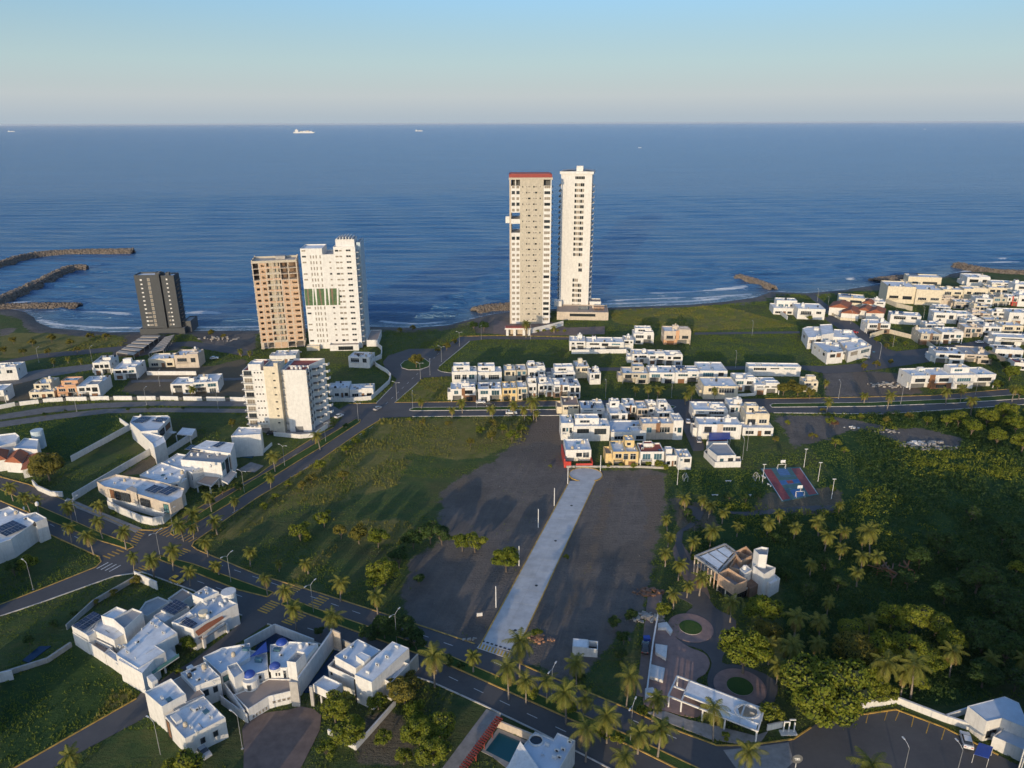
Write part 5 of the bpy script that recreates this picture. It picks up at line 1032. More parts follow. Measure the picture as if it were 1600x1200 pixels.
for v0, v1 in ((0.02, 0.28), ): mb = MB(); mb.prism([bl(0.45, v0), bl(0.98, v0), bl(0.98, v1), bl(0.45, v1)], 2.88, 3.02); mb.build('roof', 'roof_white', e.o)
mb = MB(); mb.prism([bl(0.70, 0.31), bl(0.79, 0.31), bl(0.74, 0.62), bl(0.79, 0.96), bl(0.70, 0.98)], 2.9, 3.05); mb.prism([bl(0.92, 0.31), bl(0.99, 0.31), bl(0.99, 0.98), bl(0.92, 0.98), bl(0.955, 0.62)], 2.9, 3.05); mb.build('roof', 'roof_white', e.o)
for u in (0.01, 0.155, 0.4, 0.65, 0.99):
    for v in (0.02, 0.98): p = bl(u, v); e.box('post', p[0] - 0.15, p[0] + 0.15, p[1] - 0.15, p[1] + 0.15, -0.3, 2.85)
a, b = bl(0.2, 0.85), bl(0.95, 0.9); mb = MB(); mb.obox(a, b, 0.2, 0, 2.85); mb.build('back_wall', 'grey_wall', e.o)
for i, (px, nm) in enumerate((([(1028, 973), (1042, 971), (1051, 984), (1048, 989), (1040, 980), (1028, 980)], 'upper'), ([(1024, 1005), (1043, 1008), (1041, 1028), (1024, 1018)], 'second'), ([(1017, 1037), (1039, 1043), (1036, 1062), (1015, 1056)], 'third'), ([(1008, 1075), (1020, 1073), (1030, 1086), (1008, 1088)], 'lowest'))):
    pts = [G(*c, 1.0) for c in px]; o = pts[0]; r = tag(empty('seat_wall', (*o, 0)), nm + ' white bench wall along the left side of the plaza', 'bench', 'bench walls of the park plaza'); mb = MB(); mb.prism([(x - o[0], y - o[1]) for x, y in pts], -0.2, 0.9); mb.build('seat', 'white', r)
wall([(1031, 948), (1020, 1010), (1010, 1090)], 1.6, 'white', 'thin white wall along the left side of the park'); 
wall([(1198, 1141), (1222, 1136)], 1.4, 'white', 'short white wall beside the park gate frame'); e = House('gate_frame', 'small white double-arched gate frame at the park corner', 'gate', (1223, 1145), 0)
for x in (0, 1.1, 2.2): e.box('post', x, x + 0.22, 0, 0.3, -0.2, 2.6)
e.box('lintel', 0, 1.32, 0.02, 0.28, 2.6, 2.85); e.box('lintel', 1.12, 2.42, 0.01, 0.29, 3.2, 3.4); e.box('plinth', -0.6, 2.8, -0.8, 0.6, -0.2, 0.25)

# bottom right corner
wall([(1345, 1107), (1400, 1098), (1475, 1127)], 1.6, 'white', 'white wall with sunlit patches behind the parking bays', 0.4); wall([(1475, 1127), (1520, 1142), (1600, 1180)], 1.6, 'white', 'grey-white wall beside the parked white car', 0.4); wall([(1475, 1127), (1513, 1114)], 1.6, 'white', 'short white wall running up to the corner house')
h = House('house', 'white house with sloped flat roof in the bottom right corner', 'house', (1540, 1150), -10)
P(h, [(1512, 1103), (1570, 1088), (1592, 1098), (1610, 1140), (1566, 1122), (1542, 1127)], 5.2, roof='roof_blue', par=0.1); P(h, [(1552, 1150), (1580, 1128), (1640, 1140), (1640, 1190)], 3.0, roof='roof_blue'); a, b = h.L(1542, 1127, 5.2), h.L(1566, 1122, 5.2); pwin(h, a, b, 0.2, 0.8, 0.8, 2.4, 'k')
h = House('glass_building', 'tall glazed building with white frames just beyond the right bottom edge', 'building', (1628, 1090), -6, z=20.5)
for k in range(10): h.box('frame', k * 2.0, k * 2.0 + 0.14, -0.1, 0.1, -0.3, 21.2)
for k in range(8): h.box('frame', -0.12, 0.1, k * 2.0 - 13.6, k * 2.0 - 13.46, -0.3, 21.2)
for z in range(3, 22, 3): h.box('transom', 0, 40, -0.08, 0.08, z - 0.1, z + 0.1); h.box('transom', -0.1, 0.08, -14, 0, z - 0.1, z + 0.1)
h.box('glazing', 0.12, 40, -14, -0.12, -0.3, 20.4, 'glass_teal'); h.box('roof', 0.0, 40, -14, 0, 20.45, 20.6, 'roof_grey')
a = G(1526, 1178); mb = MB(); pts = [G(*c, 2.3) for c in ((1522, 1178), (1530, 1160), (1552, 1167), (1545, 1185))]; o = pts[0]; e = tag(empty('shade_canopy', (*o, 0)), 'bright blue shade canopy beside the parked white car', 'canopy'); mb.prism([(x - o[0], y - o[1]) for x, y in pts], 2.2, 2.3); mb.build('canopy', 'blue_paint', e)
for x, y in pts: mb = MB(); mb.tube([(x - o[0], y - o[1], -0.3), (x - o[0], y - o[1], 2.2)], [0.05, 0.05], 6); mb.build('post', 'galv', e)

# left: corner house with solar roof, long white houses behind it
h = House('house', 'beige fronted corner house with solar roof and curved garden wall', 'house', (255, 808), -29)
f = P(h, [(151, 752), (181, 741), (250, 752), (288, 763), (284, 776), (265, 786), (252, 783), (213, 771), (197, 767), (163, 760)], 7.0, 3.0, 'beige', par=0.7); P(h, [(165, 769), (196, 750), (265, 772), (255, 792), (240, 790)], 4.2, 0, 'white')
rpan(h, [(225, 766), (236, 757), (250, 760), (242, 771)], 6.9, 2, 4, 3); rpan(h, [(246, 769), (255, 759), (272, 763), (262, 774)], 6.9, 2, 4, 3)
a, b = h.L(165, 760, 7), h.L(252, 783.5, 7)
pwin(h, a, b, 0.03, 0.14, 3.3, 6.2, 'd', 'panel'); pwin(h, a, b, 0.16, 0.24, 3.2, 6.2, 'k'); pwin(h, a, b, 0.26, 0.42, 3.4, 6.2, 'k'); pwin(h, a, b, 0.62, 0.78, 3.6, 6.0, 'k'); a2, b2 = h.L(265, 786, 7), h.L(285, 774, 7); pwin(h, a2, b2, 0.25, 0.85, 3.8, 5.8, 'k2'); pwin(h, h.L(252, 783, 7), h.L(265, 786, 7), 0.2, 0.8, 3.2, 6.2, 'k2')
q = [h.L(*c, 7.4) for c in ((197, 765), (206, 760), (214, 764), (213, 771))]; mb = MB(); mb.prism(q, 3.2, 7.6); mb.build('pier', 'beige', h.o)
wall([(170, 793), (190, 803), (222, 817), (240, 821), (256, 818), (277, 800), (284, 793)], 2.6, 'white', 'curved pale garden wall of the corner house at the intersection', 0.3)
P(h, [(262, 775), (287, 765), (290, 775), (272, 786)], 3.3, roof='roof_white')
h = House('house', 'white flat-roofed house with overhanging slab, behind the solar corner house', 'house', (300, 765), -28)
P(h, [(218, 742), (252, 722), (292, 735), (280, 752), (260, 756)], 6.6); P(h, [(262, 751), (276, 744), (292, 747), (279, 757)], 5.6, 5.2, par=0.05); P(h, [(264, 757), (278, 750), (290, 756), (278, 768)], 3.1, roof='roof_blue'); a, b = h.L(260, 756, 6.6), h.L(280, 752, 6.6); pwin(h, a, b, 0.1, 0.8, 3.4, 5.6, 'k'); h.clutter(0, 5)
h = House('house', 'white house with long balcony window and paved car terrace', 'house', (320, 750), -28)
P(h, [(255, 722), (277, 708), (330, 718), (318, 730), (300, 738)], 6.4); P(h, [(308, 753), (322, 742), (344, 745), (330, 759)], 3.2, 2.7, 'white', 'terrace', par=0.15); a, b = h.L(299, 738, 6.4), h.L(320, 729, 6.4); pwin(h, a, b, 0.0, 0.9, 3.6, 5.6, 'k2'); h.clutter(0, 5)
for q in ((310, 770), (330, 772), (343, 762)): p = h.L(*q); h.box('column', p[0] - 0.18, p[0] + 0.18, p[1] - 0.18, p[1] + 0.18, -0.3, 2.7)
h = House('house', 'tall white house with dark stone panels and rooftop solar panels', 'house', (345, 740), -28)
P(h, [(282, 718), (303, 699), (362, 706), (345, 723)], 8.8, roof='roof_grey'); P(h, [(300, 700), (322, 688), (366, 692), (360, 708)], 9.3, par=0.1); rpan(h, [(288, 702), (296, 695), (318, 698), (312, 705)], 9.0, 5, 1, 3); rpan(h, [(331, 697), (340, 690), (348, 691), (340, 699)], 9.4, 2, 2, 3); a, b = h.L(345, 723, 8.8), h.L(362, 706, 8.8); pwin(h, a, b, 0.05, 0.25, 5.6, 8.0, 'k2'); pwin(h, a, b, 0.35, 0.6, 3.0, 8.2, 'k'); pwin(h, a, b, 0.7, 0.9, 3.2, 7.8, 'd', 'panel')
P(h, [(346, 750), (362, 735), (370, 738), (356, 755)], 3.4, 2.8, roof='roof_grey', par=0.1); h.clutter(0, 3)
for q in ((349, 762), (360, 752), (369, 746)): p = h.L(*q); h.box('column', p[0] - 0.2, p[0] + 0.2, p[1] - 0.2, p[1] + 0.2, -0.3, 2.8)
h = House('house', 'plain white box house with blind wall beside a pale blue pool', 'house', (385, 712), -10)
P(h, [(361, 681), (373, 667), (409, 668), (407, 678)], 9.0); wall([(407, 712), (425, 696)], 1.2, 'white', 'low white wall right of the blind white box house'); pave('pool', [(372, 714), (380, 706), (402, 706), (394, 716)], 'pool', 'pale blue pool below the blind white box house', 0.1); pave('drive', [(370, 735), (392, 722), (412, 728), (398, 738)], 'paving', 'pale driveway below the pale blue pool', 0.06)
h = House('house', 'wedge-shaped white house with blue solar panels on its roof', 'house', (230, 700), -20)
P(h, [(203, 660), (208, 650), (262, 649), (266, 652), (246, 672), (220, 674)], 7.2, roof='roof_blue'); P(h, [(203, 661), (221, 672), (257, 682), (239, 694)], 6.4); P(h, [(238, 692), (255, 681), (259, 690), (241, 700)], 7.4, par=0.2); rpan(h, [(206, 659), (211, 651), (229, 652), (222, 661)], 7.0, 5, 2, 3); rpan(h, [(236, 658), (244, 652), (259, 653), (252, 660)], 7.0, 5, 2, 3); a, b = h.L(246, 672, 7.2), h.L(266, 652, 7.2); pwin(h, a, b, 0.1, 0.45, 3.4, 6.0, 'k'); pwin(h, a, b, 0.55, 0.9, 3.6, 5.8, 'd'); h.clutter(0, 4)
h.box('balcony', *[v for v in (h.L(262, 676, 3)[0], h.L(262, 676, 3)[0] + 3, h.L(262, 676, 3)[1], h.L(262, 676, 3)[1] + 1.6)], 2.9, 3.2)
h = House('pool_pergola', 'white garden pergola with square openings behind the wedge house', 'pergola', (285, 690), -20); P(h, [(276, 678), (285, 668), (306, 670), (300, 680)], 3.2, 2.8, par=0.05)
for q in ((277, 690), (285, 681), (306, 683), (299, 693)): p = h.L(*q); h.box('post', p[0] - 0.15, p[0] + 0.15, p[1] - 0.15, p[1] + 0.15, -0.3, 2.8)
wall([(262, 712), (308, 682)], 2.8, 'white', 'white wall from the wedge house up to the pergola'); wall([(112, 722), (203, 672)], 2.4, 'white', 'long pale wall dividing the two dark lawns'); wall([(115, 782), (240, 708)], 2.6, 'white', 'long pale wall left of the solar corner house'); wall([(188, 660), (205, 672)], 2.0, 'white', 'short white wall left of the wedge house'); wall([(52, 757), (60, 766), (80, 775), (99, 776)], 1.8, 'white', 'cream curved wall at the bend left of the intersection', 0.4)
h = House('house', 'white house with twelve solar panels at the left edge', 'house', (40, 850), 35)
P(h, [(-30, 832), (-10, 800), (14, 791), (26, 797), (40, 803), (56, 800), (72.5, 809), (55, 816), (17, 842), (-10, 852)], 6.4, par=0.5); rpan(h, [(10, 838), (-6, 826), (31, 814), (43, 823)], 6.5, 6, 2, 3); P(h, [(42, 808), (56, 800), (72.5, 809), (56, 816)], 7.2, par=0.8); h.clutter(0, 5)
h = House('villa', 'white villa with orange tiled roofs and round rooms at the left edge', 'villa', (30, 735), 5)
P(h, [(-20, 690), (-10, 680), (24, 676), (30, 681), (24, 690), (0, 697)], 7.0); P(h, [(20, 700), (38, 684), (60, 686), (58, 702)], 6.0, roof='roof_blue'); P(h, [(28, 712), (40, 700), (60, 704), (62, 715)], 4.0); c = h.L(57, 672, 7.4); mb = MB(); mb.tube([(c[0], c[1], -0.4), (c[0], c[1], 7.4)], [2.2, 2.2], 20); mb.build('turret', 'pale_blue', h.o)
def gable(h, px, ze, zr, mat='roof_tile'):
    q = [h.L(*p, ze) for p in px]; m0 = tuple((q[0][k] + q[3][k]) / 2 * 0.85 + (q[1][k] + q[2][k]) / 2 * 0.15 for k in (0, 1)); m1 = tuple((q[1][k] + q[2][k]) / 2 * 0.85 + (q[0][k] + q[3][k]) / 2 * 0.15 for k in (0, 1))
    mb = MB(); A_, B_, C_, D_ = [(*p, ze) for p in q]; M, N = (*m0, zr), (*m1, zr); mb.poly([A_, B_, N, M]); mb.poly([C_, D_, M, N]); mb.poly([B_, C_, N]); mb.poly([D_, A_, M]); mb.poly([D_, C_, B_, A_]); mb.build('roof', mat, h.o)
    cx = sum(p[0] for p in q) / 4; cy = sum(p[1] for p in q) / 4; mb = MB(); mb.prism([(cx + (p[0] - cx) * 0.9, cy + (p[1] - cy) * 0.9) for p in q], -0.4, ze); mb.build('wall', 'white', h.o)
gable(h, [(-20, 722), (-15, 697), (16, 696), (10, 718)], 4.6, 6.6); gable(h, [(6, 722), (20, 705), (46, 707), (34, 724)], 4.2, 6.0); gable(h, [(32, 735), (40, 712), (78, 708), (86, 722)], 3.6, 5.0)
# ------------------------------------------------------------------ rows of houses beyond the avenue
W_ = 'white'
M = [  # label, left pixel of the front roof edge, right column, roof height, depth, options
 ('white house with a wooden panel, leftmost of the row on the avenue', (704, 608), 743, 6.2, 9, dict(accent='wood', yaw=4)),
 ('white house with a long strip window, second of the row on the avenue', (747, 608), 783.5, 6.2, 9, dict(yaw=4, kind='b')),
 ('cream house with a square window, third of the row on the avenue', (785, 606.5), 808, 6.4, 9, dict(mat='yellow_wall', yaw=4)),
 ('narrow cream house left of the two tallest avenue palms', (808.5, 605), 824, 6.4, 9, dict(mat='cream', yaw=4)),
 ('narrow white house behind the tallest avenue palm', (825, 599), 838.5, 7.2, 8, dict(yaw=4)),
 ('white house with a low carport, right of the tallest avenue palm', (841, 600), 864, 6.4, 9, dict(yaw=4, up=(0.1, 0.6, 0.3, 0.8))),
 ('white house with a tall brown stone pier', (865, 602), 889.5, 6.3, 10, dict(yaw=4, accent='brown_stone')),
 ('white end house with a dark garage, rightmost of the row on the avenue', (890, 603), 907, 6.3, 10, dict(yaw=4)),
 ('white three-level house, leftmost of the second row', (706, 581), 745, 7.0, 8, dict(yaw=4, up=(0.06, 0.72, 0.3, 0.95), carport=False)),
 ('white three-level house, second of the second row', (746.5, 581.5), 784, 7.0, 8, dict(yaw=4, up=(0.02, 0.72, 0.3, 0.95), carport=False)),
 ('small cream house with dark yard in the second row', (788, 579), 806, 6.0, 9, dict(yaw=4, mat='cream', carport=False)),
 ('cream and grey house over a dark pool yard', (807, 578), 823, 6.2, 9, dict(yaw=4, mat='sand_wall')),
 ('tall narrow white house in the middle of the second row', (825, 575), 852, 7.6, 9, dict(yaw=4, carport=False)),
 ('white house with a broad terrace over dark glass', (864, 583), 899, 5.6, 8, dict(yaw=4, up=(0.1, 0.95, 0.35, 1.0))),
 ('cream house with a slim chimney box in the second row', (900, 573), 921, 6.2, 10, dict(yaw=4, mat='cream', carport=False)),
 ('white box house, rightmost of the second row', (922, 583), 939, 6.0, 8, dict(yaw=4, carport=False)),
 # cluster right of the dark sand lot
 ('cream house with a flat brown roof beside the dark lot', (879, 633), 905, 5.2, 11, dict(yaw=1, mat='cream', roof='roof_tan', carport=False, roofbox=False)),
 ('white house with blue solar roof behind the grey gabled block', (908, 638), 945, 5.0, 9, dict(yaw=1, roof='roof_blue')),
 ('white house with a square stair box in the cluster middle', (953, 646), 981, 6.0, 12, dict(yaw=1, up=(0.15, 0.7, 0.7, 1.0), carport=False)),
 ('white house with a wooden strip right of the stair box house', (976, 634), 995, 6.2, 9, dict(yaw=1, accent='wood')),
 ('narrow white house with a framed dark window in the cluster', (996, 638), 1013, 6.2, 9, dict(yaw=1, mat='beige')),
 ('narrow white house with an open terrace in the cluster', (1013.5, 636), 1027, 6.0, 9, dict(yaw=1)),
 ('white corner house at the top of the side street', (1027, 643), 1053, 6.2, 9, dict(yaw=1, up=(0.2, 0.75, 0.5, 1.0), carport=False)),
 ('tall white house at the left edge of the cluster by the dark lot', (877, 661), 896, 7.4, 9, dict(yaw=1, carport=False)),
 ('broad white house with stepped grey parapets above the red house', (896.5, 666), 953, 6.6, 8, dict(yaw=1, up=(0.06, 0.72, 0.35, 0.95), carport=False)),
 ('low house with blue-grey roof in the cluster', (955, 675), 1010, 4.0, 12, dict(yaw=1, roof='roof_blue', roofbox=False)),
 ('beige house with a wooden strip and white end block', (1004, 662), 1053, 7.0, 7, dict(yaw=1, mat='beige', accent='wood', carport=False)),
 ('tall white end block on the side street', (1053, 657), 1068, 8.4, 8, dict(yaw=1, carport=False, roofbox=False)),
 ('cream house with an upper stair box above the lot edge', (958, 706), 998, 6.2, 10, dict(yaw=1, mat='yellow_wall', up=(0.55, 0.92, 0.5, 1.0))),
 ('white house with a red roof deck above the lot edge', (1001, 706), 1038, 6.2, 8, dict(yaw=1, roof='roof_red')),
 ('small white house right of the red roof deck house', (1041, 712), 1060, 4.4, 7, dict(yaw=1)),
 ('white end house with little terrace at the lot corner', (1060.5, 714), 1081, 5.2, 7, dict(yaw=1, carport=False)),
 # right of the side street
 ('long white house with a turquoise court behind the blue awning house', (1084, 640), 1138, 5.0, 10, dict(yaw=-3, roof='roof_white')),
 ('white house with stacked terraces at the right of the block', (1140, 633), 1164, 6.4, 9, dict(yaw=-3, carport=False)),
 ('cream white house with stepped roof boxes beside the open field', (1166, 647), 1203, 7.6, 9, dict(yaw=-3, mat='cream', up=(0.1, 0.6, 0.4, 0.9), carport=False)),
 ('white house front with a bright blue awning', (1092, 663), 1159, 6.4, 8, dict(yaw=-2, carport=False, accent='beige')),
 ('low white annex wall house beside the open field', (1161, 668), 1209, 3.6, 6, dict(yaw=-2, roofbox=False, clutter=0)),
 # along the grass plots towards the beach
 ('sprawling white house with courtyard next to the twin towers', (890, 533), 915, 5.6, 11, dict(yaw=-3)),
 ('white wing with three upper windows next to the twin towers', (916, 534), 975, 5.4, 10, dict(yaw=-3, kind='k')),
 ('white house end block above the shaded grass plot', (975, 531), 990, 5.6, 9, dict(yaw=-3, carport=False)),
 ('small white house behind the wing with three windows', (990, 521), 1022, 6.4, 9, dict(yaw=-3, up=(0.1, 0.9, 0.4, 1.0))),
 ('square house with orange panels standing alone on the grass', (1038, 517), 1080, 8.2, 11, dict(yaw=-3, mat='beige', accent='orange_wall', kind='k')),
 ('white terrace house, left of the three joined ones', (988, 553), 1013, 5.8, 9, dict(yaw=-2)),
 ('white terrace house, middle of the three joined ones', (1013.5, 554), 1040, 5.8, 9, dict(yaw=-2)),
 ('white terrace house, right of the three joined ones', (1040.5, 555), 1067, 5.8, 9, dict(yaw=-2)),
 ('grey and white house with a big terrace at the row end', (973, 583), 1014, 5.6, 10, dict(yaw=-2, mat='sand_wall', up=(0.4, 0.85, 0.4, 1.0))),
 ('white flat house with a glass pool front, second along', (1014.5, 582), 1055, 5.6, 11, dict(yaw=-2, kind='b')),
 ('white flat house with a glass pool front, third along', (1055.5, 582), 1094, 5.6, 11, dict(yaw=-2, kind='b')),
 ('white house with a wide plain roof and ribbon window', (1094, 579), 1137, 6.4, 14, dict(yaw=-2, kind='b', carport=False)),
 ('large cream fronted house with a blank white roof', (1100, 603), 1154, 6.4, 13, dict(yaw=-2, mat='cream', roofbox=False, carport=False)),
 ('white house with an open carport and parked car', (1149, 592), 1181, 6.4, 9, dict(yaw=-2)),
 ('white house with a pyramid-like roof beside the street trees', (1179, 601), 1219, 5.0, 11, dict(yaw=-2, roofbox=False)),
 ('white house around a planted courtyard behind the street trees', (1170, 572), 1252, 5.2, 6, dict(yaw=-3, carport=False)),
 ('small cream annex at the right of the street trees', (1257, 596), 1279, 5.2, 7, dict(yaw=-3, mat='cream', carport=False)),
 # towards the right
 ('white modern house with solar roof by the beach path', (1247, 482), 1290, 7.0, 16, dict(yaw=-8, carport=False)),
 ('low white wing with striped wall by the beach path', (1209, 481), 1240, 4.4, 14, dict(yaw=-8, carport=False)),
 ('upper white block of the house by the beach path', (1214, 469), 1246, 8.0, 8, dict(yaw=-8, carport=False, roofbox=False)),
 ('cream house with ragged parapet near the rocks', (1311, 464), 1352, 7.0, 13, dict(yaw=-20, mat='cream', carport=False)),
 ('white corner house with a brown recess opposite the tiled villa', (1356, 505), 1392, 6.4, 10, dict(yaw=-4, accent='brown_stone')),
 ('big cream windowless block, tallest of the right quarter', (1388, 447), 1432, 12.0, 20, dict(yaw=-12, mat='cream', carport=False, roofbox=False)),
 ('right half of the big cream block with a small window', (1433, 452), 1474, 11.0, 20, dict(yaw=-12, mat='cream', carport=False, roofbox=False)),
 ('cream house behind the big cream block by the sea', (1420, 432), 1472, 9.0, 12, dict(yaw=-12, mat='cream')),
 ('beige low house below the big cream block', (1452, 465), 1492, 5.0, 10, dict(yaw=-12, mat='beige', carport=False)),
 ('salmon beige house next to the beige low house', (1492, 471), 1521, 5.0, 10, dict(yaw=-12, mat='beige')),
 ('white house with roof tanks above the curved dark street', (1392, 491), 1440, 6.0, 10, dict(yaw=-18, carport=False)),
 ('grey fronted double house on the curved street', (1440, 521), 1472, 6.8, 13, dict(yaw=-6, mat='sand_wall', accent='brown_stone')),
 ('white double house with dark garages on the curved street', (1472.5, 519), 1506, 6.8, 12, dict(yaw=-6, kind='k')),
 ('pale house with solar roof on the curved street', (1508, 511), 1536, 6.4, 10, dict(yaw=-8, mat='beige')),
 ('white house with solar roof farther along the curved street', (1537, 510), 1566, 6.4, 10, dict(yaw=-8)),
 ('cream white house at the end of the curved street', (1567, 508), 1600, 6.4, 10, dict(yaw=-8, mat='cream')),
 ('long white house with blue shaded wall above the curved street', (1460, 488), 1496, 7.0, 9, dict(yaw=-10, carport=False)),
 ('white house next to the long blue shaded wall', (1496, 490), 1520, 7.0, 9, dict(yaw=-10)),
 ('cream house with dark brown recess above the curved street', (1520, 489), 1548, 6.4, 9, dict(yaw=-10, mat='beige', accent='brown_stone')),
 ('big white house at the right edge above the curved street', (1578, 488), 1630, 7.6, 12, dict(yaw=-10)),
 ('white house left of the dark roofed one by the bushes', (1463, 551), 1508, 6.0, 12, dict(yaw=-12)),
 ('house with wide dark roof deck by the bushes', (1508, 553), 1552, 5.0, 16, dict(yaw=-12, roof='roof_grey', mat='beige')),
 ('white house with brown stripes facing the right avenue', (1425, 587), 1490, 7.0, 11, dict(yaw=3, accent='wood', kind='k')),
 ('white framed house facing the right avenue beside the bushes', (1490.5, 586), 1557, 7.0, 11, dict(yaw=3, up=(0.05, 0.5, 0.4, 0.9), kind='b')),
 ('cream row house near the sea with a dark court', (1474, 452), 1506, 7.0, 11, dict(yaw=-12, mat='cream')),
 ('cream row house with two small windows near the sea', (1507, 451), 1545, 7.5, 11, dict(yaw=-12, mat='cream', carport=False)),
 ('cream end house of the row near the sea', (1545, 449), 1578, 7.0, 11, dict(yaw=-12, mat='cream', carport=False)),
 ('white hall with a low gable by the far jetty', (1512, 433), 1548, 7.0, 16, dict(yaw=-12, carport=False, roofbox=False)),
 ('pale house below the cream row near the sea', (1525, 466), 1552, 6.0, 9, dict(yaw=-12)),
 ('grey house below the cream row near the sea', (1553, 464), 1574, 6.4, 9, dict(yaw=-12, mat='sand_wall')),
 ('white house with a red gate near the right edge', (1575, 463), 1592, 6.6, 9, dict(yaw=-12, accent='red_wall')),
 ('tall white house cut by the right edge', (1593, 461), 1630, 8.0, 12, dict(yaw=-12, carport=False)),
 ('white house at the right edge with blue shade', (1587, 444), 1640, 7.0, 12, dict(yaw=-12, carport=False)),
 ('white house below the grey rooftops at the right edge', (1556, 526), 1640, 5.0, 9, dict(yaw=-10)),
 ('low white house between the beige low house and the long blue shaded wall', (1462, 479), 1486, 5.0, 8, dict(yaw=-10)),
 ('cream white house right of the salmon beige house', (1522, 478), 1548, 5.6, 8, dict(yaw=-10, mat='cream')),
 ('white house between the brown recess and the big right edge house', (1550, 487), 1577, 6.0, 9, dict(yaw=-10)),
 ('white back row house behind the grey fronted double house', (1446, 506), 1476, 5.6, 8, dict(yaw=-8)),
 ('white back row house behind the solar roof on the curved street', (1508, 500), 1538, 6.0, 8, dict(yaw=-8, kind='k')),
 ('grey back row house near the right edge of the curved street', (1540, 499), 1572, 6.0, 8, dict(yaw=-8, mat='sand_wall')),
 ('pale house between the tiled villa and the big cream block', (1352, 470), 1384, 5.4, 9, dict(yaw=-14, carport=False)),
 ('low white house at the foot of the far jetty', (1550, 441), 1585, 5.4, 10, dict(yaw=-12, carport=False)),
 ('white house right of the dark roof deck by the bushes', (1556, 545), 1600, 4.6, 9, dict(yaw=-12)),
 ('reddish roofed small house at the right edge', (1586, 566), 1630, 4.2, 8, dict(yaw=-12, roof='roof_red', roofbox=False)),
 # left quarter
 ('white house with black balcony frames behind the left lots', (144, 567), 171, 6.6, 12, dict(yaw=8, kind='k')),
 ('white gallery house right of the black balcony frames', (176, 577), 212, 5.8, 14, dict(yaw=8, kind='k')),
 ('low cream house, leftmost of the group behind the segmented wall', (45, 613), 84, 3.4, 7, dict(yaw=6, mat='cream', roofbox=False)),
 ('cream upper house behind the low cream one', (52, 600), 78, 5.8, 9, dict(yaw=6, mat='cream', carport=False)),
 ('orange stuccoed house behind the segmented wall', (88, 605), 119, 5.8, 8, dict(yaw=6, mat='orange_wall', up=(0.15, 1.0, 0.3, 1.0))),
 ('white house with solar roof right of the orange house', (119.5, 604), 154, 6.0, 15, dict(yaw=8, kind='k')),
 ('cream house with dark gate on the raised plot', (231, 561), 271, 4.6, 10, dict(yaw=5, mat='cream')),
 ('twin beige boxes house on the raised plot', (271.5, 555), 309, 7.2, 10, dict(yaw=5, mat='beige', carport=False)),
 ('white house with dark glazing and one palm behind the wall', (266, 600), 301, 5.2, 10, dict(yaw=4, kind='k')),
 ('white stepped house right of the dark glazed one', (301.5, 598), 340, 5.6, 12, dict(yaw=10)),
 ('white house cut by the left edge', (-25, 577), 25, 6.4, 10, dict(yaw=10, carport=False)),
 ('small white house low at the left edge', (-40, 612), 5, 6.0, 9, dict(yaw=10)),
 ('white low roofed house behind the cream apartment block', (426, 556), 462, 4.2, 10, dict(yaw=5, roofbox=False)),
 ('small white house with tank below the mural tower', (544, 557), 577, 6.0, 9, dict(yaw=-8, carport=False)),
 ('white walled villa with curved roofs left of the avenue', (520, 607), 545, 4.6, 10, dict(yaw=5)),
 ('white glazed villa wing behind the curved white wall', (546, 609), 583, 4.2, 8, dict(yaw=5, kind='b')),
]
for i, (lab, pl, xr, z, dp, k) in enumerate(M): auto(lab, pl, xr, z, dp, seed=i, **k)

# the red house, red-gated row house, blue awning and orange tiled villa
h = House('house', 'white house with red side walls at the end of the concrete road', 'house', (885, 728), 1)
v = h.F((884, 703), 924, 10, 5.8, 2.6, mat='white'); x0, x1, y0, y1 = h.V[v][:4]; h.block(x0 - 0.3, x1 + 0.2, y0 + 2.5, y1, 0, 2.58, mat='white', par=0.1); h.box('red_wall', x0 - 0.8, x0 - 0.35, y0 - 3, y1, -0.3, 3.6, 'red_wall'); h.box('red_wall', x0 + 3.6, x1 + 0.3, y0 - 3, y0 - 2.7, -0.3, 1.6, 'red_wall'); h.box('red_wall', x0 - 0.34, x0 + 1.8, y0 - 3, y0 - 2.7, -0.3, 2.4, 'red_wall'); h.box('red_wall', x1 + 0.05, x1 + 0.35, y0 - 2.7, y0 + 4, -0.3, 2.2, 'red_wall'); h.win(v, 'f', 0.42, 0.62, 3.1, 4.6, 'k'); h.win(v, 'f', 0.68, 0.92, 2.7, 4.8, 'w'); h.clutter(v, 5)
h = House('villa', 'villa with orange tiled hip roofs and cream walls', 'villa', (1330, 492), -12)
for px, ze, zr in (([(1294, 480), (1302, 471), (1332, 473), (1328, 482)], 5.5, 7.6), ([(1313, 489), (1320, 479), (1347, 482), (1343, 491)], 4.6, 6.6), ([(1340, 484), (1348, 477), (1366, 480), (1360, 487)], 5.2, 7.0), ([(1352, 489), (1358, 481), (1385, 482), (1383, 490)], 5.0, 7.0), ([(1346, 474), (1352, 468), (1368, 471), (1364, 476)], 5.0, 6.8)): gable(h, px, ze, zr)
h.box('terrace_wall', *[c for c in (h.L(1313, 497)[0], h.L(1345, 497)[0], h.L(1313, 497)[1], h.L(1313, 497)[1] + 0.3)], -0.3, 1.6, 'cream'); wall([(1293, 489), (1313, 500), (1340, 502)], 1.6, 'cream', 'low cream wall before the orange tiled villa')
for q in ((1318, 492), (1326, 493), (1335, 494)): p = h.L(*q); h.box('column', p[0] - 0.25, p[0] + 0.25, p[1] - 0.25, p[1] + 0.25, 0, 4.0, 'yellow_wall')
h = House('house', 'long white walled house with red gates beside the grass plot', 'house', (1300, 560), -6)
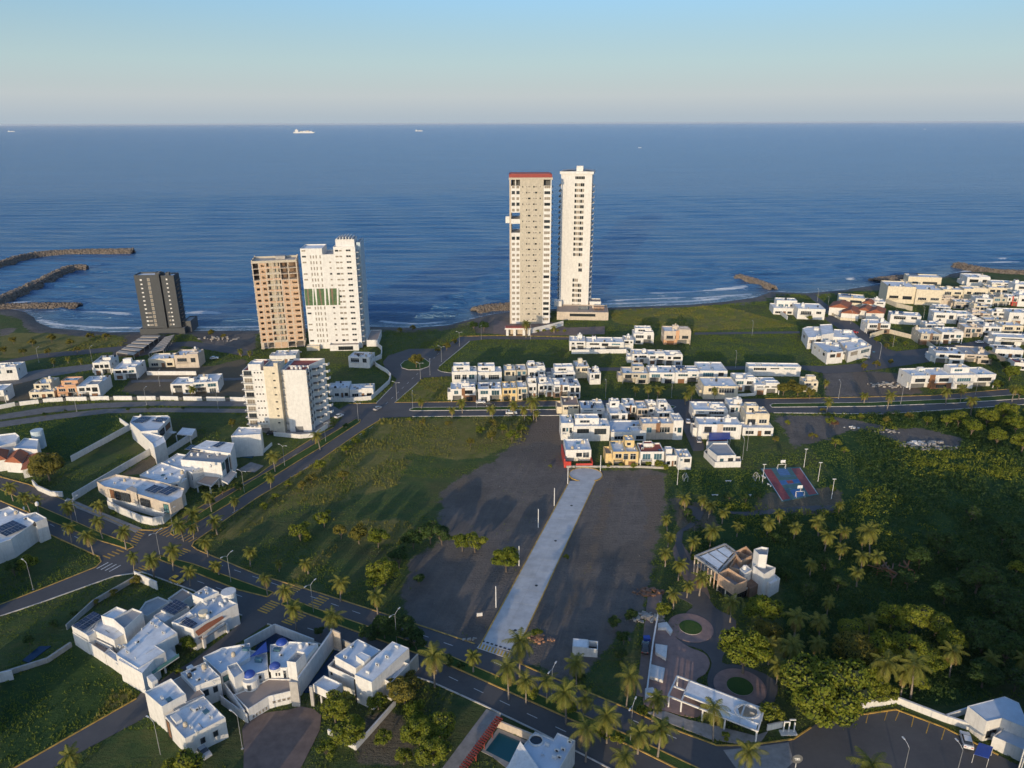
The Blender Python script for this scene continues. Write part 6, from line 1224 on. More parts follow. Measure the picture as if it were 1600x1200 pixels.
P(h, [(1254, 513), (1261, 510), (1284, 510), (1287, 526), (1263, 527)], 7.0); P(h, [(1281, 507), (1300, 506), (1303, 520), (1284, 523)], 8.6); P(h, [(1303, 514), (1332, 516), (1340, 528), (1302, 526)], 6.4); P(h, [(1270, 534), (1310, 535), (1318, 549), (1293, 551)], 6.4, roof='roof_blue'); P(h, [(1312, 534), (1345, 528), (1362, 540), (1326, 549)], 6.2); P(h, [(1306, 527), (1338, 524), (1345, 531), (1310, 535)], 5.0)
a, b = h.L(1293, 551, 6.4), h.L(1318, 549, 6.4); pwin(h, a, b, 0.2, 0.5, 3.6, 5.2, 'k'); pwin(h, a, b, 0.6, 0.85, 3.4, 5.6, 'd'); p = h.L(1296, 562); h.box('red_gate', p[0], p[0] + 4.6, p[1], p[1] + 0.2, 0, 2.4, 'red_wall'); h.box('gate_wall', p[0] - 0.5, p[0] + 7.5, p[1] + 0.25, p[1] + 0.5, 0, 3.2)
a, b = h.L(1326, 549, 6.2), h.L(1362, 540, 6.2); pwin(h, a, b, 0.1, 0.4, 3.2, 5.4, 'c'); pwin(h, a, b, 0.55, 0.9, 3.2, 5.0, 'b'); h.clutter(3, 8); h.clutter(4, 8); h.clutter(2, 6); h.clutter(0, 4)
for (qx, qy, z, w, d, hh) in ((1290, 538, 5.9, 3, 2.4, 1.6), (1304, 541, 5.9, 2.2, 3.4, 1.0), (1330, 534, 5.7, 3.4, 2.2, 1.8), (1345, 539, 5.7, 2.4, 2.2, 1.2), (1318, 520, 5.9, 4, 2, 1.4), (1272, 516, 6.5, 3, 2.2, 1.2)): p = h.L(qx, qy, z); h.block(p[0], p[0] + w, p[1], p[1] + d, z, z + hh, par=0.3)
a, b = h.L(1263, 527, 7), h.L(1287, 526, 7); pwin(h, a, b, 0.1, 0.4, 3.6, 5.4, 'c'); pwin(h, a, b, 0.55, 0.9, 3.4, 5.6, 'k'); a, b = h.L(1254, 513, 7), h.L(1263, 527, 7); pwin(h, a, b, 0.3, 0.5, 3.6, 5.0, 'k')
a, b = h.L(1270, 534, 6.4), h.L(1293, 551, 6.4); pwin(h, a, b, 0.15, 0.25, 3.6, 5.0, 'w'); pwin(h, a, b, 0.45, 0.52, 3.6, 5.0, 'w'); pwin(h, a, b, 0.75, 0.85, 3.6, 5.0, 'k')
wall([(1253, 522), (1296, 565)], 3.4, 'white', 'long white wall slanting down the right side of the grass plot', 0.3)
pts = [G(*c, 3) for c in ((1108, 676), (1141, 676), (1141, 686), (1108, 688))]; o = pts[0]; e = tag(empty('awning', (*o, 0)), 'bright blue awning before the white house on the side street', 'awning'); mb = MB(); mb.prism([(x - o[0], y - o[1]) for x, y in pts], 2.9, 3.1); mb.build('canopy', 'blue_paint', e)
for x, y in pts[2:]: mb = MB(); mb.tube([(x - o[0], y - o[1], -0.3), (x - o[0], y - o[1], 2.9)], [0.06, 0.06], 6); mb.build('post', 'galv', e)
h = House('house', 'small white house with fenced terrace beside the sports field', 'house', (1118, 728), 0); P(h, [(1106, 700), (1114, 692), (1136, 692), (1150, 711), (1121, 712)], 4.6, roof='roof_grey'); P(h, [(1100, 705), (1106, 700), (1121, 714), (1157, 713), (1158, 721), (1117, 722)], 2.4, par=0.8, roof='terrace'); a, b = h.L(1121, 712, 4.6), h.L(1150, 711, 4.6); pwin(h, a, b, 0.15, 0.35, 1.8, 3.4, 'b'); pwin(h, a, b, 0.6, 0.85, 1.8, 3.4, 'k')
h = House('house', 'low reddish roofed store behind the small terrace house', 'house', (1105, 690), 0); P(h, [(1104, 690), (1108, 685), (1136, 684), (1138, 689)], 3.0, roof='roof_red')

# free-standing walls
segs = [(-10, 634.5, 24, 627.5), (31, 627, 61, 623.5), (68, 622.5, 99, 620), (104, 619.5, 136, 619), (142, 618.5, 171, 618), (178, 618, 207, 618), (215, 618, 244, 618), (251, 618, 279, 618.5), (287, 618.5, 316, 619), (323, 619, 352, 619.5), (360, 619.5, 386, 620)]
for i, (a, b, c, d) in enumerate(segs): wall([(a, b + 7), (c, d + 7)], 1.9, 'white', ORD[i] + ' panel from the left of the segmented white wall', group='segmented white wall', name='wall_panel')
for i in range(len(segs) - 1): wall([(segs[i][2] + 1, segs[i][3] + 7), (segs[i + 1][0] - 1, segs[i + 1][1] + 7)], 1.5, 'dark_grey', ORD[i] + ' dark gap panel from the left of the segmented wall', group='dark gap panels of the wall', name='wall_panel')
wall([(515, 628), (545, 628), (580, 625), (588, 618), (608, 600), (611, 590), (605, 583), (588, 573), (583, 566)], 2.0, 'white', 'white wall curving round the lawn left of the avenue'); wall([(583, 566), (596, 560), (597, 548), (588, 540), (580, 532)], 2.4, 'white', 'white wall running up beside the mural tower'); wall([(230, 586), (307, 586)], 2.0, 'white', 'white wall below the twin beige boxes'); wall([(893, 553), (978, 552), (985, 560)], 2.4, 'white', 'white wall before the house by the twin towers'); wall([(1359, 528), (1385, 520), (1440, 534), (1460, 548)], 2.6, 'cream', 'long cream wall sloping behind the curved street grass'); wall([(1540, 552), (1590, 578)], 2.6, 'beige', 'beige wall behind the bushes at the right'); wall([(1385, 474), (1400, 480), (1425, 486)], 3.0, 'cream', 'cream wall before the big cream block'); wall([(885, 731), (1000, 731), (1040, 733)], 0.8, 'concrete', 'low concrete wall behind the end of the concrete road'); wall([(1204, 480), (1230, 500)], 2.6, 'white', 'low white wall on the beach side of the right houses'); wall([(970, 596), (1098, 595)], 1.8, 'white', 'white garden wall before the glass pool houses')
wall([(1100, 616), (1108, 622), (1180, 618)], 1.2, 'white', 'low white wall before the large cream house')
wall([(112, 1010), (75, 1035), (-20, 1065)], 1.2, 'concrete', 'low stone edge wall round the left pool garden', 0.5); pave('pool', [(35, 1032), (62, 1010), (80, 1010), (45, 1036)], 'pool_dark', 'dark blue pool left of the big flat roof', 0.1); wall([(-20, 1070), (22, 1062)], 2.6, 'white', 'white wall stub at the left edge'); wall([(105, 985), (148, 945), (214, 907)], 1.6, 'concrete', 'concrete garden wall left of the solar houses'); wall([(212, 905), (222, 910), (247, 922)], 2.6, 'white', 'white gate wall with brown panel on the boulevard corner')
# ------------------------------------------------------------------ vegetation
def palm_meshes(seed, H, fl):
    r = random.Random(seed); V = []; F = []; MI = []
    def quad(a, b, c, d, m): n = len(V); V.extend([tuple(a), tuple(b), tuple(c), tuple(d)]); F.append((n, n + 1, n + 2, n + 3)); MI.append(m)
    lean = Vector((r.uniform(-0.5, 0.5), r.uniform(-0.5, 0.5), 0)); top = Vector((lean.x, lean.y, H))
    nf = r.randint(19, 27); od = r.randint(2, 7)
    for i in range(nf):
        az = i * 2.399 + r.uniform(-0.2, 0.2); el = R(78 - 118 * (i / (nf - 1)) ** 0.9 + r.uniform(-6, 6)); L = fl * r.uniform(0.82, 1.08) * (0.8 if i < 4 else 1.0); m = 1 if i >= nf - od else 0
        d = Vector((math.cos(az), math.sin(az), 0)); p = top.copy(); pts = [p.copy()]; e = el; n = 9
        for k in range(n): p = p + (d * math.cos(e) + Vector((0, 0, 1)) * math.sin(e)) * (L / n); e -= R(r.uniform(9, 13)) * (1.15 if i > 6 else 0.85); e = max(e, R(-84)); pts.append(p.copy())
        side = Vector((-d.y, d.x, 0))
        for k in range(n):
            w = 0.05 * (1 - k / n) + 0.015; quad(pts[k] - side * w, pts[k] + side * w, pts[k + 1] + side * w * 0.8, pts[k + 1] - side * w * 0.8, m)
            for t in (0.0, 0.5):
                b = pts[k].lerp(pts[k + 1], t); f = (k + t) / n
                if f < 0.06: continue
                ll = fl * 0.25 * math.sin(math.pi * min(1, 0.22 + 0.74 * f)) ** 0.7 * r.uniform(0.85, 1.15); along = (pts[k + 1] - pts[k]).normalized()
                for s in (-1, 1):
                    o = (side * s * 0.80 + along * 0.62 + Vector((0, 0, -0.42 + r.uniform(-0.15, 0.12)))).normalized(); tip = b + o * ll; ww = along * 0.085
                    quad(b - ww, b + ww, tip + ww * 0.35 + Vector((0, 0, -0.1 * ll)), tip - ww * 0.35 + Vector((0, 0, -0.1 * ll)), m)
    crown = np_mesh('crown', V, F, ['frond', 'frond_old'], MI)
    mb = MB(); mb.tube([(0, 0, -0.4), (0, 0, 0.4), (lean.x * 0.25, lean.y * 0.25, H * 0.4), (lean.x * 0.6, lean.y * 0.6, H * 0.75), (lean.x, lean.y, H)], [0.30, 0.22, 0.17, 0.15, 0.17], 7); o = mb.build('trunk', 'palm_bark', smooth=True); trunk = o.data; bpy.data.objects.remove(o)
    nut = MB()
    for k in range(6): a = k * 1.05; nut.tube([(top.x + 0.22 * math.cos(a), top.y + 0.22 * math.sin(a), H - 0.38), (top.x + 0.26 * math.cos(a), top.y + 0.26 * math.sin(a), H - 0.1)], [0.13, 0.12], 6)
    o = nut.build('coconuts', 'frond_old'); nuts = o.data; bpy.data.objects.remove(o)
    return crown, trunk, nuts
PALM = {}
def palm_proto(k):
    if k not in PALM:
        H, fl = {0: (8.6, 4.6), 1: (7.6, 4.1), 2: (6.0, 3.4), 3: (4.6, 2.9), 4: (3.2, 2.4), 5: (9.6, 4.4)}[k % 10]
        PALM[k] = (palm_meshes(k * 31 + 5, H, fl), H)
    return PALM[k]
def palm(px, kind, label, group):
    v = kind + 10 * rnd.randint(0, 4); (cr, tr, nu), H = palm_proto(v); s = rnd.uniform(0.82, 1.2)
    x, y = G(px[0], px[1], H * s * 0.98)
    e = tag(empty('coconut_palm', (x, y, 0), rnd.uniform(0, 6.28)), label, 'palm', group); e.scale = (s * rnd.uniform(0.9, 1.1), s * rnd.uniform(0.9, 1.1), s); e.rotation_euler.x = R(rnd.uniform(-5, 5)); e.rotation_euler.y = R(rnd.uniform(-5, 5))
    inst('crown', cr, e); inst('trunk', tr, e)
    if kind in (0, 1, 5): inst('coconuts', nu, e)
    return e
def palms(pxs, kind, phrase, group):
    """a row counted from the left"""
    for i, p in enumerate(sorted(pxs)):
        palm(p[:2], p[2] if len(p) > 2 else kind, ('%s palm from the left %s' % (ORD[i], phrase)), group)
palms([(15, 760), (41, 775), (55, 780), (107, 792), (107, 825), (140, 837), (155, 787), (155, 815), (192, 832)], 2, 'on the boulevard left of the intersection', 'palms left of the intersection')
palms([(205, 870), (235, 872), (265, 860), (293, 891), (340, 882, 4), (415, 906), (447, 922), (459, 952), (519, 965, 1)], 2, 'on the boulevard between intersection and domed villa', 'palms before the domed villa')
palms([(282, 817), (300, 825, 3), (305, 800), (327, 775), (336, 812, 3), (364, 782, 3), (421, 745, 3), (427, 712), (498, 680), (322, 847, 3)], 2, 'along the avenue beside the long white houses', 'palms of the avenue to the beach')
palms([(388, 863, 3), (435, 880, 4), (529, 911), (588, 929), (480, 880, 4)], 2, 'along the lower edge of the green field', 'palms on the field edge')
palms([(677, 1025), (739, 1026, 3), (795, 1045), (812, 1008), (822, 1062), (855, 1062), (886, 1078), (912, 1090), (917, 1140, 0), (950, 1117), (972, 1182), (999, 1140, 2)], 1, 'on the boulevard right of the stacked box villa', 'boulevard palms at the bottom centre')
palms([(902, 1037), (981, 1060, 0), (1022, 1092, 2), (1031, 1142, 2), (1120, 1108, 0), (1165, 1178, 1), (1357, 1195, 1), (1217, 1040, 2)], 1, 'in front of the park and parking lot', 'palms before the park')
palms([(1041, 865), (1045, 837), (1044, 812, 3), (1054, 929), (1062, 882), (1072, 778, 3), (1075, 915), (1081, 844), (1095, 905), (1098, 780, 3), (1109, 790, 3), (1111, 828, 1), (1130, 800), (1144, 942, 2), (1153, 822)], 3, 'in the grove left of and above the villa shell', 'palms round the villa shell')
palms([(1201, 816), (1220, 802, 3), (1243, 824), (1268, 882), (1282, 814), (1292, 837), (1312, 789), (1315, 856), (1316, 829), (1342, 895), (1350, 842), (1349, 870), (1366, 832, 1), (1369, 867)], 3, 'in the grove below the ball court', 'palms below the ball court')
palms([(1205, 1007), (1237, 1007), (1246, 965), (1275, 1005), (1285, 970), (1362, 970), (1386, 1040, 1), (1414, 1055), (1434, 1040, 1), (1492, 1022, 1), (1295, 940, 3), (1550, 1030), (1595, 1030)], 2, 'among the big trees of the lower right', 'palms among the big trees')
palms([(658, 626, 4), (706, 640), (722, 628, 3), (770, 639, 3), (802, 632), (834, 628, 1), (820, 640, 3), (838, 645, 3)], 3, 'before the row of white houses on the avenue', 'palms before the white row')
palms([(993, 607), (1014, 607), (1028, 608), (1072, 616), (1082, 608, 2), (1118, 610, 2)], 3, 'on the grass before the glass pool houses', 'palms before the pool houses')
palms([(1294, 626, 2), (1352, 618, 4), (1390, 617, 2), (1482, 611, 2), (1505, 606, 1), (1522, 626, 2), (1586, 607, 2), (1290, 597, 4)], 2, 'along the right avenue', 'palms of the right avenue')
palms([(82, 563, 4), (105, 560, 4), (125, 562, 4), (300, 607, 4), (376, 548, 4), (389, 550, 4), (822, 506, 1), (866, 512, 4), (500, 605, 4)], 4, 'near the beach towers', 'palms near the beach towers')
palm((111, 1178), 3, 'yellowish palm beside the bottom left street', 'single palms')

def crown_mesh(seed, rad, squash, nclump, nleaf, leaf, mat, cr=0.34):
    g = np.random.RandomState(seed); C = []
    for i in range(nclump):
        while True:
            d = g.normal(size=3); d /= np.linalg.norm(d)
            if d[2] > -0.45: break
        C.append(d * g.uniform(0.45, 0.82) * np.array([rad, rad, rad * squash]) * (1 + 0.18 * np.sin(3 * math.atan2(d[1], d[0]) + seed)))
    C = np.array(C); cr_ = rad * cr * g.uniform(0.7, 1.15, nclump)
    k = g.randint(0, nclump, nleaf); d = g.normal(size=(nleaf, 3)); d /= np.linalg.norm(d, axis=1)[:, None]; d[:, 2] = np.where(d[:, 2] < -0.3, -d[:, 2] * 0.6, d[:, 2])
    P_ = C[k] + d * (cr_[k] * g.uniform(0.82, 1.08, nleaf))[:, None] * np.array([1, 1, 0.8])
    nrm = d + 0.55 * g.normal(size=(nleaf, 3)); nrm /= np.linalg.norm(nrm, axis=1)[:, None]
    t = np.cross(nrm, g.normal(size=(nleaf, 3))); t /= np.linalg.norm(t, axis=1)[:, None]; b = np.cross(nrm, t)
    s = (leaf * g.uniform(0.6, 1.25, nleaf))[:, None]
    V = np.stack([P_ - t * s * 0.9, P_ - b * s * 0.55, P_ + t * s * 0.9, P_ + b * s * 0.55], 1).reshape(-1, 3); F = np.arange(nleaf * 4).reshape(-1, 4); MI = np.zeros(nleaf, int)
    # dark blobs added inside the clumps to block light
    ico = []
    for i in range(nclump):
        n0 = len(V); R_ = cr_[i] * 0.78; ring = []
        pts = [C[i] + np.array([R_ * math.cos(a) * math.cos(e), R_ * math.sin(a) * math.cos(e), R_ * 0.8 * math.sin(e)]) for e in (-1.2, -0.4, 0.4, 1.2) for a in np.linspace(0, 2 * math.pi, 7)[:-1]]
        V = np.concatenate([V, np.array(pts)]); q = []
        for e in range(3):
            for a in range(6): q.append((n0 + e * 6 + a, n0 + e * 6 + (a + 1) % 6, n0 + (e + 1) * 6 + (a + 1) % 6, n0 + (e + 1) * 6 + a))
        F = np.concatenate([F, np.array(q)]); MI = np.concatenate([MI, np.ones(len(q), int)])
    return np_mesh('crown', V, F, [mat, 'core_blob'], MI)
TREE = {}
def tree_proto(size, mat, var):
    key = (size, mat, var)
    if key not in TREE:
        rad, sq, nc, nl, lf, th = {'S': (1.3, 0.8, 9, 700, 0.20, 0.4), 'M': (2.4, 0.8, 14, 1700, 0.24, 1.4), 'L': (4.2, 0.75, 30, 5600, 0.30, 2.2), 'X': (7.4, 0.62, 70, 14000, 0.34, 3.2)}[size]
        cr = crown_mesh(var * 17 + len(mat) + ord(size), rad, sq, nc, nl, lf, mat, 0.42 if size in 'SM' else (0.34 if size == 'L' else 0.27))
        r = random.Random(var); mb = MB(); zc = th + rad * sq * 0.75; mb.tube([(0, 0, -0.4), (0.1, 0, th * 0.6), (0.2, 0.1, th + 0.3), (0.25, 0.1, zc)], [0.07 * rad, 0.05 * rad, 0.045 * rad, 0.02 * rad], 7)
        for k in range(5): a = k * 1.256 + r.uniform(-0.3, 0.3); mb.tube([(0.15, 0.05, th * 0.7), (0.35 * rad * math.cos(a), 0.35 * rad * math.sin(a), zc * 0.85), (0.68 * rad * math.cos(a), 0.68 * rad * math.sin(a), zc + rad * sq * 0.1)], [0.035 * rad, 0.025 * rad, 0.008 * rad], 5)
        o = mb.build('trunk', 'bark'); tr = o.data; bpy.data.objects.remove(o); TREE[key] = (cr, tr, zc)
    return TREE[key]
def tree(px, size, mat, label, s=1.0, group=None, name='tree', cat='tree'):
    cr, tr, zc = tree_proto(size, mat, rnd.randint(0, 2)); s *= rnd.uniform(0.93, 1.07); x, y = G(px[0], px[1], zc * s * 1.05)
    e = tag(empty(name, (x, y, 0), rnd.uniform(0, 6.28)), label, cat, group); e.scale = (s, s, s * rnd.uniform(0.92, 1.06)); inst('crown', cr, e, (0, 0, zc)); inst('trunk', tr, e); return e
def shrubs(L, phrase, group, size='M', mat='leaf', name='bush', cat='bush'):
    for i, q in enumerate(sorted(L)): tree(q[:2], q[2] if len(q) > 2 else size, q[4] if len(q) > 4 else mat, '%s %s from the left %s' % (ORD[i], cat, phrase), q[3] if len(q) > 3 else 1.0, group, name, cat)
shrubs([(468, 828, 'M', 1.35), (505, 808, 'M', 1.22), (480, 838, 'S', 1.35), (532, 828, 'M', 1.08, 'leaf_olive'), (560, 832, 'M', 1.35, 'leaf_olive'), (590, 838, 'M', 1.35, 'leaf'), (600, 890, 'L', 1.01), (622, 868, 'M', 1.49, 'leaf_dark'), (645, 840, 'M', 1.35, 'leaf_dark'), (672, 828, 'M', 1.62, 'leaf_dark'), (690, 835, 'M', 1.22, 'leaf_dark'), (722, 845, 'M', 1.22), (742, 845, 'M', 1.35), (791, 872, 'L', 0.88), (585, 905, 'M', 1.22), (655, 905, 'S', 1.35, 'leaf_dark')], 'in the field left of the concrete road', 'bushes in the middle field')
shrubs([(472, 758, 'M', 0.8, 'leaf_olive'), (486, 745, 'M', 0.9, 'leaf_olive'), (500, 725, 'M', 0.9, 'leaf'), (540, 700, 'M', 0.9, 'leaf'), (555, 688, 'M', 0.8, 'leaf'), (536, 742, 'M', 0.8, 'leaf_olive'), (568, 676, 'S'), (450, 755, 'S', 1.2, 'leaf'), (430, 775, 'S', 1.2, 'leaf'), (412, 790, 'S', 1.1, 'leaf')], 'along the field side of the avenue', 'bushes along the avenue')
shrubs([(735, 690, 'M', 0.8, 'leaf_olive'), (750, 672, 'M', 0.8), (768, 680, 'M', 0.9, 'leaf_olive'), (785, 668, 'M', 0.9), (800, 680, 'M', 1.0), (815, 668, 'M', 0.9), (828, 655, 'S', 1.2), (770, 660, 'S', 1.2, 'leaf_olive'), (700, 660, 'S', 1.2, 'leaf_olive'), (660, 658, 'S', 1.2, 'leaf_olive'), (640, 656, 'S', 1.2)], 'where the field meets the dark lot near the avenue', 'bushes at the upper field edge')
shrubs([(522, 1105, 'L', 0.85), (510, 1170, 'M', 0.9), (548, 1142, 'L', 0.9), (590, 1092, 'M', 1.0), (631, 1076, 'L', 0.85, 'leaf_olive'), (648, 1108, 'M', 1.0), (655, 1140, 'L', 0.8), (686, 1132, 'L', 0.9), (676, 1172, 'L', 0.8), (600, 1150, 'M', 0.8), (630, 1180, 'M', 0.8), (290, 1192, 'M', 1.2), (270, 1200, 'M', 1.0), (640, 1060, 'M', 0.9, 'leaf_olive')], 'around the low bent wall at the bottom', 'trees round the bent wall', 'L', 'leaf', 'tree', 'tree')
shrubs([(575, 990, 'M', 1.2, 'leaf_dark'), (600, 978, 'L', 0.8, 'leaf_dark'), (630, 980, 'L', 0.8, 'leaf_dark'), (650, 1000, 'M', 1.1, 'leaf_dark'), (700, 1030, 'M', 0.7, 'leaf_dark'), (500, 985, 'M', 0.6, 'leaf_dark')], 'in the shade behind the stacked box villa', 'dark trees behind the box villa', 'L', 'leaf_dark', 'tree', 'tree')  # darker leaf colour stands in for the shade on these trees
shrubs([(1192, 948, 'L', 1.1), (1165, 1018, 'L', 1.25), (1200, 985, 'L', 0.8, 'leaf_olive'), (1290, 1082, 'X', 1.15), (1250, 1060, 'L', 1.0), (1335, 1010, 'X', 0.7, 'leaf_olive'), (1350, 1060, 'L', 1.0), (1330, 980, 'L', 0.9), (1395, 960, 'L', 0.9), (1425, 965, 'L', 1.0), (1465, 972, 'L', 1.0), (1490, 1000, 'L', 0.8), (1420, 1010, 'L', 1.0), (1460, 1030, 'L', 0.9), (1380, 1080, 'L', 0.7), (1205, 1112, 'M', 1.0), (1380, 1010, 'L', 0.9), (1440, 1065, 'M', 1.0), (1590, 885, 'L', 0.6)], 'in the lit tree belt of the lower right', 'lit trees of the lower right', 'L', 'leaf', 'tree', 'tree')
shrubs([(1500, 650, 'L', 0.9), (1520, 665, 'L', 1.0), (1545, 650, 'L', 1.0), (1570, 640, 'L', 1.1), (1590, 660, 'L', 1.1), (1600, 690, 'L', 1.0), (1560, 680, 'L', 0.9), (1580, 580, 'L', 1.0), (1560, 600, 'M', 1.0), (1595, 610, 'L', 0.9), (1480, 655, 'M', 1.1), (1450, 655, 'M', 0.9), (1420, 650, 'M', 0.8, 'leaf_olive')], 'in the bush belt below the right avenue', 'trees below the right avenue', 'L', 'leaf', 'tree', 'tree')
shrubs([(1470, 845, 'L', 1.0), (1440, 870, 'L', 0.8), (1500, 870, 'L', 0.9), (1530, 900, 'L', 1.1), (1560, 930, 'L', 1.2), (1590, 960, 'X', 0.8), (1540, 990, 'L', 1.1), (1570, 830, 'L', 0.9), (1520, 800, 'M', 1.2), (1600, 860, 'L', 1.0), (1420, 905, 'M', 1.2), (1480, 920, 'L', 0.9), (1575, 1010, 'L', 1.1), (1540, 1050, 'L', 0.9), (1590, 1060, 'M', 1.2)], 'in the dark wood at the right', 'trees of the dark wood', 'L', 'leaf_dark', 'tree', 'tree')  # shade over this wood is put into the dark leaf colour
shrubs([(1085, 872, 'S'), (1037, 950, 'M', 0.8), (1170, 860, 'M', 0.6, 'leaf_dark'), (1230, 895, 'M', 0.8, 'leaf_dark'), (1260, 920, 'M', 1.0, 'leaf_dark'), (1290, 880, 'M', 1.0, 'leaf_dark'), (1310, 910, 'M', 0.9, 'leaf_dark'), (1210, 840, 'S', 1.3, 'leaf_dark'), (1300, 765, 'S', 1.2), (1075, 800, 'S', 1.2, 'leaf_dark'), (1140, 775, 'S', 1.3, 'leaf_dark'), (1165, 778, 'S', 1.3, 'leaf_dark'), (1185, 775, 'S', 1.2, 'leaf_dark')], 'scattered among the grove palms', 'bushes of the palm grove')
shrubs([(1298, 657, 'M', 0.9, 'leaf'), (1306, 690, 'M', 0.8), (1320, 702, 'S', 1.2), (1345, 650, 'S', 1.3), (1385, 655, 'M', 0.7, 'leaf_olive'), (1270, 680, 'S', 1.3, 'leaf_olive'), (1212, 685, 'S', 1.3, 'leaf_olive'), (1230, 660, 'S')], 'in the rough ground below the right avenue', 'bushes of the rough ground'); tree((1305, 660), 'M', 'leaf_pink', 'pinkish flowering bush below the right avenue', 0.7, None, 'bush', 'bush')
shrubs([(1225, 606, 'L', 0.75), (1248, 606, 'L', 0.85), (1266, 613, 'M', 1.0), (1238, 600, 'M', 1.0), (1205, 572, 'M', 0.9, 'leaf_dark'), (1285, 640, 'S')], 'on the street right of the pyramid roofed house', 'street trees right of centre', 'L', 'leaf_olive', 'tree', 'tree')
tree((72, 728), 'X', 'leaf_olive', 'wide feathery tree shading the lane beside the orange roofed villa', 0.8); tree((650, 562), 'L', 'leaf_olive', 'round tree on the traffic island', 0.95); tree((42, 880), 'L', 'leaf', 'broad round bush below the twelve-panel solar house', 0.7); tree((20, 885), 'M', 'leaf_dark', 'dark bush left of the broad round bush', 1.1); tree((296, 1003), 'M', 'leaf', 'leafy tree between the stained roof and the red awning', 0.9)
shrubs([(740, 507, 'L', 0.7, 'leaf_dark'), (756, 508, 'L', 0.8, 'leaf_dark'), (698, 540, 'M', 1.0, 'leaf_olive'), (684, 548, 'S', 1.3, 'leaf_olive'), (710, 533, 'S', 1.3, 'leaf_olive')], 'beside the road to the twin towers', 'trees by the tower road')
shrubs([(840, 517, 'S'), (850, 517, 'S'), (862, 517, 'S'), (872, 517, 'S'), (882, 517, 'S')], 'of the clipped hedge before the twin towers', 'hedge before the twin towers', 'S', 'leaf')
shrubs([(211, 905, 'S', 1.2, 'leaf_olive'), (178, 925, 'S', 1.0, 'leaf_olive'), (147, 940, 'S', 0.9, 'leaf_olive'), (117, 960, 'S', 0.9, 'leaf_dark'), (84, 975, 'S', 1.0, 'leaf_dark'), (45, 1000, 'S', 1.1, 'leaf_dark')], 'in the hedge left of the solar houses', 'garden bushes left of the solar houses', 'S')
shrubs([(1370, 530, 'M', 0.8), (1395, 532, 'M', 0.8), (1415, 536, 'M', 0.7), (1385, 540, 'M', 0.7, 'leaf_olive'), (1350, 572, 'M', 0.8, 'leaf_olive'), (1370, 568, 'M', 0.8, 'leaf_olive'), (1392, 565, 'M', 0.7, 'leaf_olive'), (1408, 586, 'S', 1.2), (1290, 493, 'M', 0.8, 'leaf_dark'), (1265, 496, 'M', 0.8, 'leaf'), (1550, 560, 'M', 1.2, 'leaf_dark'), (1570, 570, 'M', 1.2, 'leaf_dark'), (1545, 545, 'M', 1.0, 'leaf_dark')], 'on the plots round the curved right street', 'bushes of the right quarter')
shrubs([(20, 530, 'M', 1.0), (50, 535, 'M', 1.0), (80, 528, 'M', 1.0), (110, 535, 'M', 1.0), (140, 525, 'M', 1.0), (35, 548, 'M', 0.9), (75, 548, 'M', 0.9), (120, 546, 'M', 0.8), (165, 525, 'M', 0.9), (5, 545, 'M', 1.0), (330, 520, 'M', 0.9), (350, 525, 'S', 1.3), (625, 515, 'M', 0.7), (645, 512, 'M', 0.8)], 'in the dune scrub by the beach', 'dune bushes', 'M', 'leaf_olive')
shrubs([(330, 785, 'M', 0.7, 'leaf_dark'), (347, 765, 'M', 0.7, 'leaf_dark'), (375, 760, 'S', 1.2, 'leaf_dark'), (520, 660, 'S', 1.2, 'leaf_dark'), (540, 665, 'S', 1.0, 'leaf_dark'), (200, 640, 'S', 0.7, 'leaf_dark'), (70, 648, 'S', 0.9, 'leaf_dark'), (102, 642, 'S', 0.6, 'leaf_dark'), (231, 636, 'S', 0.9, 'leaf_dark'), (286, 638, 'S', 0.6, 'leaf_dark'), (362, 660, 'M', 0.7, 'leaf_olive'), (232, 797, 'S', 1.0), (280, 1050, 'S', 0.8), (1000, 1110, 'S'), (1135, 1150, 'S', 0.8)], 'planted beside the roads of the left half', 'roadside bushes', 'S')
shrubs([(860, 728, 'S', 0.6), (990, 727, 'S', 1.0), (970, 726, 'S', 0.8), (1012, 724, 'S', 1.2), (1030, 724, 'M', 0.7), (1040, 730, 'S', 1.0), (950, 728, 'S', 0.7), (880, 657, 'S', 0.9)], 'along the low wall behind the concrete road', 'bushes behind the concrete road')
shrubs([(790, 1060, 'S', 1.1, 'leaf_dark'), (835, 1085, 'S', 1.2), (870, 1095, 'S', 1.1), (895, 1105, 'S', 1.0), (940, 1140, 'M', 0.7), (965, 1155, 'S', 1.1), (720, 1040, 'S', 0.9, 'leaf_dark'), (640, 1008, 'S', 1.0, 'leaf_dark'), (840, 990, 'S', 1.2), (885, 870, 'S', 0.7), (905, 1060, 'S', 1.1, 'leaf_dark'), (960, 970, 'M', 0.8, 'leaf_dark'), (985, 960, 'M', 0.7, 'leaf_dark'), (975, 995, 'M', 0.8, 'leaf_dark'), (970, 1020, 'M', 0.7, 'leaf_dark')], 'by the boulevard median and the lower lot edge', 'low bushes at the lower lot edge', 'S')

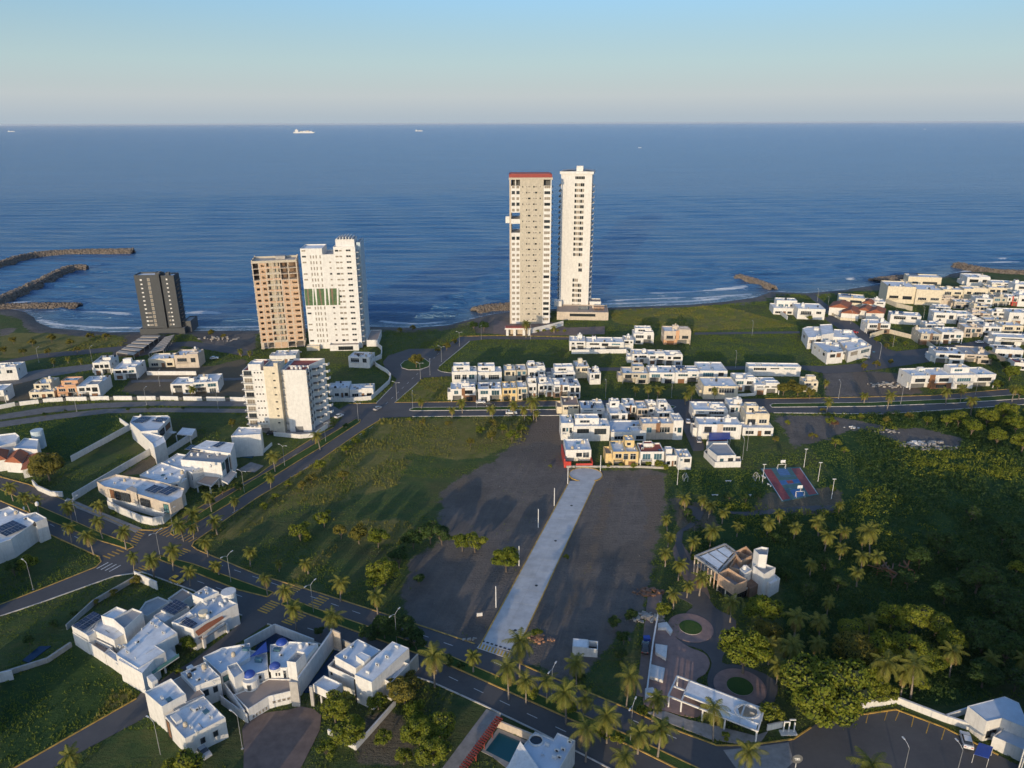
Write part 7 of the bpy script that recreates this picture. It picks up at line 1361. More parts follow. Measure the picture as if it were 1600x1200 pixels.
def scatter(name, n, poly_fn, hfn, mat, label, seed, kind='blade', wid=0.10):
    g = np.random.RandomState(seed); x = g.uniform(-250, 330, n * 3); y = 105 + (540 - 105) * g.rand(n * 3) ** 1.15; P_ = np.stack([x, y], -1)
    ok = poly_fn(P_); P_ = P_[ok][:n]; m = len(P_); hgt = hfn(P_, g)
    a = g.uniform(0, 6.283, (m, 3)); tilt = g.uniform(0.1, 0.55, (m, 3)); ox = g.normal(0, 0.16, (m, 3, 2)); V = np.zeros((m, 3, 3, 3), np.float32); sc = hgt[:, None]
    bx = P_[:, None, 0] + ox[..., 0]; by = P_[:, None, 1] + ox[..., 1]; wd = wid * (0.6 + 0.8 * g.rand(m, 3)) * (0.6 + sc)
    V[:, :, 0] = np.stack([bx - wd * np.cos(a), by - wd * np.sin(a), np.full_like(bx, -0.15)], -1); V[:, :, 1] = np.stack([bx + wd * np.cos(a), by + wd * np.sin(a), np.full_like(bx, -0.15)], -1)
    h3 = sc * g.uniform(0.6, 1.2, (m, 3)); V[:, :, 2] = np.stack([bx - np.sin(a) * tilt * h3, by + np.cos(a) * tilt * h3, h3], -1)
    V = V.reshape(-1, 3); F = np.arange(len(V)).reshape(-1, 3); me = np_mesh(name, V, F, [mat]); tag(link(bpy.data.objects.new(name, me)), label, kind='stuff')
def anyin(P_, L):
    m = np.zeros(len(P_), bool)
    for q in L: m |= inside(P_, q)
    return m
_blk = lambda P_: anyin(P_, ALLROADS + FLAT) | (P_[:, 1] > shore(P_[:, 0]) - 12)
_pat = lambda P_, s, k: vnoise(P_[:, 0] + 900, P_[:, 1] + 900, s, k)
scatter('grass', 210000, lambda P_: ~_blk(P_) & ~anyin(P_, SANDP + BROWN_LITP) & (_pat(P_, 9, 41) > 0.3), lambda P_, g: 0.12 + 0.42 * _pat(P_, 12, 42) * g.uniform(0.4, 1.3, len(P_)), 'grass_blade', 'short rough grass over the open plots', 11, wid=0.2)
scatter('tall_grass', 80000, lambda P_: ~_blk(P_) & anyin(P_, GOLD_LITP) & (_pat(P_, 7, 51) > 0.42), lambda P_, g: 0.35 + 0.6 * _pat(P_, 8, 52) * g.uniform(0.5, 1.3, len(P_)), 'grass_gold', 'tall golden grass with low sunlight painted into its colour', 12, wid=0.2)
scatter('lawn_grass', 60000, lambda P_: ~_blk(P_) & (anyin(P_, LUSHP[1:4]) | (P_[:, 1] > 330)) & ~anyin(P_, SANDP + BROWN_LITP), lambda P_, g: 0.16 + 0.36 * g.rand(len(P_)), 'grass_blade', 'thick green grass of the lawns and beach plots', 15, wid=0.22)
scatter('sand_weeds', 5000, lambda P_: ~_blk(P_) & anyin(P_, SANDP[:2] + BROWN_LITP) & (_pat(P_, 11, 61) > 0.66), lambda P_, g: 0.15 + 0.35 * g.rand(len(P_)), 'grass_blade', 'thin weeds on the dark sand lots', 13)
scatter('stones', 2600, lambda P_: ~_blk(P_) & anyin(P_, SANDP[:4] + BROWN_LITP) & (_pat(P_, 8, 64) > 0.5), lambda P_, g: 0.08 + 0.22 * g.rand(len(P_)) ** 3, 'rubble', 'loose stones and scraps on the bare lots', 17, wid=0.14)
def scrub():
    g = np.random.RandomState(4); n = 17000; x = g.uniform(40, 330, n); y = g.uniform(112, 310, n); P_ = np.stack([x, y], -1)
    ok = inside(P_, LUSHP[0]) & ~_blk(P_) & ~anyin(P_, SANDP + [pxpoly([(1040, 735), (1170, 700), (1215, 650), (1345, 660), (1335, 720), (1345, 775), (1300, 800), (1060, 785)])]) & (_pat(P_, 14, 71) > 0.22); P_ = P_[ok]; m = len(P_); k = 22
    hh = 0.6 + 2.9 * _pat(P_, 16, 72) * g.uniform(0.4, 1.2, m); rr = 0.8 + 0.9 * g.rand(m)
    d = g.normal(size=(m, k, 3)); d /= np.linalg.norm(d, axis=-1)[..., None]; d[..., 2] = np.abs(d[..., 2])
    C = np.stack([P_[:, 0], P_[:, 1], np.zeros(m)], -1)[:, None] + d * np.stack([rr, rr, hh], -1)[:, None]
    nrm = d + 0.5 * g.normal(size=d.shape); nrm /= np.linalg.norm(nrm, axis=-1)[..., None]; t = np.cross(nrm, g.normal(size=d.shape)); t /= np.linalg.norm(t, axis=-1)[..., None]; b = np.cross(nrm, t); s = g.uniform(0.20, 0.42, (m, k, 1))
    V = np.stack([C - t * s, C - b * s * 0.6, C + t * s, C + b * s * 0.6], 2).reshape(-1, 3); F = np.arange(len(V)).reshape(-1, 4)
    tag(link(bpy.data.objects.new('scrub', np_mesh('scrub', V, F, ['leaf_dark', 'leaf'], np.repeat((_pat(P_, 22, 73) + 0.25 * g.rand(m) > 0.80).astype(int), k)))), 'dense dark green scrub covering the ground at the right', kind='stuff')
scrub()
# ------------------------------------------------------------------ breakwaters, ships, lamps, cars, court and small things
def breakwater(px, w, hgt, label, n, seed, size=1.3):
    pts = smooth([G(*p, SEA) for p in px], 6); o = pts[0]; e = tag(empty('breakwater', (*o, 0)), label, 'breakwater'); lp = [(x - o[0], y - o[1]) for x, y in pts]; mb = MB()
    for a, b in zip(lp[:-1], lp[1:]):
        L = math.dist(a, b) or 1e-6; nx, ny = -(b[1] - a[1]) / L, (b[0] - a[0]) / L; prof = [(-w, SEA - 1.5), (-w * 0.35, hgt * 0.85), (w * 0.35, hgt * 0.85), (w, SEA - 1.5)]
        for (u0, z0), (u1, z1) in zip(prof[:-1], prof[1:]): mb.poly([(a[0] + nx * u1, a[1] + ny * u1, z1), (a[0] + nx * u0, a[1] + ny * u0, z0), (b[0] + nx * u0, b[1] + ny * u0, z0), (b[0] + nx * u1, b[1] + ny * u1, z1)])
    mb.build('core', 'rock', e)
    g = np.random.RandomState(seed); seg = np.array([math.dist(a, b) for a, b in zip(lp[:-1], lp[1:])]); k = g.choice(len(seg), n, p=seg / seg.sum()); t = g.rand(n); A_ = np.array(lp)
    c = A_[k] + (A_[k + 1] - A_[k]) * t[:, None]; d = A_[k + 1] - A_[k]; d /= np.linalg.norm(d, axis=1)[:, None]; off = g.uniform(-1, 1, n) * w; c = c + np.stack([-d[:, 1], d[:, 0]], -1) * off[:, None]
    z = np.where(np.abs(off) < w * 0.35, hgt * 0.85, SEA - 0.5 + (hgt * 0.85 - SEA + 0.5) * (1 - (np.abs(off) - w * 0.35) / (w * 0.65))) ; cube = np.array([[x, y, q] for q in (-1, 1) for x, y in ((-1, -1), (1, -1), (1, 1), (-1, 1))]) * 0.5
    s = size * g.uniform(0.55, 1.25, (n, 1, 1)); V = cube[None] * s * g.uniform(0.65, 1.2, (n, 1, 3)) + g.uniform(-0.2, 0.2, (n, 8, 3)) * s; an = g.uniform(0, 6.28, n); ca, sa = np.cos(an)[:, None], np.sin(an)[:, None]; tl = g.uniform(-0.6, 0.6, n)[:, None]
    x, y, zz = V[..., 0], V[..., 1], V[..., 2]; y, zz = y * np.cos(tl) - zz * np.sin(tl), y * np.sin(tl) + zz * np.cos(tl); V = np.stack([x * ca - y * sa, x * sa + y * ca, zz], -1) + np.concatenate([c, z[:, None]], 1)[:, None]
    F = np.array([(0, 3, 2, 1), (4, 5, 6, 7), (0, 1, 5, 4), (1, 2, 6, 5), (2, 3, 7, 6), (3, 0, 4, 7)])[None] + 8 * np.arange(n)[:, None, None]
    r = link(bpy.data.objects.new('rocks', np_mesh('rocks', V.reshape(-1, 3), F.reshape(-1, 4), ['rock']))); r.parent = e; r['kind'] = 'stuff'
breakwater([(-60, 431), (0, 416), (50, 402), (110, 397), (208, 395)], 5.5, 2.4, 'long outer rock breakwater at the left', 3200, 1, 1.7); breakwater([(-60, 494), (0, 473), (60, 446), (105, 424), (137, 421)], 5.5, 2.4, 'shorter inner rock breakwater at the left', 2400, 2, 1.7); breakwater([(0, 481), (60, 479), (124, 479)], 5, 0.6, 'low rock spit beside the left bay', 900, 3, 1.3)
breakwater([(742, 488), (770, 483), (800, 481)], 6, 1.4, 'rock groyne left of the tan tower', 700, 4, 1.4); breakwater([(1152, 434), (1175, 440), (1208, 452)], 3.8, 1.2, 'short rock groyne pointing out to sea at the right', 800, 5, 1.3); breakwater([(1372, 441), (1400, 438), (1440, 434)], 10, 1.2, 'dark rock bank before the cream houses', 1100, 6, 1.5); breakwater([(1495, 416), (1520, 422), (1560, 428), (1640, 431)], 6, 1.8, 'far rock jetty at the right edge', 1500, 7, 1.6)
def ship(px, L, label, lights=True):
    x, y = G(*px, SEA); e = tag(empty('ship', (x, y, SEA), R(8)), label, 'ship'); mb = MB(); w = L * 0.13; hh = L * 0.055
    mb.poly([(-L / 2, -w / 2, 0), (L * 0.42, -w / 2, 0), (L / 2, 0, hh), (L * 0.44, -w / 2, hh), (-L / 2, -w / 2, hh)]); mb.poly([(L * 0.42, w / 2, 0), (-L / 2, w / 2, 0), (-L / 2, w / 2, hh), (L * 0.44, w / 2, hh), (L / 2, 0, hh)]); mb.poly([(-L / 2, -w / 2, hh), (L * 0.44, -w / 2, hh), (L / 2, 0, hh), (L * 0.44, w / 2, hh), (-L / 2, w / 2, hh)]); mb.poly([(-L / 2, w / 2, 0), (-L / 2, -w / 2, 0), (-L / 2, -w / 2, hh), (-L / 2, w / 2, hh)]); mb.build('hull', 'white', e)
    mb = MB(); mb.box(-L * 0.42, -L * 0.28, -w * 0.4, w * 0.4, hh, hh + L * 0.09); mb.box(-L * 0.38, -L * 0.34, -w * 0.15, w * 0.15, hh + L * 0.09, hh + L * 0.13); mb.build('bridge', 'white', e)
    for k in range(4): mb = MB(); x0 = -L * 0.2 + k * L * 0.14; mb.box(x0, x0 + L * 0.11, -w * 0.42, w * 0.42, hh, hh + L * (0.03 + 0.012 * (k % 3))); mb.build('cargo', 'white' if k % 2 else 'cream', e)
    mb = MB(); mb.tube([(L * 0.3, 0, hh), (L * 0.3, 0, hh + L * 0.09)], [L * 0.006] * 2, 5); mb.build('mast', 'galv', e)
ship((476, 208), 290, 'large pale cargo ship near the horizon'); ship((655, 205), 130, 'small pale ship right of the large cargo ship'); ship((18, 206), 120, 'small pale ship at the far left of the horizon'); ship((1000, 231), 18, 'tiny boat on the sea right of the towers'); ship((1445, 202), 35, 'tiny boat near the horizon at the right')

def lamp_mesh(kind, Hh):
    def pole():
        mb = MB(); mb.tube([(0, 0, -0.3), (0, 0, 0.4), (0, 0, Hh)], [0.11, 0.085, 0.05], 8); mb.box(-0.22, 0.22, -0.22, 0.22, -0.2, 0.12); return mb.build('pole', 'metal')
    def arm():
        mb = MB(); mb.tube([(0, 0, Hh - 0.1), (0.7, 0, Hh + 0.35), (1.6, 0, Hh + 0.55)], [0.05, 0.045, 0.04], 6); return mb.build('arm', 'galv')
    def head():
        mb = MB(); mb.box(1.45, 2.15, -0.14, 0.14, Hh + 0.48, Hh + 0.6); return mb.build('lamp_head', 'galv')
    return shared(('pole', Hh), pole), shared(('arm', Hh), arm), shared(('head', Hh), head)
def lamp(px, Hh, n, yaw, label, group):
    po, ar, hd = lamp_mesh('d', Hh); e = tag(empty('street_lamp', (*G(*px), 0), R(yaw)), label, 'street lamp', group); inst('pole', po, e)
    for k in range(n): a = inst('arm', ar, e, (0, 0, 0), (0, 0, math.pi * k)); inst('lamp_head', hd, a)
def lamps(L, Hh, n, yaw, phrase, group):
    for i, p in enumerate(sorted(L)): lamp(p, Hh, n, yaw, '%s street lamp from the left %s' % (ORD[i], phrase), group)
lamps([(121, 817), (251, 873), (272, 836), (361, 910), (490, 957), (620, 1005)], 8.5, 2, 62, 'along the boulevard by the intersection', 'boulevard lamps by the intersection'); lamps([(985, 1157), (862, 1098)], 9, 2, 62, 'of the boulevard stretch before the park', 'boulevard lamps before the park')
lamps([(445, 728), (509, 690), (560, 658), (620, 624), (657, 592), (690, 565), (718, 541), (382, 770)], 8, 2, -28, 'along the avenue to the beach', 'lamps of the avenue to the beach'); lamps([(645, 639), (745, 638), (752, 530), (829, 530), (672, 586)], 7.5, 1, 90, 'round the row of white houses', 'lamps round the white row')
lamps([(946, 622), (1049, 621), (1149, 574), (1167, 704), (1160, 718), (1175, 524), (1277, 470), (1293, 483), (1310, 623), (1329, 506), (1374, 561), (1395, 542), (1407, 632), (1524, 616), (1442, 500)], 8, 1, 90, 'in the right half of the houses', 'lamps of the right quarter'); lamps([(61, 566), (120, 643), (144, 564), (229, 632), (250, 603), (341, 639), (10, 630)], 7.5, 1, 80, 'on the roads behind the left lawns', 'lamps behind the left lawns')
lamps([(52, 921), (251, 1180), (379, 1170)], 8.5, 1, 150, 'near the bottom left streets', 'lamps of the bottom left streets'); lamps([(1408, 1225), (1490, 1228)], 9, 1, 100, 'at the parking lot in the lower right', 'lamps of the parking lot')
for i, q in enumerate([(775, 949), (811, 884), (841, 824), (866, 790), (887, 757), (938, 737)]):
    e = tag(empty('utility_post', (*G(*q), 0)), ORD[i] + ' white post from the boulevard along the concrete road', 'post', 'posts of the concrete road'); mb = MB(); mb.tube([(0, 0, -0.3), (0, 0, 6.4)], [0.17, 0.12], 8); mb.build('shaft', 'white', e); mb = MB(); mb.tube([(0, 0, 6.4), (0, 0, 6.55)], [0.15, 0.1], 8); mb.build('cap', 'galv', e)
for i, q in enumerate([(1058, 758), (1191, 755), (1256, 730), (1278, 752), (1299, 779)]):
    e = tag(empty('floodlight_pole', (*G(*q), 0)), ORD[i] + ' floodlight pole from the left round the playing fields', 'pole', 'poles of the playing fields'); mb = MB(); mb.tube([(0, 0, -0.3), (0, 0, 7.2)], [0.13, 0.07], 8); mb.build('pole', 'galv', e); mb = MB(); mb.box(-0.6, 0.6, -0.1, 0.1, 7.2, 7.45); mb.build('floodlight', 'galv', e)

def car_proto(paint):
    e = empty('parked_car'); pr = [(-2.15, 0.35), (-2.2, 0.75), (-2.05, 0.98), (-1.3, 1.04), (1.05, 1.0), (2.0, 0.82), (2.2, 0.6), (2.15, 0.35)]; mb = MB(); n = len(pr); w = 0.86
    for s in (-1, 1): mb.poly([(x, s * w, z) for x, z in (pr if s < 0 else pr[::-1])])
    for i in range(n): a, b = pr[i], pr[(i + 1) % n]; mb.poly([(a[0], -w, a[1]), (a[0], w, a[1]), (b[0], w, b[1]), (b[0], -w, b[1])][::-1])
    mb.build('body', paint, e)
    mb = MB(); B_ = [(-1.75, -0.8), (1.0, -0.8), (1.0, 0.8), (-1.75, 0.8)]; T_ = [(-1.25, -0.64), (0.25, -0.64), (0.25, 0.64), (-1.25, 0.64)]
    for i in range(4): j = (i + 1) % 4; mb.poly([(*B_[i], 1.0), (*B_[j], 1.0), (*T_[j], 1.46), (*T_[i], 1.46)])
    c = mb.build('windows', 'glass', e); mb = MB(); mb.prism(T_, 1.455, 1.5); mb.build('roof', paint, e)
    for x in (-1.35, 1.35):
        for s in (-1, 1):
            mb = MB(); mb.tube([(x, s * 0.68, 0.33), (x, s * 0.9, 0.33)], [0.33, 0.33], 12); wl_ = mb.build('wheel', 'rubber', e); mb = MB(); mb.tube([(x, s * 0.88, 0.33), (x, s * 0.92, 0.33)], [0.19, 0.19], 10); mb.build('rim', 'galv', wl_)
    for s in (-0.6, 0.6): mb = MB(); mb.box(2.1, 2.2, s - 0.18, s + 0.18, 0.62, 0.74); mb.build('headlight', 'galv', e); mb = MB(); mb.box(-2.22, -2.12, s - 0.16, s + 0.16, 0.72, 0.86); mb.build('tail_light', 'car_red', e)
    return e
PROTO = {}
def car(px, yaw, paint, label, s=1.0):
    e = car_proto(paint) if paint not in PROTO else copy_tree(PROTO[paint]); PROTO.setdefault(paint, e); e.location = (*G(*px), 0.06); e.rotation_euler = (0, 0, R(yaw)); e.scale = (s, s, s); tag(e, label, 'car', 'parked cars')
car((277, 909), -27, 'car_yellow', 'yellow car on the boulevard above the solar house'); car((1509, 1160), 70, 'car_white', 'white car parked beside the wall in the lower right', 1.05); car((751, 630), 3, 'car_white', 'white car before the second house of the avenue row'); car((799, 647), 2, 'car_white', 'white van-like car under the avenue palms', 1.15); car((530, 652), 60, 'car_white', 'white car beside the cream apartment block'); car((1154, 609), 90, 'car_dark', 'dark car under the open carport'); car((335, 561), 10, 'car_white', 'white car on the brown lot by the brick tower'); car((318, 1178), -42, 'car_silver', 'silver car behind the plain box house'); car((1008, 1015), 78, 'car_dark', 'dark car in the dirt lane beside the park'); car((1335, 520), -40, 'car_red', 'red car on the street by the red-gated house'); car((465, 552), 5, 'car_silver', 'silver car below the mural tower'); car((765, 634), 3, 'car_dark', 'dark car before the third house of the avenue row'); car((1128, 693), 90, 'car_dark', 'dark car under the blue awning'); car((655, 596), 70, 'car_white', 'white car on the road by the grass triangle') if False else None
car((425, 679), 0, 'car_dark', 'dark car under the apartment block stilts')
for q, ya, pa, la in (((1352, 560), -30, 'car_silver', 'silver car at the bend of the curved right street'), ((1452, 556), 5, 'car_white', 'white car on the curved street below the grey double house'), ((1480, 545), 5, 'car_dark', 'dark car on the curved street before the dark garages'), ((1530, 536), 8, 'car_white', 'white car near the end of the curved street'), ((1310, 497), -45, 'car_white', 'white car on the street left of the tiled villa'), ((1432, 496), 10, 'car_silver', 'silver car on the plot below the big cream block'), ((960, 632), 2, 'car_white', 'white car behind the cluster on the avenue'), ((180, 575), 10, 'car_dark', 'dark car before the gallery house'), ((590, 640), 64, 'car_silver', 'silver car at the avenue junction'), ((1075, 660), 80, 'car_white', 'white car on the side street'), ((1092, 690), 80, 'car_silver', 'silver car low on the side street')): car(q, ya, pa, la)
def site_shed():
    h = House('site_shed', 'white container shed with half open roof on the dark lot', 'shed', (894, 1024), -8); h.block(0, 3.6, 0, 3.0, 0, 2.6, par=0.08); h.block(3.6, 6.0, 0, 3.0, 0, 2.4, roof='black', par=1.6)
site_shed()
e = House('lot_sign', 'small white sign board lying on the left dark lot', 'sign', (745, 966), 10); e.box('board', 0, 1.5, 0, 0.08, 0.5, 1.5); e.box('post', 0.15, 0.25, 0.1, 0.2, -0.2, 1.4, 'wood'); e.box('post', 1.25, 1.35, 0.1, 0.2, -0.2, 1.4, 'wood')
def heap(px, n, spread, size, mat, label, name='rubble_heap'):
    x, y = G(*px); e = tag(empty(name, (x, y, 0)), label, 'rubble'); r = random.Random(int(px[0])); mb = MB()
    for k in range(n): a, d = r.uniform(0, 6.28), spread * r.random() ** 0.7; c = (d * math.cos(a) * 1.6, d * math.sin(a) * 0.7); s = size * r.uniform(0.4, 1.2); z = max(0, (1 - d / spread)) * size * 0.8; mb.obox((c[0] - s, c[1]), (c[0] + s * r.random(), c[1] + s * r.uniform(-1, 1)), s * 1.3, z - 0.2, z + s * r.uniform(0.3, 0.9))
    o = mb.build('pieces', mat, e); o['kind'] = 'stuff'
heap((1452, 697), 90, 7, 0.7, 'rubble', 'pile of pale rubble on the bare patch at the right'); heap((1432, 694), 30, 2.5, 0.7, 'white', 'white debris left of the pale rubble'); heap((1387, 674), 22, 3.5, 0.5, 'rubble', 'broken slabs on the rough ground'); heap((1330, 668), 12, 2.0, 0.4, 'white', 'few white scraps below the right avenue'); heap((1015, 925), 60, 2.6, 0.5, 'wood', 'heap of dry fronds and planks beside the dirt lane'); heap((1013, 965), 70, 3.0, 0.5, 'rubble', 'grey rubble along the dirt lane'); heap((843, 1000), 50, 2.4, 0.4, 'brick', 'reddish rubble beside the concrete road mouth'); heap((1385, 602), 60, 6, 0.6, 'rubble', 'whitish rubble slope beside the striped house'); heap((735, 1000), 12, 1.4, 0.35, 'rubble', 'small rubble left of the concrete road mouth'); heap((340, 530), 40, 8, 0.7, 'rubble', 'building rubble left of the brick tower')
def plank_shed():
    h = House('plank_ruin', 'collapsed shed of brown planks and red sheet in the dark scrub', 'ruin', (1392, 915), 20); r = random.Random(8)
    for k in range(16): x, y = r.uniform(0, 9), r.uniform(0, 6); mb = MB(); a = r.uniform(0, 3.14); mb.obox((x, y), (x + 4 * math.cos(a), y + 4 * math.sin(a)), 0.35, 1.4 + r.random(), 1.6 + r.random(), zb=r.uniform(-0.8, 0.8)); mb.build('plank', 'wood', h.o)
    for x in (0, 4, 8):
        for y in (0, 5): h.box('post', x, x + 0.2, y, y + 0.2, -0.3, 2.4, 'wood')
    h.box('red_sheet', 3, 6.5, -1.5, 1, 0.9, 1.0, 'red_wall')
plank_shed()
def court():
    q = [G(*p) for p in ((1190, 733), (1250, 731), (1278, 772), (1222, 783))]; o = q[3]; e = tag(empty('ball_court', (*o, 0)), 'teal and red painted ball court with blue keys', kind='structure'); L_ = [(x - o[0], y - o[1]) for x, y in q]
    def bl(u, v): return tuple((L_[3][k] * (1 - u) + L_[2][k] * u) * (1 - v) + (L_[0][k] * (1 - u) + L_[1][k] * u) * v for k in (0, 1))
    def rect(n, u0, u1, v0, v1, z, m): mb = MB(); mb.prism([bl(u0, v0), bl(u1, v0), bl(u1, v1), bl(u0, v1)], 0.0, z); mb.build(n, m, e)
    rect('slab', -0.02, 1.02, -0.02, 1.02, 0.10, 'court_teal'); rect('red_band', 0.02, 0.24, 0.02, 0.98, 0.106, 'court_red'); rect('red_band', 0.76, 0.98, 0.02, 0.98, 0.106, 'court_red'); rect('blue_key', 0.36, 0.64, 0.02, 0.26, 0.11, 'court_blue'); rect('blue_key', 0.36, 0.64, 0.74, 0.98, 0.11, 'court_blue'); rect('center_band', 0.24, 0.76, 0.44, 0.58, 0.109, 'court_blue'); rect('center_patch', 0.42, 0.58, 0.46, 0.56, 0.114, 'court_red'); rect('edge_line', 0.0, 0.015, 0, 1, 0.113, 'paint_white'); rect('edge_line', 0.985, 1.0, 0, 1, 0.113, 'paint_white'); rect('line', 0.24, 0.76, 0.295, 0.305, 0.114, 'court_blue'); rect('line', 0.24, 0.76, 0.695, 0.705, 0.114, 'court_blue')
    for v, lab in ((0.03, 'near'), (0.97, 'far')):
        p = bl(0.5, v); g = tag(empty('goal_hoop', (o[0] + p[0], o[1] + p[1], 0), R(6 if v < 0.5 else 186)), 'white goal with basketball backboard at the %s end of the court' % lab, 'hoop')
        mb = MB()
        for x in (-1.5, 1.5): mb.tube([(x, 0, 0), (x, 0, 2.0)], [0.09] * 2, 6); mb.tube([(x, 0, 2.0), (x, -0.9, 0.1)], [0.05] * 2, 6)
        mb.tube([(-1.5, 0, 2.0), (1.5, 0, 2.0)], [0.09] * 2, 6); mb.build('goal_frame', 'white', g); mb = MB(); mb.tube([(0, -0.2, 2.0), (0, -0.1, 3.2), (0, 0.5, 3.5)], [0.09] * 3, 6); mb.build('post', 'white', g); mb = MB(); mb.box(-0.9, 0.9, 0.5, 0.56, 2.9, 4.0); mb.build('backboard', 'car_white', g)
        mb = MB(); c = [(0.23 * math.cos(a), 0.85 + 0.23 * math.sin(a)) for a in np.linspace(0, 6.283, 13)]
        for a, b in zip(c[:-1], c[1:]): mb.obox(a, b, 0.04, 3.05, 3.09)
        mb.build('rim', 'orange_wall', g)
    for i, (q_, lab) in enumerate((((1073, 750), 'left'), ((1184, 749), 'right'))):
        g = tag(empty('football_goal', (*G(*q_), 0), R(90)), lab + ' small curved football goal on the grass pitch', 'goal', 'football goals'); mb = MB()
        for s in (-1, 1): mb.tube([(s * 1.5, 0, 0), (s * 1.5, 0, 2.0), (s * 1.5, 0.5, 2.1), (s * 1.5, 1.1, 1.2), (s * 1.5, 1.3, 0)], [0.06] * 5, 6)
        mb.tube([(-1.5, 0, 2), (1.5, 0, 2)], [0.06] * 2, 6); mb.tube([(-1.5, 1.3, 0.05), (1.5, 1.3, 0.05)], [0.05] * 2, 6); mb.build('frame', 'white', g)
        mb = MB()
        for k in range(9): x = -1.5 + k * 0.375; mb.tube([(x, 0, 2.0), (x, 0.5, 2.05), (x, 1.1, 1.2), (x, 1.3, 0)], [0.012] * 4, 4, cap=False)
        mb.build('net', 'white', g)
    for i, (q_, ya) in enumerate((((1117, 775), 0), ((1169, 775), 0), ((1193, 746), -70), ((1202, 759), -70), ((1138, 753), 0))):
        g = tag(empty('bench', (*G(*q_), 0), R(ya)), ORD[i] + ' white concrete bench from the listing beside the pitch' if False else ['left white bench below the grass pitch', 'right white bench below the grass pitch', 'upper white bench left of the court', 'lower white bench left of the court', 'low white slab in the middle of the pitch'][i], 'bench', 'benches of the playing fields'); mb = MB(); mb.box(-1.1, 1.1, -0.22, 0.22, 0.42, 0.52); mb.build('seat', 'white', g)
        for x in (-0.8, 0.6): mb = MB(); mb.box(x, x + 0.2, -0.18, 0.18, -0.2, 0.42); mb.build('leg', 'white', g)
court()
def bays():
    e = tag(empty('parking_marking', (0, 0, 0)), 'yellow parking bay lines along the white wall', kind='structure')
    for a, b in (((1357, 1114), (1353, 1130)), ((1387, 1110), (1382, 1126)), ((1405, 1112), (1399, 1126)), ((1428, 1119), (1424, 1136)), ((1453, 1127), (1447, 1146)), ((1477, 1137), (1471, 1156))): mb = MB(); mb.obox(G(*a), G(*b), 0.16, RZ + 0.002, RZ + 0.014); mb.build('line', 'paint_yellow', e)
bays()
h = House('notice_board', 'round dark sign with white lettering beside the drive apron', 'sign', (1243, 1200), 0); mb = MB(); mb.tube([(0, 0, 2.4), (0, -0.12, 2.4)], [1.1, 1.1], 20); mb.build('disc', 'dark_grey', h.o); mb = MB(); mb.tube([(0, 0.1, -0.3), (0, 0.1, 2.4)], [0.09, 0.09], 8); mb.build('post', 'galv', h.o)
mb = MB(); mb.box(-0.55, 0.5, -0.16, -0.125, 2.5, 2.68); mb.box(-0.4, 0.6, -0.16, -0.125, 2.15, 2.32); mb.box(-0.1, 0.12, -0.16, -0.125, 2.32, 2.5); mb.build('emblem', 'white', h.o)
e = tag(empty('tarp_heap', (*G(1010, 1001), 0)), 'load under a bright blue tarp in the dirt lane', 'tarp'); mb = MB(); mb.prism([(-0.8, -0.6), (0.9, -0.5), (0.8, 0.7), (-0.7, 0.6)], 0, 1.1); mb.build('tarp', 'blue_paint', e)

# roof furniture of the near houses: condensers, tanks, vents, pipe runs, dishes
def vent_mesh():
    def f(): mb = MB(); mb.tube([(0, 0, 0), (0, 0, 0.55)], [0.09, 0.09], 7); mb.tube([(0, 0, 0.55), (0, 0, 0.68)], [0.17, 0.12], 7); return mb.build('vent_pipe', 'galv')
    return shared('vent', f)
def dish_mesh():
    def f():
        mb = MB(); mb.tube([(0, 0, 0), (0, 0, 0.6)], [0.03, 0.03], 6); mb.dome((0, 0, 0), 0.42, 0.14, 12, 3); o = mb.build('satellite_dish', 'galv'); return o
    return shared('dish', f)
ROOFS = {o['label']: o for o in bpy.data.objects if o.parent is None and 'label' in o}
def furnish(label, z, pxs, seed):
    o = ROOFS[label]; r = random.Random(seed); c, s_ = math.cos(o.rotation_euler.z), math.sin(o.rotation_euler.z)
    for px in pxs:
        x, y = G(px[0], px[1], z); dx, dy = x - o.location.x, y - o.location.y; l = (dx * c + dy * s_, -dx * s_ + dy * c, z); k = r.random()
        if k < 0.40: inst('air_conditioner', ac_mesh(), o, l, (0, 0, r.choice((0, 1.57, 3.14))))
        elif k < 0.55: inst('water_tank', tank_mesh(r.choice(('tank_black', 'tank_beige', 'white'))), o, l, (0, 0, 0), (0.85,) * 3)
        elif k < 0.72: inst('vent_pipe', vent_mesh(), o, l)
        elif k < 0.80: inst('satellite_dish', dish_mesh(), o, (l[0], l[1], l[2] + 0.1), (R(50), 0, r.uniform(0, 6)))
        else: mb = MB(); a = r.choice((0, 1.57)); L = r.uniform(1.5, 3.5); mb.obox((l[0], l[1]), (l[0] + L * math.cos(a), l[1] + L * math.sin(a)), 0.12, z, z + 0.12); mb.build('pipe_run', r.choice(('galv', 'concrete')), o)
furnish('white house with a big stained flat roof beside the left lawn', 6.05, [(200, 1020), (215, 1005), (232, 990), (245, 980), (256, 990), (228, 1022), (212, 1030), (195, 1012), (222, 985)], 1); furnish('white house with a big stained flat roof beside the left lawn', 4.95, [(165, 985), (180, 988), (192, 986), (168, 976)], 2)
furnish('white corner house with a red tiled awning and two solar arrays', 5.62, [(322, 945), (335, 940), (345, 946), (330, 958), (312, 968), (300, 972), (352, 942), (325, 966)], 3); furnish('plain white box house at the street end, bottom left', 4.72, [(300, 1110), (320, 1105), (330, 1122), (290, 1135), (310, 1130)], 4); furnish('plain white box house at the street end, bottom left', 5.72, [(305, 1055), (318, 1050), (325, 1058), (300, 1062)], 5)
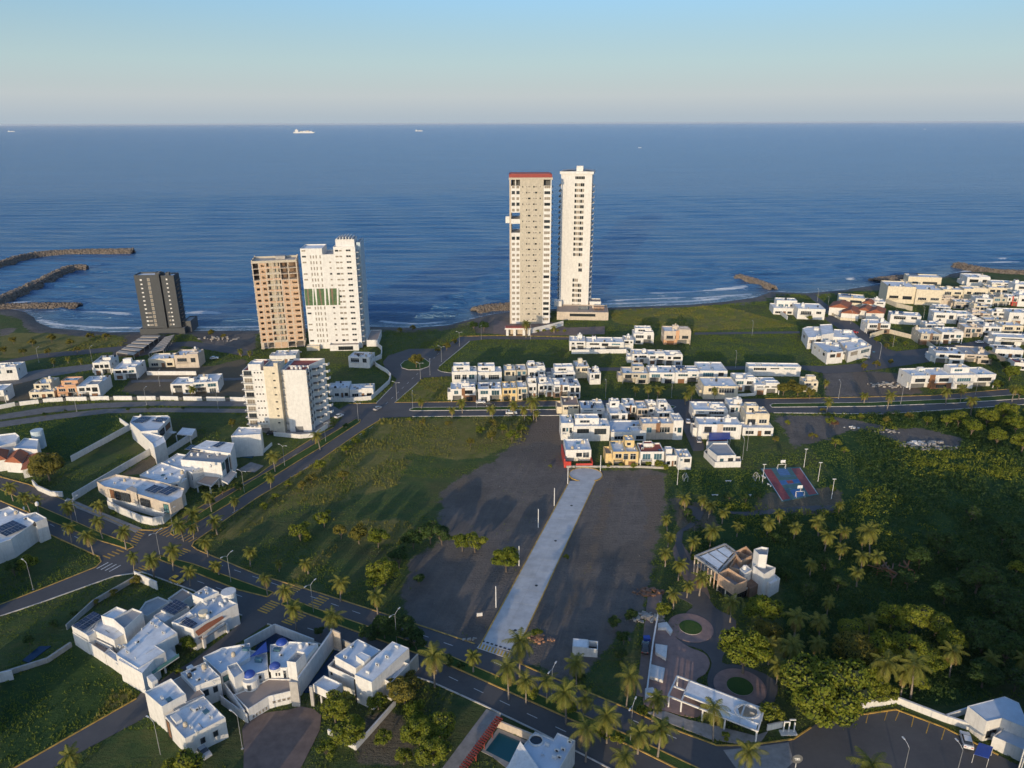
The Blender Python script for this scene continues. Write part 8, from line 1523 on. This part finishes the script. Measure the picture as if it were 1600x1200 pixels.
furnish('white villa with three blue domes and a curved brown terrace', 5.52, [(345, 1035), (365, 1025), (380, 1012), (455, 1015), (470, 1012), (484, 1008), (440, 1025), (352, 1022)], 6); furnish('white villa of stacked boxes right of the narrow pool', 7.54, [(590, 1040), (605, 1028), (620, 1012), (575, 1052)], 7); furnish('white villa of stacked boxes right of the narrow pool', 6.77, [(550, 1012), (572, 1010), (540, 1028)], 8)
furnish('beige fronted corner house with solar roof and curved garden wall', 6.32, [(195, 752), (210, 756), (185, 750), (222, 757), (240, 778), (270, 770), (180, 756)], 9); furnish('white flat-roofed house with overhanging slab, behind the solar corner house', 6.12, [(240, 740), (255, 735), (268, 742), (250, 748)], 10); furnish('tall white house with dark stone panels and rooftop solar panels', 8.32, [(310, 712), (325, 714), (340, 712), (300, 712)], 11); furnish('white house with twelve solar panels at the left edge', 5.92, [(10, 805), (25, 803), (40, 812), (55, 812)], 12); furnish('plain white box house with blind wall beside a pale blue pool', 8.52, [(375, 674), (390, 672), (398, 675)], 13); furnish('white pool house with round skylight ring at the bottom edge', 5.72, [(855, 1165), (848, 1180), (866, 1185)], 14)
# ------------------------------------------------------------------ unseen houses added outside the frame so that their shadows fall into it
def shade_house(c, al, w, d, hh, label):
    """c: metres across the sun's path, al: metres along it"""
    ca, sa = math.cos(SUN_AZ), math.sin(SUN_AZ); x, y = c * ca + al * sa, -c * sa + al * ca
    h = House('house', label, 'house', world=(x, y), yaw=-16); v = h.block(0, w, -d, 0, 0, hh); h.block(w * 0.2, w * 0.6, -d * 0.8, -d * 0.3, hh - 0.55, hh + 2.0); h.wins(v, 'f', [(0.1, 0.3), (0.45, 0.6), (0.72, 0.9)], [z for z in (0.9, 4.0, 7.0) if z < hh - 2], 1.5); h.wins(v, 'b', [(0.1, 0.3), (0.6, 0.85)], [z for z in (0.9, 4.0, 7.0) if z < hh - 2], 1.5)
for a in ((-160, 84, 24, 12, 8, 'unseen white house added below the left frame edge to shade the lawn'), (-84, 76, 9, 10, 5.0, 'unseen white house added below the frame to shade the brown court'), (-31, 92, 17, 12, 9.5, 'unseen white house added below the frame to shade the boulevard palms'), (3, 88, 19, 12, 8.5, 'unseen long white house added below the frame to shade the drive apron'), (-200, 118, 26, 12, 8, 'unseen white house added beyond the left frame edge')): shade_house(*a)
build_ground()
# ------------------------------------------------------------------ sea haze: one closed box of thin air round the whole place
def haze():
    mb = MB(); mb.box(-70000, 70000, -4000, 100000, -14, 126); m = bpy.data.materials.new('haze'); m.use_nodes = True; MATS['haze'] = m; nt = m.node_tree; nt.nodes.clear()
    o = nt.nodes.new('ShaderNodeOutputMaterial'); v = nt.nodes.new('ShaderNodeVolumePrincipled'); v.inputs['Color'].default_value = (0.80, 0.88, 1.0, 1); v.inputs['Density'].default_value = 1.4e-5; v.inputs['Anisotropy'].default_value = 0.0
    nt.links.new(v.outputs[0], o.inputs['Volume']); tag(mb.build('haze', 'haze'), 'thin pale sea haze', kind='stuff')
haze()
